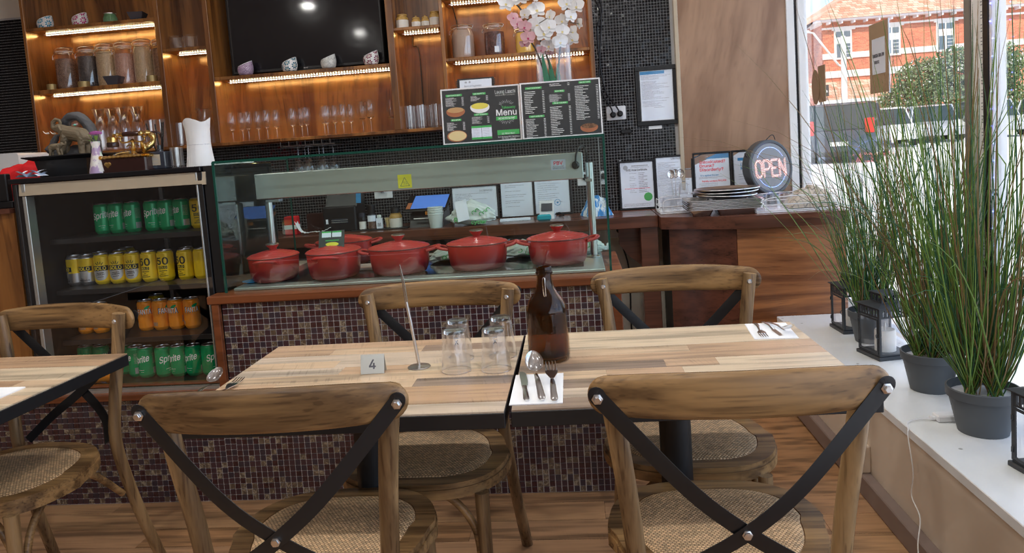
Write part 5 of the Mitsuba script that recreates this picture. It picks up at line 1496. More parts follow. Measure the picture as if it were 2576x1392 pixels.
ph.add('mouthpiece', tube(hn, np.array([0.006, 0.01, 0.013, 0.014, 0.013, 0.012, 0.011, 0.011, 0.011, 0.012, 0.013, 0.0135, 0.014, 0.016, 0.019, 0.022, 0.0235, 0.024]), 16), 'm_gold', 60, parent=hs)
ph.add('cord', tube(curve([(0.086, 0.01, 0.155), (0.112, 0.02, 0.15), (0.118, 0.03, 0.12), (0.108, 0.04, 0.09), (0.08, 0.05, 0.07)], 24), 0.0042, 8), 'm_mahogany')

rd = Thing('reed_diffuser', 'square dark glass reed diffuser with black sticks and a cream label', 'diffuser', at=(-1.70, 2.86, FT), rz=6)
rd.add('bottle', cat(box(-0.032, 0.032, -0.032, 0.032, 0.0, 0.072, 0.004), lathe([(0.013, 0.072), (0.013, 0.08), (0.011, 0.082), (0.011, 0.098), (0, 0.098)], 20)), 'm_smoke', 30)
rd.add('label', box(-0.03, 0.012, -0.0335, -0.032, 0.016, 0.06), 'm_beige_strip')
rd.add('print', cat(cbox(-0.009, -0.0338, 0.045, 0.024, 0.0004, 0.002), cbox(-0.009, -0.0338, 0.039, 0.03, 0.0004, 0.0015), cbox(-0.009, -0.0338, 0.026, 0.02, 0.0004, 0.0015)), 'm_grey_ink', parent=rd.key + '__label')
for x, y, x2, z2_ in ((0.002, 0, -0.045, 0.19), (0.0, 0.004, -0.012, 0.185), (0.004, 0, 0.026, 0.192), (0.002, -0.004, 0.022, 0.19)):
    rd.add('reed', tube([(x, y, 0.01), (x2, y * 2, z2_)], 0.0026, 6), 'm_black')
one('glass_cup', lathe([(0, 0), (0.024, 0), (0.026, 0.004), (0.026, 0.085), (0.024, 0.085), (0.024, 0.01), (0, 0.008)], 24), 'm_flute_glass', 'small straight clear glass right beside the reed diffuser', 'glass', smooth=50, at=(-1.635, 2.87, FT))
wv = Thing('white_vase', 'tall white paper-like vase with a scalloped rim standing on the fridge', 'vase', at=(-1.535, 2.87, FT))
n, rows = 64, 16
a_ = np.linspace(0, 2 * np.pi, n, endpoint=False)
vv = []
for i in range(rows):
    k = i / (rows - 1)
    r_ = np.interp(k, [0, 0.25, 0.5, 0.8, 1], [0.056, 0.05, 0.046, 0.048, 0.054])
    zz = 0.188 * k + k ** 6 * 0.009 * np.sin(3 * a_ + 0.6)
    vv.append(np.stack([r_ * np.cos(a_), r_ * np.sin(a_), zz], -1))


def shell(rows_):
    f = []
    for i in range(len(rows_) - 1):
        for j in range(n):
            k = (j + 1) % n
            f += [(i * n + j, i * n + k, i * n + n + k), (i * n + j, i * n + n + k, i * n + n + j)]
    return trimesh.Trimesh(np.vstack(rows_), f, process=False)


wv.add('body', shell(vv + [r_ * [0.96, 0.96, 1] for r_ in vv[::-1][:12]]), 'm_white', 50)
wv.add('seam', tube(np.stack([0.0462 * np.cos(a_), 0.0462 * np.sin(a_), 0.088 + 0 * a_], -1), 0.0008, 5, closed=True), 'm_grey_ink')
pm = []
for i in range(3):
    g_ = np.array([[x, y, 0.004 + 0.008 * i + 0.012 * abs(math.sin(x * 60 + i))] for x in np.linspace(-0.05, 0.05, 7) for y in (-0.03, 0.03)])
    pm.append(turn(trimesh.Trimesh(g_, [q for k in range(6) for q in ((2 * k, 2 * k + 2, 2 * k + 3), (2 * k, 2 * k + 3, 2 * k + 1))], process=False), (0, 0, 1), 25 * i))
one('crumpled_paper', cat(*pm), 'm_paper', 'crumpled white paper on the left end of the fridge top', 'paper', smooth=False, at=(-2.195, 2.76, FT))
one('white_tray', box(-0.09, 0.09, -0.05, 0.05, 0, 0.006, 0.002), 'm_white', 'thin white slab lying behind the white vase on the fridge', 'tray', at=(-1.475, 2.99, FT))

# left edge: side cabinet, red garment, white hood
sd = Thing('side_cabinet', 'brown wooden cabinet side at the left edge next to the drinks fridge', 'cabinet')
sd.add('body', box(-3.0, -2.262, 2.72, 3.3, 0.46, 1.2), 'm_shelf_wood')
sd.add('top', box(-3.0, -2.262, 2.70, 3.3, 1.2, 1.217), 'm_counter_wood')
mo = Thing('monitor', 'black box-like screen standing at the very left edge on the side cabinet', 'monitor')
mo.add('screen', box(-2.6, -2.345, 2.8, 2.83, 1.245, 1.36, 0.004), 'm_black')
mo.add('foot', box(-2.5, -2.33, 2.8, 2.9, 1.2175, 1.246, 0.003), 'm_black')
rg = blob([[(-2.48, 3.05, 1.28, 0.1), (-2.36, 3.02, 1.33, 0.08)], [(-2.36, 3.02, 1.33, 0.08), (-2.27, 3.03, 1.29, 0.07)], [(-2.27, 3.03, 1.29, 0.07), (-2.26, 3.04, 1.2, 0.075)]], 0.02, 6)
nv = meshkit.fbm(rg.vertices * [14, 14, 5], 3, 3)[:, None] - 0.5
rg.vertices = rg.vertices + rg.vertex_normals * nv * 0.05
rg.apply_translation((-0.03, 0.02, 0.015))
rg.vertices[:, 0] = np.where((rg.vertices[:, 2] < FT + 0.004) & (rg.vertices[:, 0] > -2.262), -2.262, rg.vertices[:, 0])
one('red_garment', rg, 'm_red_cloth', 'bright red garment bulging up behind the fridge at the left edge', 'clothing', smooth=True)
hd = Thing('white_machine', 'rounded glossy white machine in the corner left of the wooden shelving', 'machine')
hd.add('housing', upright(prism(Polygon([(-0.19, 0), (0.19, 0), (0.19, 0.28), (0.02, 0.28), (-0.1, 0.245), (-0.18, 0.17)]).buffer(-0.02).buffer(0.02), 0.3)).apply_translation((-3.32, 4.15, 1.21)), 'm_white_plastic')
hd.add('stand', box(-3.5, -3.14, 3.86, 4.14, 0.9, 1.209, 0.01), 'm_black')

# ------------------------------------------------------------------ red casserole pots in the display
PZ = 0.8482


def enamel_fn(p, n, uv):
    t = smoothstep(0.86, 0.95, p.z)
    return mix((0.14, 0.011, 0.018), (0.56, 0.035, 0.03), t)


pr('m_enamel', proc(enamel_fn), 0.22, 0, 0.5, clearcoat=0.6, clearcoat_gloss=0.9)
pr('m_enamel_lid', (0.45, 0.035, 0.033), 0.25, 0, 0.5, clearcoat=0.6, clearcoat_gloss=0.9)
pr('m_rim_dark', (0.12, 0.03, 0.03), 0.4)


def pot(label, at, rz, s=1.0, knob=True):
    t = Thing('casserole_pot', label, 'pot', 'red enamelled casserole pots in the glass display', t=place(at, rz, 0, 0, s))
    ov = np.diag([1, 0.86, 1, 1.0])
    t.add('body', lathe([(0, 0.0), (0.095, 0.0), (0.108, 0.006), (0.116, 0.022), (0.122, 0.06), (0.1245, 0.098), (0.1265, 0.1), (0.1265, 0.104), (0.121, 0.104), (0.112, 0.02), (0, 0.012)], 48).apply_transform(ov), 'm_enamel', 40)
    prof = [(0.1275, 0.1045), (0.1285, 0.108), (0.124, 0.112)]
    for k in range(5):
        r0 = 0.112 - k * 0.017
        z = 0.115 + 0.0036 * k
        prof += [(r0 + 0.004, z - 0.0012), (r0, z + 0.0016), (r0 - 0.006, z + 0.0014), (r0 - 0.009, z + 0.0022)]
    prof += [(0.03, 0.1325), (0.0, 0.134)]
    lid = t.add('lid', lathe(prof, 48).apply_transform(ov), 'm_enamel_lid', 25)
    t.add('lid_edge', tube(np.stack([0.1285 * np.cos(np.linspace(0, 6.2832, 60)[:-1]), 0.1285 * 0.86 * np.sin(np.linspace(0, 6.2832, 60)[:-1]), np.full(59, 0.1065)], -1), 0.0018, 6, closed=True), 'm_rim_dark', parent=lid)
    if knob:
        t.add('knob', lathe([(0, 0.132), (0.014, 0.132), (0.0155, 0.139), (0.027, 0.153), (0.029, 0.1565), (0.0, 0.158)], 28), 'm_enamel_lid', 35, parent=lid)
        t.add('knob_cap', lathe([(0.0292, 0.1562), (0.0294, 0.159), (0.025, 0.162), (0, 0.163)], 28), 'm_steel', 35, parent=lid)
    for sgn in (-1, 1):
        h = curve([(sgn * 0.118, -0.042, 0.09), (sgn * 0.146, -0.04, 0.096), (sgn * 0.163, -0.022, 0.101), (sgn * 0.166, 0, 0.102), (sgn * 0.163, 0.022, 0.101), (sgn * 0.146, 0.04, 0.096), (sgn * 0.118, 0.042, 0.09)], 24)
        t.add('handle', tube(h, 0.0085, 10, flat=(1.1, 0.75), up=(0, 0, 1)), 'm_enamel_lid', 50)
    return t


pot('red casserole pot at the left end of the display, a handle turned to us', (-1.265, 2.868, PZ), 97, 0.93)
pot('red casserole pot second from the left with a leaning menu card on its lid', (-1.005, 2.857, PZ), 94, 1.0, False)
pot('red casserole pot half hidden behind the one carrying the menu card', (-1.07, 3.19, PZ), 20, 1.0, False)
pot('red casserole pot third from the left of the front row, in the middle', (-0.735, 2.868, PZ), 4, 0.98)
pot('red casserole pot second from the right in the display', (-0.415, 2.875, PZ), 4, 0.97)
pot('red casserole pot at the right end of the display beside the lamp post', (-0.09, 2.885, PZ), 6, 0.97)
mc = Thing('menu_card', 'small black menu card with green print leaning on a red pot lid', 'card', t=place((-1.0, 2.82, PZ + 0.118), 4, -24))
mc.add('card', box(-0.052, 0.052, -0.0015, 0.0015, -0.012, 0.078), 'm_board')
for x in (-0.021, 0.021):
    mc.add('table_print', box(x - 0.019, x + 0.019, -0.0022, -0.0015, 0.05, 0.07), 'm_pale_print')
    mc.add('green_bar', box(x - 0.019, x + 0.019, -0.0024, -0.0015, 0.069, 0.075), 'm_green_print')
mc.add('green_bar', box(-0.025, 0.03, -0.0022, -0.0015, 0.034, 0.038), 'm_green_print')
mc.add('dish_picture', turn(lathe([(0, 0), (0.027, 0), (0.027, 0.0008), (0, 0.0008)], 24), (1, 0, 0), 90).apply_transform(np.diag([1, 1, 0.32, 1])).apply_translation((0.003, -0.0015, 0.02)), 'm_yellow')
mc.add('green_bar', box(-0.02, 0.022, -0.0022, -0.0015, -0.006, 0.0), 'm_green_print')


def sheet(pts_xyz, nx, ny):
    f = []
    for i in range(nx - 1):
        for j in range(ny - 1):
            q = i * ny + j
            f += [(q, q + ny, q + ny + 1), (q, q + ny + 1, q + 1)]
    return trimesh.Trimesh(np.asarray(pts_xyz).reshape(-1, 3), f, process=False)


def bag(name, label, at, w, d, h, seed, cat_='bag', rz=0, words=None):
    """A soft plastic packet: a flattened, crumpled cushion."""
    t = Thing(name, label, cat_, at=at, rz=rz)
    m = trimesh.creation.icosphere(4)
    v = m.vertices
    nn = meshkit.fbm(v * 2.2 + seed, 3, seed)[:, None] - 0.5
    v = np.sign(v) * np.abs(v) ** 0.7 * (1 + 0.55 * nn)
    v[:, 2] = (v[:, 2] - v[:, 2].min()) / (v[:, 2].max() - v[:, 2].min()) * (0.55 + 0.45 * np.clip(1 - np.abs(v[:, 0]), 0, 1)) ** 1.0
    m = trimesh.Trimesh(v * [w / 2, d / 2, h], m.faces, process=False)
    t.add('packet', m, 'm_bag', 60)
    return t


pr('m_bag', (0.72, 0.8, 0.76), 0.35)
bgs = []
for i, (x, lbl) in enumerate(((-0.57, 'white plastic bag with green print behind the middle and right pots'), (-0.25, 'white plastic bag with green print behind the two right pots'), (0.02, 'white plastic bag beside the right lamp post'))):
    b = bag('plastic_bag', lbl, (x, 3.12, PZ + 0.001), 0.17, 0.13, 0.075, 11 + i)
    for k in range(6):
        a0 = rng.uniform(0, 6)
        c = np.array([rng.uniform(-0.05, 0.05), -0.066, rng.uniform(0.02, 0.05)])
        b.add('print', tube(curve([c + [0.01 * math.cos(a0 + q), -0.002, 0.009 * math.sin(a0 + q)] for q in (0, 1.2, 2.4, 3.6)], 10), 0.0012, 5), 'm_green_print')
one('metal_tray', box(-0.1, 0.1, -0.06, 0.06, 0, 0.012, 0.003), 'm_white', 'flat white packet lying between the second and third pots', 'packet', at=(-0.88, 3.02, PZ + 0.001))
one('blue_dish', lathe([(0, 0.001), (0.02, 0.001), (0.036, 0.006), (0.037, 0.008), (0.02, 0.004), (0, 0.003)], 28), 'm_blue_ink', 'tiny blue-rimmed dish inside the left end of the glass display', 'dish', at=(-1.352, 2.83, PZ - 0.002))

# ------------------------------------------------------------------ drink cans
pr('m_can_green', (0.0, 0.33, 0.11), 0.25, 0.2)
pr('m_can_yellow', (0.78, 0.56, 0.02), 0.25, 0.2)
pr('m_can_orange', (0.8, 0.27, 0.015), 0.25, 0.2)
pr('m_can_silver', (0.55, 0.55, 0.55), 0.28, 0.9)
pr('m_print_white', (0.85, 0.85, 0.85), 0.4)
pr('m_print_black', (0.015, 0.015, 0.015), 0.4)
pr('m_print_navy', (0.02, 0.03, 0.12), 0.4)
pr('m_print_yellow', (0.8, 0.6, 0.03), 0.4)
pr('m_print_silver', (0.5, 0.5, 0.48), 0.35, 0.6)
RC = 0.0331


def wrap(m, off=0.0004, R=RC):
    """Bends a flat print (xz plane, x round the can) onto the can's wall."""
    q = m.copy()
    if len(q.faces) < 400:
        q = q.subdivide_to_size(0.012)if hasattr(q, 'subdivide_to_size') else q
    v = q.vertices
    a, r = v[:, 0] / R, R + off - v[:, 1]
    q.vertices = np.column_stack([r * np.sin(a), -r * np.cos(a), v[:, 2]])
    return q


def flat(poly, z=0.0):
    m = upright(trimesh.creation.extrude_polygon(poly, 0.0003, engine='earcut'))
    return m.subdivide_to_size(0.008)


def rect(x0, x1, z0, z1):
    return flat(sbox(x0, z0, x1, z1))


def slant(m, k=0.2):
    m = m.copy()
    m.vertices = m.vertices + np.column_stack([m.vertices[:, 2] * k, 0 * m.vertices[:, 0], m.vertices[:, 0] * 0.18])
    return m


can_body = [(0, 0.003), (0.022, 0.002), (0.024, 0.0), (0.027, 0.003), (0.0325, 0.012), (RC, 0.016), (RC, 0.116), (0.031, 0.121), (0.0275, 0.127)]
can_split = lambda z0, z1: [(RC + 0.00015, z0), (RC + 0.00015, z1)]
lidp = [(0.0275, 0.127), (0.0282, 0.1285), (0.0276, 0.1305), (0.0262, 0.1305), (0.0255, 0.1265), (0.0, 0.1265)]
BODY = {c: mikit.ply(lathe(can_body, 36), 'm_can_' + c, 40) for c in ('green', 'yellow', 'orange', 'silver')}
LID = mikit.ply(lathe(lidp, 36), 'm_steel', 40)
TAB = mikit.ply(cat(cbox(0, -0.008, 0.1285, 0.011, 0.022, 0.001, 0.0004)), 'm_steel', 40)
TOPY = mikit.ply(lathe(can_split(0.055, 0.116), 36), 'm_can_yellow', 40)


def txt(s, h, z, x=0, bold=True, w=None, sl=0.0):
    m = text(s, h, 0.0003, bold, w)
    m = slant(m, sl) if sl else m
    return move(m, x, 0, z)


bars_ = [rect(-0.012 + i * 0.0033, -0.0105 + i * 0.0033, 0.02, 0.036) for i in range(8)]
PRN = {
    'sprite': [('logo', wrap(txt('Sprite', 0.027, 0.068, w=0.072, sl=0.1)), 'm_print_white'), ('small_print', wrap(cat(rect(-0.012, 0.014, 0.035, 0.0365), rect(-0.002, 0.012, 0.027, 0.028))), 'm_print_white'),
               ('barcode_panel', wrap(rect(0.05, 0.078, 0.016, 0.042)), 'm_print_silver'), ('side_print', wrap(cat(*[rect(0.05, 0.074, z, z + 0.0015) for z in np.arange(0.06, 0.1, 0.005)])), 'm_print_silver')],
    'solo': [('band', wrap(rect(-0.034, 0.034, 0.06, 0.081)), 'm_print_black'), ('logo', wrap(txt('SOLO', 0.0145, 0.0635, w=0.05), 0.0009), 'm_print_yellow'),
             ('roundel', wrap(flat(Point(0, 0.05).buffer(0.032)), 0.0002), 'm_print_silver'),
             ('rays', wrap(cat(*[flat(affinity.rotate(sbox(-0.0012, 0.088, 0.0012, 0.1), a_, origin=(0, 0.075))) for a_ in (-36, -12, 12, 36)])), 'm_print_black'),
             ('small_print', wrap(cat(txt('LEMON', 0.006, 0.041, w=0.03), rect(-0.014, 0.014, 0.05, 0.0525), rect(-0.012, 0.012, 0.033, 0.035)), 0.0008), 'm_print_black')],
    'zero': [('band', wrap(rect(-0.034, 0.034, 0.062, 0.082), 0.0004), 'm_print_black'), ('logo', wrap(txt('SOLO', 0.014, 0.0655, w=0.05), 0.0009), 'm_print_yellow'),
             ('roundel', wrap(flat(Point(0, 0.05).buffer(0.02)), 0.0002), 'm_print_silver'), ('small_print', wrap(txt('ZERO SUGAR', 0.005, 0.02, w=0.045)), 'm_print_black')],
    'fifty': [('number', wrap(txt('50', 0.03, 0.072, w=0.05)), 'm_print_black'), ('band', wrap(rect(-0.019, 0.019, 0.053, 0.066)), 'm_print_black'), ('logo', wrap(txt('SOLO', 0.009, 0.0552, w=0.032), 0.0009), 'm_print_yellow'),
              ('small_print', wrap(cat(rect(-0.018, 0.018, 0.044, 0.0465), rect(-0.005, 0.005, 0.037, 0.039), rect(-0.012, 0.012, 0.03, 0.032), rect(-0.02, 0.02, 0.022, 0.0245))), 'm_print_black')],
    'fanta': [('logo_back', wrap(txt('FANTA', 0.024, 0.072, w=0.061), 0.0001), 'm_print_navy'), ('logo', wrap(txt('FANTA', 0.02, 0.074, w=0.055), 0.0008), 'm_print_white'),
              ('leaf', wrap(flat(affinity.rotate(affinity.scale(Point(0.012, 0.101).buffer(0.008), 1.6, 0.7), 25)), 0.0003), 'm_can_green'),
              ('barcode_panel', wrap(cat(*[move(b_, -0.05) for b_ in bars_])), 'm_print_silver'), ('small_print', wrap(cat(*[rect(0.045, 0.052, z, z + 0.003) for z in np.arange(0.03, 0.06, 0.005)])), 'm_print_silver')],
}
PRN = {k: [(n_, mikit.ply(m_, mt, False)) for n_, m_, mt in v_] for k, v_ in PRN.items()}
COL = {'sprite': 'green', 'solo': 'yellow', 'zero': 'silver', 'fifty': 'yellow', 'fanta': 'orange'}
KIND = {'sprite': 'green lemonade can', 'solo': 'yellow lemon drink can', 'zero': 'silver and yellow drink can', 'fifty': 'yellow can with a big 50', 'fanta': 'orange soft drink can'}


def can(kind, at, rz, where, group, rx=0):
    t = Thing('drink_can', KIND[kind] + ' ' + where, 'can', group, at=at, rz=rz, rx=rx)
    t.add('body', BODY[COL[kind]], None)
    l = t.add('lid', LID, None)
    t.add('pull_tab', TAB, None, parent=l)
    if kind == 'zero':
        t.add('upper_band', TOPY, None)
    for n_, d in PRN[kind]:
        t.add(n_, d, None)
    return t


S1, S2, S3, S4 = 1.0753, 0.8603, 0.6473, 0.4603
for i, (x, r, k) in enumerate([(-2.05, 22, 'sprite'), (-1.983, -22, 'sprite'), (-1.912, -38, 'sprite'), (-1.822, 18, 'sprite'), (-1.758, -40, 'sprite'), (-1.69, -52, 'sprite'), (-1.615, 25, 'fifty')]):
    can(k, (x, 2.955, S1), r, 'on the top fridge shelf, ' + ORD[i], 'cans on the top fridge shelf')
for i, (x, r, k) in enumerate([(-2.185, -50, 'zero'), (-2.13, 6, 'zero'), (-2.06, 14, 'solo'), (-1.99, 14, 'solo'), (-1.92, 10, 'solo'), (-1.845, -8, 'fifty'), (-1.772, 4, 'fifty'), (-1.683, -16, 'fifty'), (-1.61, 120, 'fifty')]):
    can(k, (x, 2.93, S2), r, 'in the second shelf front row, ' + ORD[i], 'cans on the second fridge shelf')
for i, (x, y, k) in enumerate([(-2.125, 3.01, 'solo'), (-2.055, 3.05, 'solo'), (-2.08, 3.14, 'solo'), (-1.715, 3.0, 'fifty')]):
    can(k, (x, y, S2), 60 * i, 'behind the second shelf front row, ' + ORD[i], 'cans on the second fridge shelf')
for i, (x, r, k) in enumerate([(-1.89, 20, 'fanta'), (-1.822, 65, 'fanta'), (-1.752, -10, 'fanta'), (-1.682, 30, 'fanta')]):
    can(k, (x, 2.935, S3), r, 'on the right of the third shelf, ' + ORD[i], 'cans on the third fridge shelf')
can('solo', (-1.915, 3.06, S3), 40, 'behind the orange cans on the third shelf', 'cans on the third fridge shelf')
can('fanta', (-2.165, 2.93, S3), 90, 'behind the chair back on the third shelf, leftmost', 'cans on the third fridge shelf')
can('fanta', (-2.095, 2.93, S3), 70, 'behind the chair back on the third shelf, beside the leftmost', 'cans on the third fridge shelf')
for i, (x, r) in enumerate([(-1.925, -70), (-1.868, -12), (-1.79, 62), (-1.723, -22), (-1.655, -14), (-1.585, 66)]):
    can('sprite', (x, 2.865 + (0.02 if i == 0 else 0), S4), r, 'standing on the fridge floor, ' + ORD[i] + ' of the right group', 'cans on the fridge floor')
for i, x in enumerate((-2.185, -2.115, -2.0)):
    can('sprite', (x, 2.93, S4), 30 * i, 'standing on the fridge floor behind the left table, ' + ORD[i], 'cans on the fridge floor')
can('fanta', (-2.09, 2.80, S4 + 0.0335), 88, 'lying on its side on the fridge floor', 'cans on the fridge floor', 90)
cg = Thing('drink_can', 'pale can with a red scripted name at the right end of the fridge floor', 'can', 'cans on the fridge floor', at=(-1.51, 2.875, S4))
cg.add('body', BODY['silver'], None)
cg.add('lid', LID, None)
cg.add('logo', wrap(txt('Coca', 0.02, 0.075, w=0.05, sl=0.15)), 'm_red_ink', False)
pt = Thing('plastic_bottle', 'clear plastic bottle with a blue and white label lying behind the green cans', 'bottle', t=place((-2.0, 3.01, S4 + 0.13), 24, 0, 78))
pt.add('body', lathe([(0, 0), (0.028, 0), (0.031, 0.01), (0.031, 0.08), (0.029, 0.09), (0.031, 0.1), (0.03, 0.14), (0.016, 0.175), (0.013, 0.19), (0, 0.19)], 24), 'm_thin_glass', 50)
pt.add('label', lathe([(0.0315, 0.085), (0.0315, 0.135)], 24), 'm_pale_print', 50)
pt.add('cap', lathe([(0, 0.188), (0.0145, 0.188), (0.0145, 0.202), (0, 0.202)], 18), 'm_blue_ink')

# ------------------------------------------------------------------ menu boards and flowers on the display case
MT = CZ1 + 0.005


def board(label, at, rz, tilt, w, h):
    t = Thing('menu_board', label, 'menu', t=place(at, rz, tilt))
    t.add('panel', box(-w / 2, w / 2, 0, 0.005, 0, h), 'm_white_plastic')
    t.add('print_ground', box(-w / 2 + 0.006, w / 2 - 0.006, -0.0008, 0, 0.004, h - 0.006), 'm_board')
    return t


def entries(t, x0, x1, ztop, n, step, two=True, seed=0):
    r = np.random.default_rng(seed)
    c, s = [], []
    for i in range(n):
        z = ztop - i * step
        L = (x1 - x0) * r.uniform(0.3, 0.62)
        c.append((x0 + L / 2, -0.0011, z)); s.append((L, 0.0004, step * 0.36))
        if two:
            c.append((x1 - 0.004, -0.0011, z)); s.append((0.008, 0.0004, step * 0.36))
    v, f = boxes(c, np.array(s))
    k = t.add('menu_lines', (v, f), 'm_print_white', False)
    lab(k, None, kind='stuff')


def banner(t, s, x, z, w, h=0.0085):
    b = t.add('banner', cbox(x, -0.0011, z + h / 2, w, 0.0006, h), 'm_green_print')
    t.add('heading', move(text(s, h * 0.5, 0.0005, True, w=w * 0.8), x, -0.0015, z + h * 0.25), 'm_print_white', False, parent=b)


def ellipse(x, z, a, b):
    return upright(prism(affinity.scale(Point(0, 0).buffer(1, 24), a, b), 0.0006)).apply_translation((x, -0.0011, z))


def dish(t, x, z, a, b, outer, inner, off=0.003, bowl=True):
    d = t.add('dish_picture', upright(prism(affinity.scale(Point(0, 0).buffer(1, 24), a, b * 1.2).intersection(sbox(-a, -b * 1.2, a, b * 0.5)), 0.0005)).apply_translation((x, -0.0011, z)) if bowl else ellipse(x, z, a, b), outer)
    t.add('food', move(ellipse(x, z + off, a * 0.88, b * 0.62), 0, -0.0006), inner, parent=d)


pr('m_terracotta', (0.4, 0.14, 0.06), 0.6)
pr('m_curry', (0.55, 0.32, 0.14), 0.6)
pr('m_custard', (0.75, 0.65, 0.1), 0.6)
pr('m_bread', (0.75, 0.6, 0.3), 0.6)
lbd = board('left half of the takeaway menu display, with food pictures and the restaurant name', (-0.345, 2.745, MT), 2.0, -6, 0.302, 0.212)
w, h = 0.302, 0.212
X = lambda f_: -w / 2 + f_ * w
Z_ = lambda f_: h * (1 - f_)
banner(lbd, 'BIRYANI & RICE', X(0.17), Z_(0.145), 0.062)
entries(lbd, X(0.06), X(0.29), Z_(0.17), 9, 0.0038, seed=1)
dish(lbd, X(0.18), Z_(0.42), 0.036, 0.017, 'm_terracotta', 'm_curry', 0.006)
banner(lbd, 'BREADS', X(0.18), Z_(0.59), 0.04)
entries(lbd, X(0.06), X(0.29), Z_(0.615), 9, 0.0036, seed=2)
dish(lbd, X(0.18), Z_(0.86), 0.038, 0.022, 'm_terracotta', 'm_bread', 0.002, False)
lbd.add('food', ellipse(X(0.185), Z_(0.858), 0.0345, 0.019).apply_translation((0, -0.0008, 0)), 'm_bread')
banner(lbd, 'DESSERTS', X(0.49), Z_(0.145), 0.05)
entries(lbd, X(0.38), X(0.6), Z_(0.17), 5, 0.004, seed=3)
dish(lbd, X(0.49), Z_(0.37), 0.037, 0.019, 'm_print_white', 'm_custard', 0.005)
banner(lbd, 'SOFT DRINKS', X(0.5), Z_(0.52), 0.054)
entries(lbd, X(0.38), X(0.6), Z_(0.545), 7, 0.0038, seed=4)
for f_ in (0.43, 0.56):
    tb = lbd.add('price_table', cbox(X(f_), -0.0011, Z_(0.82), 0.038, 0.0006, 0.045), 'm_pale_print')
    lbd.add('table_head', cbox(X(f_), -0.0013, Z_(0.72), 0.038, 0.0006, 0.008), 'm_green_print', parent=tb)
    lbd.add('table_foot', cbox(X(f_), -0.0013, Z_(0.925), 0.038, 0.0006, 0.008), 'm_green_print', parent=tb)
    lbd.add('table_lines', cat(*[cbox(X(f_) - 0.003, -0.0015, Z_(0.76 + 0.03 * i), 0.024, 0.0003, 0.001) for i in range(5)]), 'm_grey_ink', parent=tb)
lbd.add('name', move(text('Laung Laachi', 0.014, 0.0006, False, w=0.078), X(0.82), -0.0009, Z_(0.15)), 'm_print_white', False)
lbd.add('subtitle', move(text('INDIAN RESTAURANT', 0.0042, 0.0005, False, w=0.076), X(0.82), -0.0009, Z_(0.19)), 'm_print_silver', False)
for up_, zc in ((1, 0.33), (-1, 0.66)):
    lbd.add('rays', cat(*[turn(cbox(0, -0.0011, 0.026 + 0.003 * (i % 2), 0.001, 0.0005, 0.012), (0, 1, 0), a_ + (180 if up_ < 0 else 0)).apply_transform(np.diag([1, 1, 0.8, 1])) for i, a_ in enumerate(np.linspace(-56, 56, 10))]).apply_translation((X(0.82), 0, Z_(0.40 if up_ > 0 else 0.575))), 'm_print_white')
lbd.add('title', move(text('Takeaway', 0.0095, 0.0006, True, w=0.053), X(0.85), -0.0009, Z_(0.425)), 'm_green_print', False)
lbd.add('title', move(text('Menu', 0.023, 0.0006, True, w=0.078), X(0.82), -0.0009, Z_(0.545)), 'm_print_white', False)
banner(lbd, 'INDIAN RESTAURANT', X(0.82), Z_(0.63), 0.08, 0.014)
rb_ = lbd.add('banner', cbox(X(0.83), -0.0011, Z_(0.85), 0.084, 0.0006, 0.019), 'm_green_print')
lbd.add('phone_number', move(text('03 9818 0037', 0.0055, 0.0005, True, w=0.05), X(0.83), -0.0015, Z_(0.885)), 'm_print_white', False, parent=rb_)
lbd.add('address', move(text('367 Burwood Rd, Hawthorn', 0.0048, 0.0005, True, w=0.082), X(0.83), -0.0009, Z_(0.942)), 'm_print_white', False)
lbd.add('address', move(text('VIC 3122, Australia', 0.0048, 0.0005, True, w=0.054), X(0.83), -0.0009, Z_(0.978)), 'm_print_white', False)
rbd = board('right half of the takeaway menu display, all white lists under green headings', (-0.04, 2.735, MT), 2.0, -6, 0.302, 0.212)
banner(rbd, 'CHATS & SNACKS', X(0.17), Z_(0.125), 0.062)
entries(rbd, X(0.05), X(0.3), Z_(0.17), 13, 0.0066, seed=5)
banner(rbd, 'INDO CHINESE', X(0.19), Z_(0.63), 0.058)
entries(rbd, X(0.05), X(0.3), Z_(0.66), 13, 0.0056, seed=6)
entries(rbd, X(0.37), X(0.62), Z_(0.06), 2, 0.006, seed=7)
banner(rbd, 'ENTREE', X(0.49), Z_(0.21), 0.038)
entries(rbd, X(0.36), X(0.62), Z_(0.25), 8, 0.0036, seed=8)
banner(rbd, 'MAIN COURSE', X(0.49), Z_(0.42), 0.058)
entries(rbd, X(0.36), X(0.62), Z_(0.47), 17, 0.0064, seed=9)
banner(rbd, 'NON VEG', X(0.81), Z_(0.085), 0.046)
entries(rbd, X(0.68), X(0.97), Z_(0.13), 21, 0.0062, seed=10)
dish(rbd, X(0.83), Z_(0.87), 0.033, 0.015, 'm_terracotta', 'm_fill_bark', 0.006)
dc = Thing('notice_stand', 'comb-bound certificate of business name registration behind the left menu board', 'document', t=place((-0.385, 2.93, MT), 0, -8))
dc.add('cover', box(-0.075, 0.075, 0.002, 0.006, 0.0, 0.268), 'm_black')
dc.add('sheet', box(-0.066, 0.066, 0.0, 0.002, 0.01, 0.262), 'm_paper')
dc.add('print', cat(move(text('Record of Registration', 0.0065, 0.0004, True, w=0.07), -0.012, -0.0002, 0.233), move(text('for Business Name', 0.0065, 0.0004, True, w=0.055), -0.02, -0.0002, 0.2225)), 'm_grey_ink', False)
dc.add('emblem', cat(move(ellipse(0, 0, 0.005, 0.0035), -0.04, 0.0008, 0.252), move(upright(prism([(-0.005, 0), (0, -0.005), (0.005, 0), (0, 0.005)], 0.0006)), -0.024, -0.0002, 0.252)), 'm_grey_ink')
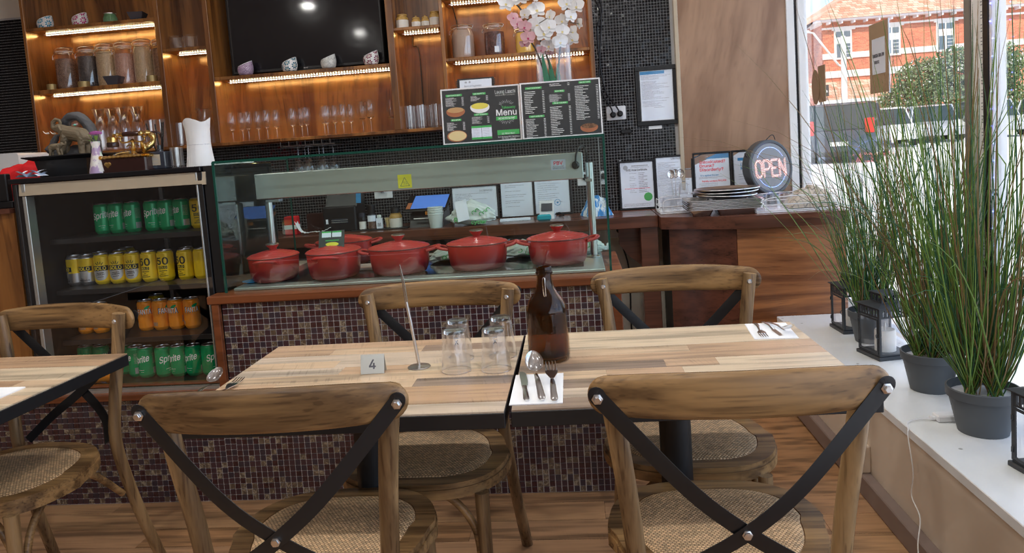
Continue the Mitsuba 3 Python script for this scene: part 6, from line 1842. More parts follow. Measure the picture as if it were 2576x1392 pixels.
dc.add('comb', cat(*[cbox(s_ * 0.0765, 0.001, z, 0.006, 0.006, 0.003) for s_ in (-1, 1) for z in np.arange(0.06, 0.265, 0.009)]), 'm_black')

vs = Thing('glass_vase', 'tall clear cylinder vase behind the menu boards on the display case', 'vase', at=(-0.062, 2.99, MT))
vs.add('wall', lathe([(0, 0.012), (0.066, 0.012), (0.0665, 0.385)], 40), 'm_thin_glass', 60)
vs.add('outer_wall', lathe([(0, 0.0), (0.07, 0.0), (0.072, 0.004), (0.0725, 0.385), (0.0665, 0.387)], 40), 'm_thin_glass', 60)
pr('m_orchid', (0.85, 0.85, 0.84), 0.6)
pr('m_orchid_pink', (0.72, 0.42, 0.45), 0.6)
pr('m_orchid_throat', (0.8, 0.68, 0.3), 0.6)
pr('m_orchid_lip', (0.5, 0.05, 0.15), 0.6)
pr('m_stem', (0.06, 0.05, 0.035), 0.6)
pr('m_orchid_leaf', (0.02, 0.2, 0.1), 0.4)


def petal(L, W, a, bend=0.25):
    us = np.linspace(0, 1, 6)
    v = []
    for u in us:
        ww = W * math.sin(math.pi * min(0.97, 0.14 + 0.8 * u)) ** 0.8 * 0.5
        for s_ in (-1, -0.4, 0.4, 1):
            v.append((s_ * ww, -bend * L * (u ** 2) * 0.5 - 0.18 * ww * s_ * s_ + 0.004 * u, u * L))
    f = []
    for i in range(5):
        for j in range(3):
            q = i * 4 + j
            f += [(q, q + 1, q + 5), (q, q + 5, q + 4)]
    return turn(trimesh.Trimesh(v, f, process=False), (0, 1, 0), a)


PETS = [mikit.ply(cat(petal(0.044, 0.05, 62, -0.1), petal(0.044, 0.05, -62, -0.1), move(petal(0.04, 0.032, 0, 0.2), 0, 0.003), move(petal(0.038, 0.028, 135, 0.2), 0, 0.003), move(petal(0.038, 0.028, -135, 0.2), 0, 0.003)), m_, True) for m_ in ('m_orchid', 'm_orchid_pink')]
LIPS = [mikit.ply(cat(petal(0.011, 0.007, 180, 0.8), petal(0.007, 0.007, 130, 0.9), petal(0.007, 0.007, -130, 0.9)).apply_translation((0, -0.003, 0)), m_, True) for m_ in ('m_orchid_throat', 'm_orchid_lip')]


def spray(label, pts, blooms, pink=0, first=0.3):
    t = Thing('orchid_spray', label, 'flower')
    c = curve(pts, 40)
    t.add('stem', tube(c, 0.0032, 6), 'm_stem')
    for (x, y, z, yaw, pitch, roll, s_) in blooms:
        tt = place((x, y, z), yaw, pitch, roll, s_)
        q = t.add('bloom', PETS[pink], None, t=tt)
        t.add('lip', LIPS[pink], None, parent=q, t=tt)
        near = c[np.argmin(np.linalg.norm(c - np.array([x, y + 0.03, z]), axis=1))]
        t.add('stalk', tube([near, (x, y + 0.006, z)], 0.0014, 5), 'm_stem')
    return t


B0 = np.array([-0.062, 2.99, MT])


def bl(px):
    out = []
    for (x, z, yaw, pit, s_) in px:
        out.append((x, 2.955 + rng.uniform(-0.02, 0.035), z, yaw, pit, rng.uniform(-15, 15), s_))
    return out


spray('spray of large white orchids leaning left out of the glass vase', [B0 + [0.01, 0, 0.02], B0 + [-0.02, 0, 0.3], B0 + [-0.06, 0.0, 0.42], B0 + [-0.13, 0, 0.54], B0 + [-0.2, 0, 0.6]],
      bl([(-0.239, 1.9, 20, 0, 0.85), (-0.18, 1.915, -10, 0, 0.9), (-0.118, 1.868, 10, -10, 0.95), (-0.166, 1.852, -25, 5, 0.6), (-0.12, 1.808, 8, 5, 0.95), (-0.066, 1.835, -45, 0, 0.7), (-0.072, 1.79, 5, 0, 0.8), (-0.093, 1.768, 5, 10, 0.95), (-0.079, 1.722, 10, 20, 0.8), (-0.13, 1.925, 0, 0, 0.9)]))
spray('spray of white orchids on the right of the glass vase', [B0 + [-0.01, 0, 0.02], B0 + [0.02, 0, 0.3], B0 + [0.04, 0.01, 0.42], B0 + [0.06, 0.01, 0.5], B0 + [0.09, 0, 0.57]],
      bl([(0.003, 1.876, 10, 0, 0.8), (0.041, 1.86, -15, 0, 0.8), (0.018, 1.826, 30, 5, 0.7), (-0.019, 1.815, -10, 10, 0.75), (-0.02, 1.772, 15, 5, 0.75), (0.022, 1.768, -50, 10, 0.7), (0.017, 1.738, -15, 30, 0.75), (-0.031, 1.728, 10, 15, 0.8), (0.05, 1.8, -60, 10, 0.6), (0.03, 1.905, 0, 0, 0.8)]))
spray('spray of smaller pink orchids hanging left below the white ones', [B0 + [0.0, 0.01, 0.05], B0 + [-0.05, 0, 0.3], B0 + [-0.09, 0, 0.4], B0 + [-0.15, 0, 0.5]],
      bl([(-0.214, 1.843, 20, 0, 0.6), (-0.198, 1.815, 25, 5, 0.65), (-0.17, 1.8, 10, 25, 0.7), (-0.158, 1.756, 0, 15, 0.75), (-0.175, 1.735, 5, 50, 0.55), (-0.109, 1.705, 15, 40, 0.5), (-0.075, 1.69, 0, 65, 0.45)]), 1)
lv = Thing('green_leaves', 'long folded green artificial leaves inside the clear glass vase', 'leaf')
for i, (x0_, x1_, zz) in enumerate(((-0.045, -0.01, 0.34), (-0.02, 0.015, 0.32), (-0.035, 0.02, 0.28), (0.015, 0.0, 0.30))):
    p_ = curve([B0 + [x1_ * 0.6, 0.01 * i - 0.01, 0.015], B0 + [(x0_ + x1_) / 2, 0.01 * i - 0.015, zz * 0.55], B0 + [x0_, 0.01 * i - 0.01, zz]], 12)
    lv.add('leaf', tube(p_, np.array([0.4, 0.6, 0.8, 1, 1, 1, 1, 0.95, 0.85, 0.7, 0.45, 0.1]) * 0.015, 6, flat=(1, 0.12), up=(0, 1, 0)), 'm_orchid_leaf')
"""sixend"""

# ------------------------------------------------------------------ on the back counter and the wall
CT = 0.9003


def lines(t, parent, x0, x1, z0, z1, n, seed, m='m_grey_ink', lo=0.5, hi=1.0, th=0.0022):
    r = np.random.default_rng(seed)
    c, s = [], []
    for i in range(n):
        if r.random() < 0.15:
            continue
        L = (x1 - x0) * r.uniform(lo, hi)
        c.append((x0 + L / 2, -0.0005, z1 + (z0 - z1) * (i + 0.5) / n)); s.append((L, 0.0005, th))
    v, f = boxes(c, np.array(s))
    k = t.add('print_lines', (v, f), m, False, parent=parent)
    lab(k, None, kind='stuff')


def framed(label, at, rz, tilt, w, h, fw=0.016, black='m_black'):
    """A framed page standing on its lower edge (the page faces -y)."""
    t = Thing('framed_notice', label, 'framed document', 'framed documents', t=place(at, rz, tilt))
    t.add('frame', cat(box(-w / 2, w / 2, -0.008, 0.006, 0, fw, 0.002), box(-w / 2, w / 2, -0.008, 0.006, h - fw, h, 0.002), box(-w / 2, -w / 2 + fw, -0.008, 0.006, fw, h - fw, 0.002), box(w / 2 - fw, w / 2, -0.008, 0.006, fw, h - fw, 0.002)), black)
    p = t.add('page', box(-w / 2 + fw, w / 2 - fw, 0, 0.004, fw, h - fw), 'm_paper')
    g = quad((-w / 2 + fw, -0.004, fw), (w / 2 - fw, -0.004, fw), (w / 2 - fw, -0.004, h - fw), (-w / 2 + fw, -0.004, h - fw))
    t.add('glass', g, 'm_pane', False)
    return t, p


t, p = framed('framed white certificate with a green seal, leftmost of the frames standing on the counter', (0.362, 4.395, CT), 0, -3, 0.218, 0.298, 0.012)
t.add('heading', move(text('AFIC Halal Certificate', 0.0115, 0.0005, True, w=0.125), 0.0, -0.0004, 0.234), 'm_ink', False, parent=p)
t.add('emblem', ellipse(-0.065, 0.255, 0.014, 0.014).apply_translation((0, 0.0008, 0)), 'm_grey_ink', parent=p)
t.add('heading', cat(cbox(0.02, -0.0004, 0.264, 0.1, 0.0004, 0.006), cbox(0.02, -0.0004, 0.254, 0.11, 0.0004, 0.003)), 'm_grey_ink', parent=p)
lines(t, p, -0.045, 0.0, 0.1, 0.225, 12, 1, lo=0.5, hi=1)
lines(t, p, 0.01, 0.08, 0.1, 0.225, 12, 2, 'm_ink', lo=0.4, hi=0.9)
t.add('red_line', cbox(0.0, -0.0005, 0.128, 0.15, 0.0004, 0.0025), 'm_red_ink', parent=p)
t.add('seal', ellipse(0.062, 0.075, 0.025, 0.025).apply_translation((0, 0.0006, 0)), 'm_green_print', parent=p)
lines(t, p, -0.085, 0.085, 0.02, 0.045, 4, 3, lo=0.9, hi=1)
t, p = framed('framed liquor licence with fine grey print, behind the cutlery and glasses on the counter', (0.582, 4.388, CT), 0, -4, 0.228, 0.314, 0.011)
t.add('heading', move(text('LIQUOR LICENCE', 0.0085, 0.0005, True, w=0.085), 0.03, -0.0004, 0.288), 'm_ink', False, parent=p)
lines(t, p, -0.095, 0.095, 0.03, 0.275, 30, 4, lo=0.3, hi=1, th=0.0028)
t, p = framed('framed notice with big red lettering about drunk and disorderly guests', (0.805, 4.375, CT), -2, -5, 0.222, 0.318, 0.011)
t.add('blue_band', box(-0.1, 0.1, -0.0006, 0, 0.278, 0.306), 'm_blue_ink', parent=p)
t.add('band_print', cat(move(text('LIQUOR LICENSING LAW', 0.005, 0.0004, False, w=0.07), -0.055, -0.0012, 0.29)), 'm_print_white', False, parent=p)
for s_, z, ww in (('Intoxicated?', 0.252, 0.15), ('Drunk?', 0.229, 0.085), ('Disorderly?', 0.206, 0.137)):
    t.add('lettering', move(text(s_, 0.0165, 0.0006, True, w=ww, align='l'), -0.072, -0.0006, z), 'm_red_ink', False, parent=p)
t.add('lettering', move(text('It is against the law:', 0.0085, 0.0005, True, w=0.108, align='l'), -0.07, -0.0006, 0.176), 'm_blue_ink', False, parent=p)
t.add('lettering', move(text('Penalty exceeds $19,000', 0.0095, 0.0005, True, w=0.14, align='l'), -0.062, -0.0006, 0.141), 'm_red_ink', False, parent=p)
lines(t, p, -0.08, 0.07, 0.153, 0.172, 3, 5, lo=0.6, hi=1)
lines(t, p, -0.08, 0.08, 0.04, 0.135, 10, 6, lo=0.5, hi=1)
t, p = framed('framed notice half hidden by the round open sign', (1.03, 4.37, CT), -3, -5, 0.222, 0.318, 0.011)
t.add('blue_band', box(-0.075, 0.08, -0.0006, 0, 0.255, 0.272), 'm_blue_ink', parent=p)
for s_, z in (('Un', 0.222), ('N', 0.2)):
    t.add('lettering', move(text(s_, 0.0165, 0.0006, True, align='l'), -0.06, -0.0006, z), 'm_blue_ink', False, parent=p)
lines(t, p, -0.075, 0.07, 0.06, 0.18, 9, 7, lo=0.4, hi=1)
t, p = framed('framed page with a blue letterhead hanging on the black tiled wall', (0.508, YB - 0.018, 1.4), 0, 0, 0.247, 0.35, 0.026)
t.add('slip', cat(box(-0.099, 0.099, -0.004, -0.0005, 0.024, 0.0285), box(-0.099, 0.099, -0.004, -0.0005, 0.3215, 0.326), box(-0.099, -0.0945, -0.004, -0.0005, 0.024, 0.326), box(0.0945, 0.099, -0.004, -0.0005, 0.024, 0.326)), 'm_steel', label='inner silver slip', parent=p)
t.add('letterhead', cat(box(-0.094, 0.05, -0.001, 0, 0.302, 0.32)), 'm_blue_ink', parent=p)
lines(t, p, -0.088, 0.088, 0.11, 0.298, 26, 8, lo=0.35, hi=1, th=0.002)
lines(t, p, -0.02, 0.05, 0.1, 0.118, 2, 9, lo=0.5, hi=1)
for (x, lbl, w_, h_, sd_, hd_) in ((-0.627, 'framed landscape page headed by a long number, behind the plastic bag', 0.30, 0.215, 12, '31285800'), (-0.367, 'pale framed page in the middle behind the display glass', 0.205, 0.25, 13, None), (-0.152, 'framed certificate with a round blue stamp behind the card terminal', 0.235, 0.262, 14, 'OF HALAL PRODUCT')):
    t, p = framed(lbl, (x, 4.385, CT), 0, -3, w_, h_, 0.006 if w_ < 0.21 else 0.013)
    if hd_:
        t.add('heading', move(text(hd_, 0.012 if sd_ == 12 else 0.009, 0.0005, True, w=0.08 if sd_ == 12 else 0.1), 0.07 if sd_ == 12 else 0, -0.0005, h_ - 0.045), 'm_grey_ink', False, parent=p)
    lines(t, p, -w_ / 2 + 0.03, w_ / 2 - 0.03, 0.06, h_ - 0.05, 12, sd_, lo=0.3, hi=0.9)
    if sd_ == 14:
        t.add('stamp', upright(prism(Point(0, 0).buffer(0.019).difference(Point(0, 0).buffer(0.0165)).union(Point(0, 0).buffer(0.006)), 0.0005)).apply_translation((0.03, 0, 0.075)), 'm_blue_ink', parent=p)

# sockets, plugs and cables
def socket(label, x, z, plugs, ww=0.116):
    t = Thing('power_outlet', label, 'power outlet', at=(x, YB - 0.0105, z))
    t.add('plate', box(-ww / 2, ww / 2, -0.012, 0, -0.042, 0.042, 0.003), 'm_white_plastic')
    for i, (px, pz) in enumerate(plugs):
        q = t.add('plug', turn(lathe([(0, 0), (0.0165, 0), (0.018, 0.006), (0.0165, 0.03), (0.01, 0.036), (0, 0.036)], 20), (1, 0, 0), 90).apply_translation((px, -0.012, pz)), 'm_black')
    for sx in (-0.03, 0.025):
        t.add('switch', cbox(sx, -0.0135, 0.02, 0.014, 0.004, 0.014, 0.001), 'm_white_plastic')
    return t


o = socket('white double wall outlet with two round black plugs and hanging cables', 0.262, 1.488, [(-0.02, -0.01), (0.022, -0.006)])
o.add('cable', tube(curve([(-0.02, -0.045, -0.01), (-0.03, -0.04, 0.03), (-0.07, -0.02, 0.11), (-0.09, -0.012, 0.2), (-0.07, -0.012, 0.42), (-0.06, -0.012, 0.6), (-0.11, -0.012, 0.75), (-0.12, -0.012, 1.0)], 50), 0.0042, 7), 'm_black')
o.add('cable', tube(curve([(0.022, -0.045, -0.006), (0.0, -0.04, 0.04), (-0.05, -0.02, 0.12), (-0.075, -0.012, 0.25), (-0.085, -0.012, 0.5), (-0.05, -0.012, 0.62), (-0.105, -0.012, 0.8), (-0.135, -0.012, 1.0)], 50), 0.0042, 7), 'm_black')
o = socket('white wall outlet with a dark plug above the spice bottles', -1.206, 1.105, [(-0.005, 0.018)])
o = socket('white wall outlet with one black plug beside the framed certificate behind glass', 0.042, 1.105, [(0.01, 0.01)], 0.075)
o.add('cable', tube(curve([(0.01, -0.045, 0.01), (0.03, -0.045, -0.02), (0.032, -0.03, -0.1), (0.04, -0.03, -0.18)], 20), 0.003, 6), 'm_black')
o = socket('pale wall outlet with a black plug and cord below the back counter', 0.225, 0.775, [(0.015, 0.005)])
o.add('cable', tube(curve([(0.015, -0.045, 0.005), (0.02, -0.05, -0.06), (0.055, -0.05, -0.2), (0.06, -0.05, -0.35), (0.055, -0.05, -0.6), (0.075, -0.05, -0.75)], 30), 0.0045, 7), 'm_black')
one('wall_label', box(0.452, 0.53, YB - 0.013, YB - 0.0105, 1.376, 1.396), 'm_white', 'narrow white label stuck on the black tiles under the hanging frame', 'label')
one('black_switch', box(0.285, 0.345, YB - 0.03, YB - 0.0105, 1.362, 1.385, 0.003), 'm_black', 'small black box on the tiles under the double outlet', 'switch')

# the round LED sign
os_ = Thing('open_sign', 'round dark illuminated sign reading OPEN in red and blue LEDs', 'sign', t=place((1.085, 4.16, CT + 0.215), 28, -6))
disc = turn(lathe([(0, 0.0), (0.135, 0.0), (0.14, -0.004), (0.15, -0.004), (0.155, 0.0), (0.157, 0.045), (0.15, 0.06), (0, 0.06)], 56), (1, 0, 0), -90)
pr('m_sign_rim', (0.06, 0.065, 0.07), 0.35)
pr('m_sign_face', (0.22, 0.22, 0.22), 0.25)
os_.add('housing', disc, 'm_sign_rim', 30)
os_.add('face', turn(lathe([(0, -0.0012), (0.1345, -0.0012), (0.1345, 0.0), (0, 0)], 48), (1, 0, 0), -90), 'm_sign_face', False)


def stroke(pts, step=0.0078):
    out = []
    for a, b in zip(pts, pts[1:]):
        a, b = np.array(a, float), np.array(b, float)
        k = max(1, int(round(np.linalg.norm(b - a) / step)))
        out += [a + (b - a) * i / k for i in range(k)]
    return out + [np.array(pts[-1], float)]


LET = {'O': [[(0.2, 0), (0, 0.2), (0, 0.8), (0.2, 1), (0.6, 1), (0.8, 0.8), (0.8, 0.2), (0.6, 0), (0.2, 0)]], 'P': [[(0, 0), (0, 1), (0.6, 1), (0.8, 0.85), (0.8, 0.6), (0.6, 0.45), (0.05, 0.45)]],
       'E': [[(0.8, 0), (0, 0), (0, 1), (0.8, 1)], [(0.05, 0.5), (0.6, 0.5)]], 'N': [[(0, 0), (0, 1), (0.8, 0), (0.8, 1)]]}
dots = []
for i, ch in enumerate('OPEN'):
    for s_ in LET[ch]:
        for off in (-0.0035, 0.0035):
            dots += [(-0.108 + i * 0.056 + q[0] * 0.052 + off, q[1] * 0.09 - 0.05 + off) for q in stroke([(a * 1.0, b) for a, b in s_], 0.09)]


def leds(t, pts, rad, nm, s_=0.0032):
    v, f = boxes([(x, -0.0025, z) for x, z in pts], (s_, 0.003, s_ * 0.8))
    k = t.add(nm, (v, f), 'm_white', False, emitter={'type': 'area', 'radiance': {'type': 'rgb', 'value': rad}})
    lab(k, None, kind='stuff')


leds(os_, dots, [7.0, 1.3, 1.0], 'red_leds')
an = np.radians(np.arange(32, 150, 4.6))
leds(os_, [(0.105 * math.cos(a_), 0.112 * math.sin(a_)) for a_ in an] + [(0.105 * math.cos(a_), -0.112 * math.sin(a_)) for a_ in an], [0.5, 1.3, 8.0], 'blue_leds')
os_.add('stand', cat(box(-0.05, 0.05, 0.02, 0.05, -0.215, -0.14, 0.003)), 'm_black')
os_.add('hook_wire', cat(tube(curve([(-0.14, 0.03, 0.07), (-0.155, 0.02, 0.09), (-0.15, 0.0, 0.08)], 10), 0.002, 6), tube(curve([(0.02, 0.04, 0.155), (0.05, 0.03, 0.18), (0.07, 0.03, 0.18), (0.08, 0.03, 0.155)], 12), 0.002, 6)), 'm_black')

# dish racks, trays, cutlery, cloth
def rack(label, at, rz, w_, d_, h_):
    t = Thing('dish_rack', label, 'dish rack', at=at, rz=rz)
    r_ = 0.0024
    hw, hd = w_ / 2, d_ / 2
    for z in (0.012, h_ * 0.55):
        t.add('rim', tube([(-hw, -hd, z), (hw, -hd, z), (hw, hd, z), (-hw, hd, z)], r_ * 1.2, 6, closed=True), 'm_white_plastic')
    for x in np.linspace(-hw + 0.01, hw - 0.01, max(4, int(w_ / 0.016))):
        t.add('wire', tube([(x, -hd, 0.012), (x, hd, 0.012)], r_ * 0.7, 5), 'm_white_plastic')
    for s_ in (-1, 1):
        t.add('side_loop', tube(curve([(-hw * 0.8, s_ * hd, 0.012), (-hw * 0.7, s_ * hd, h_), (hw * 0.7, s_ * hd, h_), (hw * 0.8, s_ * hd, 0.012)], 24), r_ * 1.2, 6), 'm_white_plastic')
        t.add('side_loop', tube([(s_ * hw, -hd, 0.012), (s_ * hw, -hd * 0.7, h_), (s_ * hw, hd * 0.7, h_), (s_ * hw, hd, 0.012)], r_ * 1.2, 6), 'm_white_plastic')
    t.add('drip_tray', box(-hw, hw, -hd, hd, 0.0, 0.006, 0.002), 'm_white_plastic')
    return t


rack('small white wire dish rack with upturned glasses, left of the metal trays', (0.535, 4.13, CT), 0, 0.17, 0.22, 0.075)
rack('wide white wire dish rack with glasses and a cloth, right of the metal trays', (1.105, 3.90, CT), 0, 0.40, 0.26, 0.075)
sm = [('body', mikit.ply(lathe([(0, 0.075), (0.024, 0.075), (0.027, 0.072), (0.034, 0.0), (0.032, 0.0), (0.025, 0.068), (0, 0.069)], 12), 'm_thin_glass', 25))]
for i, (x, y, lbl) in enumerate([(0.5, 4.1, 'left'), (0.545, 4.17, 'back'), (0.58, 4.08, 'right')]):
    glass('small_glass', f'small upturned glass at the {lbl} of the small dish rack', 'glass', None, sm, (x, y, CT + 0.016))
glass('small_glass', 'small upturned glass standing on another beside the cutlery', 'glass', None, sm, (0.605, 4.2, CT + 0.09), 0.95)
for i in range(12):
    glass('small_glass', 'small upturned glass in the ' + ('front' if i < 6 else 'back') + ' row of the wide dish rack, ' + ORD[i % 6], 'glass', 'upturned glasses in the wide dish rack', sm, (0.955 + 0.068 * (i % 6), 3.86 + 0.08 * (i // 6), CT + 0.016))
ch_ = Thing('cutlery_bundle', 'ladle-like steel spoons standing upright in front of the liquor licence', 'cutlery')
for i, (x, a_) in enumerate(((0.553, -4), (0.575, 6), (0.565, 1))):
    ch_.add('spoon', turn(cat(tube([(0, 0, 0.02), (0, 0, 0.19)], 0.0035, 6, flat=(1.4, 0.6)), lathe([(0, -0.007), (0.014, -0.004), (0.02, 0.002), (0.018, 0.0), (0.01, -0.004), (0, -0.005)], 18).apply_transform(np.diag([1, 1.3, 1, 1])).apply_transform(trimesh.transformations.rotation_matrix(1.35, (1, 0, 0))).apply_translation((0, 0, 0.21))), (0, 1, 0), a_).apply_translation((x, 4.2 + 0.02 * i, CT)), 'm_chrome', 40)
ch_.add('cup', lathe([(0, 0), (0.035, 0), (0.038, 0.07), (0.036, 0.07), (0.033, 0.004), (0, 0.004)], 24).apply_translation((0.566, 4.22, CT)), 'm_thin_glass', 50)


def tray_mesh():
    o_ = sbox(-0.17, -0.115, 0.17, 0.115).buffer(0.02)
    ms = [prism(o_.difference(sbox(-0.165, -0.1, -0.06, 0.1).buffer(0.008)).difference(sbox(-0.03, -0.1, 0.165, 0.1).buffer(0.008)), 0.0016, 0.036)]
    ms.append(prism(o_.buffer(0.003).difference(o_.buffer(0.0005)), 0.005, 0.033))
    for x0_, x1_ in ((-0.165, -0.06), (-0.03, 0.165)):
        top, bot = sbox(x0_, -0.1, x1_, 0.1).buffer(0.008), sbox(x0_ + 0.02, -0.08, x1_ - 0.02, 0.08).buffer(0.012)
        a_, b_ = np.array(top.exterior.coords)[:-1], np.array(bot.exterior.coords)[:-1]
        k = min(len(a_), len(b_))
        a_, b_ = a_[np.linspace(0, len(a_) - 1, k).astype(int)], b_[np.linspace(0, len(b_) - 1, k).astype(int)]
        v = np.vstack([np.column_stack([a_, np.full(k, 0.036)]), np.column_stack([b_, np.full(k, 0.0)]), [[*bot.centroid.coords[0], 0.0]]])
        f = [q for j in range(k) for q in ((j, (j + 1) % k, k + (j + 1) % k), (j, k + (j + 1) % k, k + j), (k + j, k + (j + 1) % k, 2 * k))]
        ms.append(trimesh.Trimesh(v, f, process=False))
    return cat(*ms)


TR = mikit.ply(tray_mesh(), 'm_steel', 30)
for i in range(7):
    one('steel_tray', TR, None, 'lowest steel compartment tray of the stack on the corner cabinet' if i == 0 else 'steel compartment tray, ' + 'x second third fourth fifth sixth topmost'.split()[i] + (' from the bottom' if i < 6 else '') + ' of the nested stack', 'tray', 'stacked steel compartment trays', at=(0.755 + 0.002 * (i % 3), 3.905, CT + 0.0005 + 0.0075 * i), rz=-3 + 0.7 * (i % 3))
thali = mikit.ply(lathe([(0, 0.0), (0.13, 0.0), (0.15, 0.012), (0.166, 0.018), (0.17, 0.015), (0.168, 0.02), (0.15, 0.0145), (0.128, 0.003), (0, 0.003)], 56), 'm_steel', 40)
for i, lbl in enumerate(('lower round steel plate lying tilted on the stacked trays', 'middle round steel plate on the stacked trays', 'topmost round steel plate on the stacked trays')):
    one('steel_plate', thali, None, lbl, 'plate', 'round steel plates on the trays', at=(0.77 + 0.008 * i, 3.905, CT + 0.089 + 0.013 * i), rx=1.5 - i, ry=2.0 if i == 0 else -0.5)


def cloth(name, label, at, w_, d_, h_, m, seed, rz=0):
    gx, gy = np.meshgrid(np.linspace(-1, 1, 46), np.linspace(-1, 1, 34), indexing='ij')
    n_ = meshkit.fbm(np.stack([gx * 1.6 + seed, gy * 1.6, gx * 0 + seed], -1), 3, seed)
    fold = np.abs(np.sin(gx * 5 + n_ * 7 + gy * 2))
    env = np.clip(1 - (np.abs(gx) ** 3), 0, 1) * np.clip(1 - np.abs(gy) ** 3, 0, 1)
    z = h_ * env ** 0.6 * (0.4 + 0.5 * n_ + 0.35 * fold * env)
    x, y = gx * w_ / 2 * (0.92 + 0.16 * n_), gy * d_ / 2 * (0.92 + 0.16 * n_)
    m_ = sheet(np.stack([x, y, z + 0.001], -1), 46, 34)
    uv = np.stack([gx, gy], -1).reshape(-1, 2)
    return one(name, m_, m, label, 'cloth', smooth=True, at=at, rz=rz, uv=uv)


def check_fn(p, n, uv):
    a, b = (uv.x + 0.4 * uv.y) * 4.2, (uv.y - 0.4 * uv.x) * 4.2
    fa, fb = dr.abs(a - dr.floor(a) - 0.5), dr.abs(b - dr.floor(b) - 0.5)
    t_ = dr.maximum(smoothstep(0.07, 0.04, fa), smoothstep(0.07, 0.04, fb))
    return mix((0.6, 0.52, 0.42), (0.2, 0.18, 0.17), t_ * 0.8)


def wave_fn(p, n, uv):
    t_ = smoothstep(0.45, 0.6, fbm(uv.x * 6, uv.y * 6, 1.0, 3))
    return mix((0.75, 0.82, 0.9), (0.05, 0.25, 0.6), t_)


pr('m_check_cloth', proc(check_fn), 0.9)
pr('m_blue_cloth', proc(wave_fn), 0.9)
cloth('tea_towel', 'crumpled cream tea towel with dark checks lying on the wide dish rack', (1.2, 3.87, CT + 0.016), 0.24, 0.16, 0.1, 'm_check_cloth', 4)
cloth('blue_cloth', 'crumpled blue and white cleaning cloth on the counter beside the display glass', (0.105, 4.2, CT), 0.16, 0.16, 0.11, 'm_blue_cloth', 9, 15)

# behind the display glass
pn = Thing('receipt_printer', 'black receipt printer with a slot and a white sticker on the back counter', 'printer', at=(-1.40, 4.22, CT))
pn.add('housing', cat(box(-0.1, 0.1, -0.09, 0.12, 0, 0.15, 0.008), trimesh.convex.convex_hull(np.array([(x, y, z) for x in (-0.09, 0.1) for y, z in ((-0.06, 0.14), (0.12, 0.14), (0.12, 0.235), (0.0, 0.235))]))), 'm_black', 20)
pn.add('paper_slot', box(-0.045, 0.05, -0.094, -0.088, 0.05, 0.078, 0.002), 'm_smoke')
pn.add('slot_edge', cat(box(-0.047, 0.052, -0.0965, -0.094, 0.056, 0.06), box(-0.047, 0.052, -0.0965, -0.094, 0.068, 0.071)), 'm_brushed')
pn.add('sticker', box(-0.082, -0.068, -0.0915, -0.09, 0.05, 0.078), 'm_paper')
pn.add('blue_label', turn(box(0.088, 0.118, -0.062, -0.06, 0.17, 0.245), (0, 1, 0), 4), 'm_blue_ink')
one('dark_box', box(-0.055, 0.055, -0.05, 0.05, 0, 0.112, 0.004), 'm_mahogany', 'dark brown box standing left of the receipt printer', 'box', at=(-1.575, 4.26, CT))
tp = Thing('tissue_packet', 'red and white packet with a strip of white tissue trailing along the counter', 'packet', at=(-1.69, 4.14, CT))
tp.add('packet', box(-0.04, 0.035, -0.03, 0.03, 0, 0.11, 0.004), 'm_red_cloth')
tp.add('white_band', box(-0.0405, 0.0355, -0.0305, 0.0305, 0.035, 0.06), 'm_white')
s_ = curve([(0.03, -0.02, 0.08), (0.055, -0.03, 0.03), (0.09, -0.04, 0.008), (0.14, -0.04, 0.012), (0.19, -0.035, 0.01), (0.24, -0.03, 0.03)], 26)
s_[8:, 2] += 0.006 * np.sin(np.arange(18) * 1.7) ** 2
tp.add('tissue', tube(s_, 0.015, 6, flat=(1, 0.12), up=(0, 0, 1)), 'm_napkin')


def bottle_(name, label, at, parts, catg='bottle'):
    t = Thing(name, label, catg, at=at)
    for nm, mesh, m in parts:
        t.add(nm, mesh, m, 40)
    return t


bottle_('salt_shaker', 'small clear shaker half full of white salt by the printer', (-1.268, 4.15, CT + 0.006), [('body', lathe([(0, 0), (0.022, 0), (0.022, 0.065), (0.018, 0.075)], 20), 'm_thin_glass'), ('contents', lathe([(0, 0.002), (0.021, 0.002), (0.021, 0.045), (0, 0.047)], 20), 'm_wax'), ('cap', lathe([(0.019, 0.073), (0.019, 0.095), (0, 0.1)], 20), 'm_smoke')])
bottle_('pepper_grinder', 'tall spice grinder with a black top, white label and brown peppercorns', (-1.212, 4.15, CT + 0.006), [('body', lathe([(0, 0), (0.024, 0), (0.024, 0.085), (0.02, 0.09)], 20), 'm_thin_glass'), ('contents', lathe([(0, 0.002), (0.023, 0.002), (0.023, 0.042), (0, 0.042)], 20), 'm_fill_clove'), ('label', lathe([(0.0245, 0.044), (0.0245, 0.08)], 20), 'm_paper'), ('cap', lathe([(0.021, 0.085), (0.021, 0.1), (0.026, 0.135), (0.024, 0.142), (0, 0.142)], 20), 'm_black')])
bottle_('toothpick_box', 'small white and peach toothpick box with a bar code', (-1.166, 4.15, CT + 0.006), [('body', box(-0.018, 0.018, -0.012, 0.012, 0, 0.06, 0.001), 'm_paper'), ('top', box(-0.012, 0.012, -0.008, 0.008, 0.06, 0.08, 0.003), 'm_bag'), ('bar_code', cat(*[cbox(-0.009 + i * 0.003, -0.0125, 0.022, 0.0015, 0.0006, 0.022) for i in range(7)]), 'm_ink')], 'box')
bottle_('toothpick_holder', 'little clear holder of wooden toothpicks between the box and the brown jar', (-1.118, 4.15, CT + 0.006), [('cup', lathe([(0, 0), (0.015, 0), (0.016, 0.065), (0.0145, 0.065), (0.013, 0.003), (0, 0.003)], 18), 'm_thin_glass'), ('toothpicks', cat(*[tube([(rng.normal() * 0.005, rng.normal() * 0.005, 0.004), (rng.normal() * 0.008, rng.normal() * 0.008, 0.06)], 0.0011, 4) for i in range(22)]), 'm_bread')], 'holder')
lab('toothpick_holder__toothpicks', None, kind='stuff')
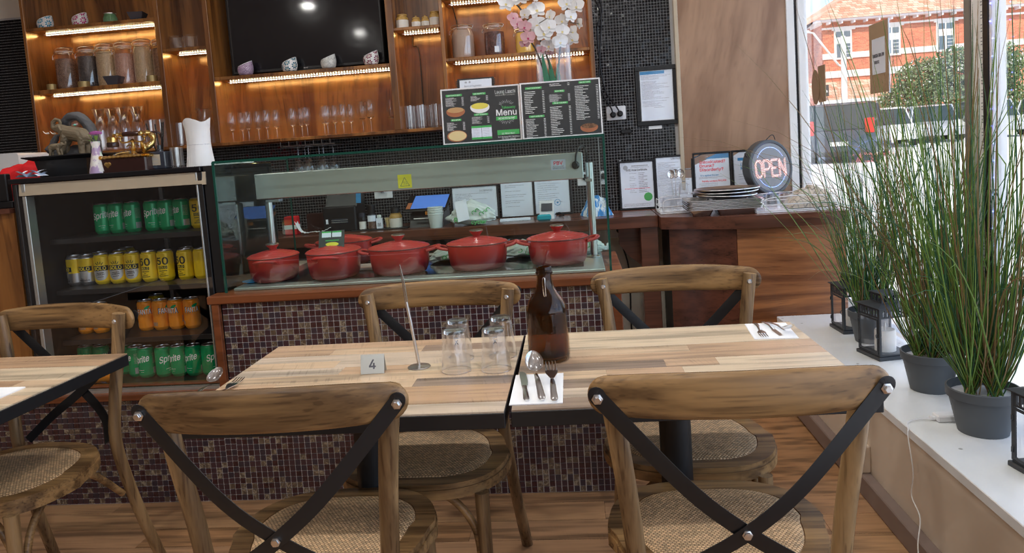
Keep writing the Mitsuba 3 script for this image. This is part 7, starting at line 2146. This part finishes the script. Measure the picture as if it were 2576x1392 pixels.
bottle_('stoneware_crock', 'cream and mustard stoneware jar with a black lid behind the glass', (-1.07, 4.16, CT + 0.006), [('body', lathe([(0, 0), (0.036, 0), (0.038, 0.004), (0.038, 0.055)], 26), 'm_stoneware'), ('shoulder', lathe([(0.038, 0.055), (0.037, 0.068), (0.029, 0.078), (0.03, 0.085)], 26), 'm_mustard'), ('lid', lathe([(0.027, 0.083), (0.025, 0.112), (0.018, 0.118), (0, 0.118)], 24), 'm_black')], 'jar')
one('bottle_tray', box(-0.17, 0.17, -0.05, 0.05, 0, 0.0055, 0.002), 'm_black', 'thin black tray under the spice bottles', 'tray', at=(-1.16, 4.15, CT))
tb = Thing('payment_tablet', 'black point of sale tablet with a blue screen on a stand', 'tablet', at=(-0.875, 4.2, CT), rz=-4)
tb.add('stand', trimesh.convex.convex_hull(np.array([(x, y, z) for x in (-0.1, 0.1) for y, z in ((-0.09, 0), (0.09, 0), (0.09, 0.1), (0.03, 0.12), (-0.05, 0.07))])), 'm_black', 10)
sc2 = T().translate([0, -0.02, 0.135]) @ T().rotate([1, 0, 0], -64)
tb.add('tablet', box(-0.13, 0.13, -0.006, 0.006, -0.09, 0.09, 0.004), 'm_black', t=sc2)
tb.add('screen', box(-0.09, 0.118, -0.0068, -0.006, -0.07, 0.08), 'm_screen_blue', False, t=sc2, emitter={'type': 'area', 'radiance': {'type': 'rgb', 'value': [0.03, 0.08, 0.24]}})
tb.add('app_tile', box(-0.118, -0.092, -0.0068, -0.006, -0.07, 0.0), 'm_terracotta', t=sc2)
tb.add('printer_mouth', box(-0.07, 0.06, -0.1, -0.09, 0.05, 0.056), 'm_white')
pr('m_screen_blue', (0.1, 0.2, 0.6), 0.15)
one('orange_pass', turn(box(-0.045, 0.045, -0.006, 0.006, 0, 0.02, 0.002), (0, 0, 1), 8), 'm_orange', 'orange and white packet lying on the ledge of the tablet stand', 'packet', at=(-0.835, 4.105, CT + 0.072))
cp = Thing('paper_cups', 'stack of pale paper cups wrapped in clear plastic on the counter', 'cup stack', at=(-0.815, 4.07, CT))
for i in range(4):
    cp.add('cup', lathe([(0, 0.0), (0.034, 0.0), (0.043, 0.075), (0.045, 0.076), (0.045, 0.08), (0.042, 0.08), (0.033, 0.004), (0, 0.003)], 28).apply_translation((0, 0, 0.0125 * i)), 'm_bag', 30)
wr = lathe([(0.0, 0.0), (0.038, 0.0), (0.049, 0.08), (0.049, 0.122), (0, 0.126)], 24)
wr.vertices = wr.vertices * np.column_stack([1 + 0.1 * (meshkit.noise(wr.vertices * 70, 3) - 0.4)] * 2 + [np.ones(len(wr.vertices))])
cp.add('wrapper', wr, 'm_thin_glass', 20)
pbag = bag('carrier_bag', 'white plastic carrier bag with green recycling print and a receipt on it', (-0.605, 4.09, CT), 0.27, 0.13, 0.155, 21)
pbag.add('receipt', turn(box(-0.034, 0.034, -0.001, 0.001, 0, 0.125), (1, 0, 0), -26).apply_transform(trimesh.transformations.rotation_matrix(-0.2, (0, 1, 0))).apply_translation((-0.035, -0.1, 0.035)), 'm_paper', label='long white receipt')
pbag.add('lettering', turn(cat(move(text('Re', 0.026, 0.002, True), -0.075, 0, 0.028), move(text('cycler', 0.022, 0.002, True), 0.045, 0, 0.012)), (1, 0, 0), -20).apply_translation((0, -0.078, 0)), 'm_green_print', False)
for k in range(5):
    c_ = np.array([0.02 + 0.02 * k, -0.06 + 0.004 * k, 0.075 + 0.012 * math.sin(k * 2)])
    pbag.add('print', tube(curve([c_ + [0.011 * math.cos(q), -0.012, 0.011 * math.sin(q)] for q in (0.3, 1.6, 2.9, 4.2)], 12), 0.0018, 5), 'm_green_print')
ppr = [one('papers', box(-0.09, 0.09, -0.045, 0.045, 0, 0.01, 0.001), 'm_paper', 'flat white papers on the counter beside the card terminal', 'paper', at=(-0.37, 4.2, CT), rz=4)]
ct = Thing('card_terminal', 'small white card payment terminal with a grey screen', 'card reader', at=(-0.178, 4.2, CT), rz=-5)
ct.add('body', trimesh.convex.convex_hull(np.array([(x, y, z) for x in (-0.042, 0.042) for y, z in ((-0.05, 0), (0.05, 0), (0.05, 0.03), (0.0, 0.105), (-0.012, 0.1), (-0.045, 0.03))])), 'm_white_plastic', 15)
ct.add('screen', turn(box(-0.032, 0.032, -0.001, 0.001, -0.024, 0.024), (1, 0, 0), -30).apply_translation((0, -0.031, 0.068)), 'm_smoke')
ct.add('cable', tube(curve([(0.04, 0, 0.02), (0.07, 0.0, 0.03), (0.09, 0.02, 0.01), (0.06, 0.05, 0.004)], 16), 0.003, 6), 'm_black')
one('teal_stapler', box(-0.04, 0.04, -0.014, 0.014, 0, 0.034, 0.008), 'm_teal', 'small teal and white tape dispenser in front of the card terminal', 'tape dispenser', at=(-0.195, 4.085, CT))
pr('m_teal', (0.02, 0.35, 0.42), 0.35)
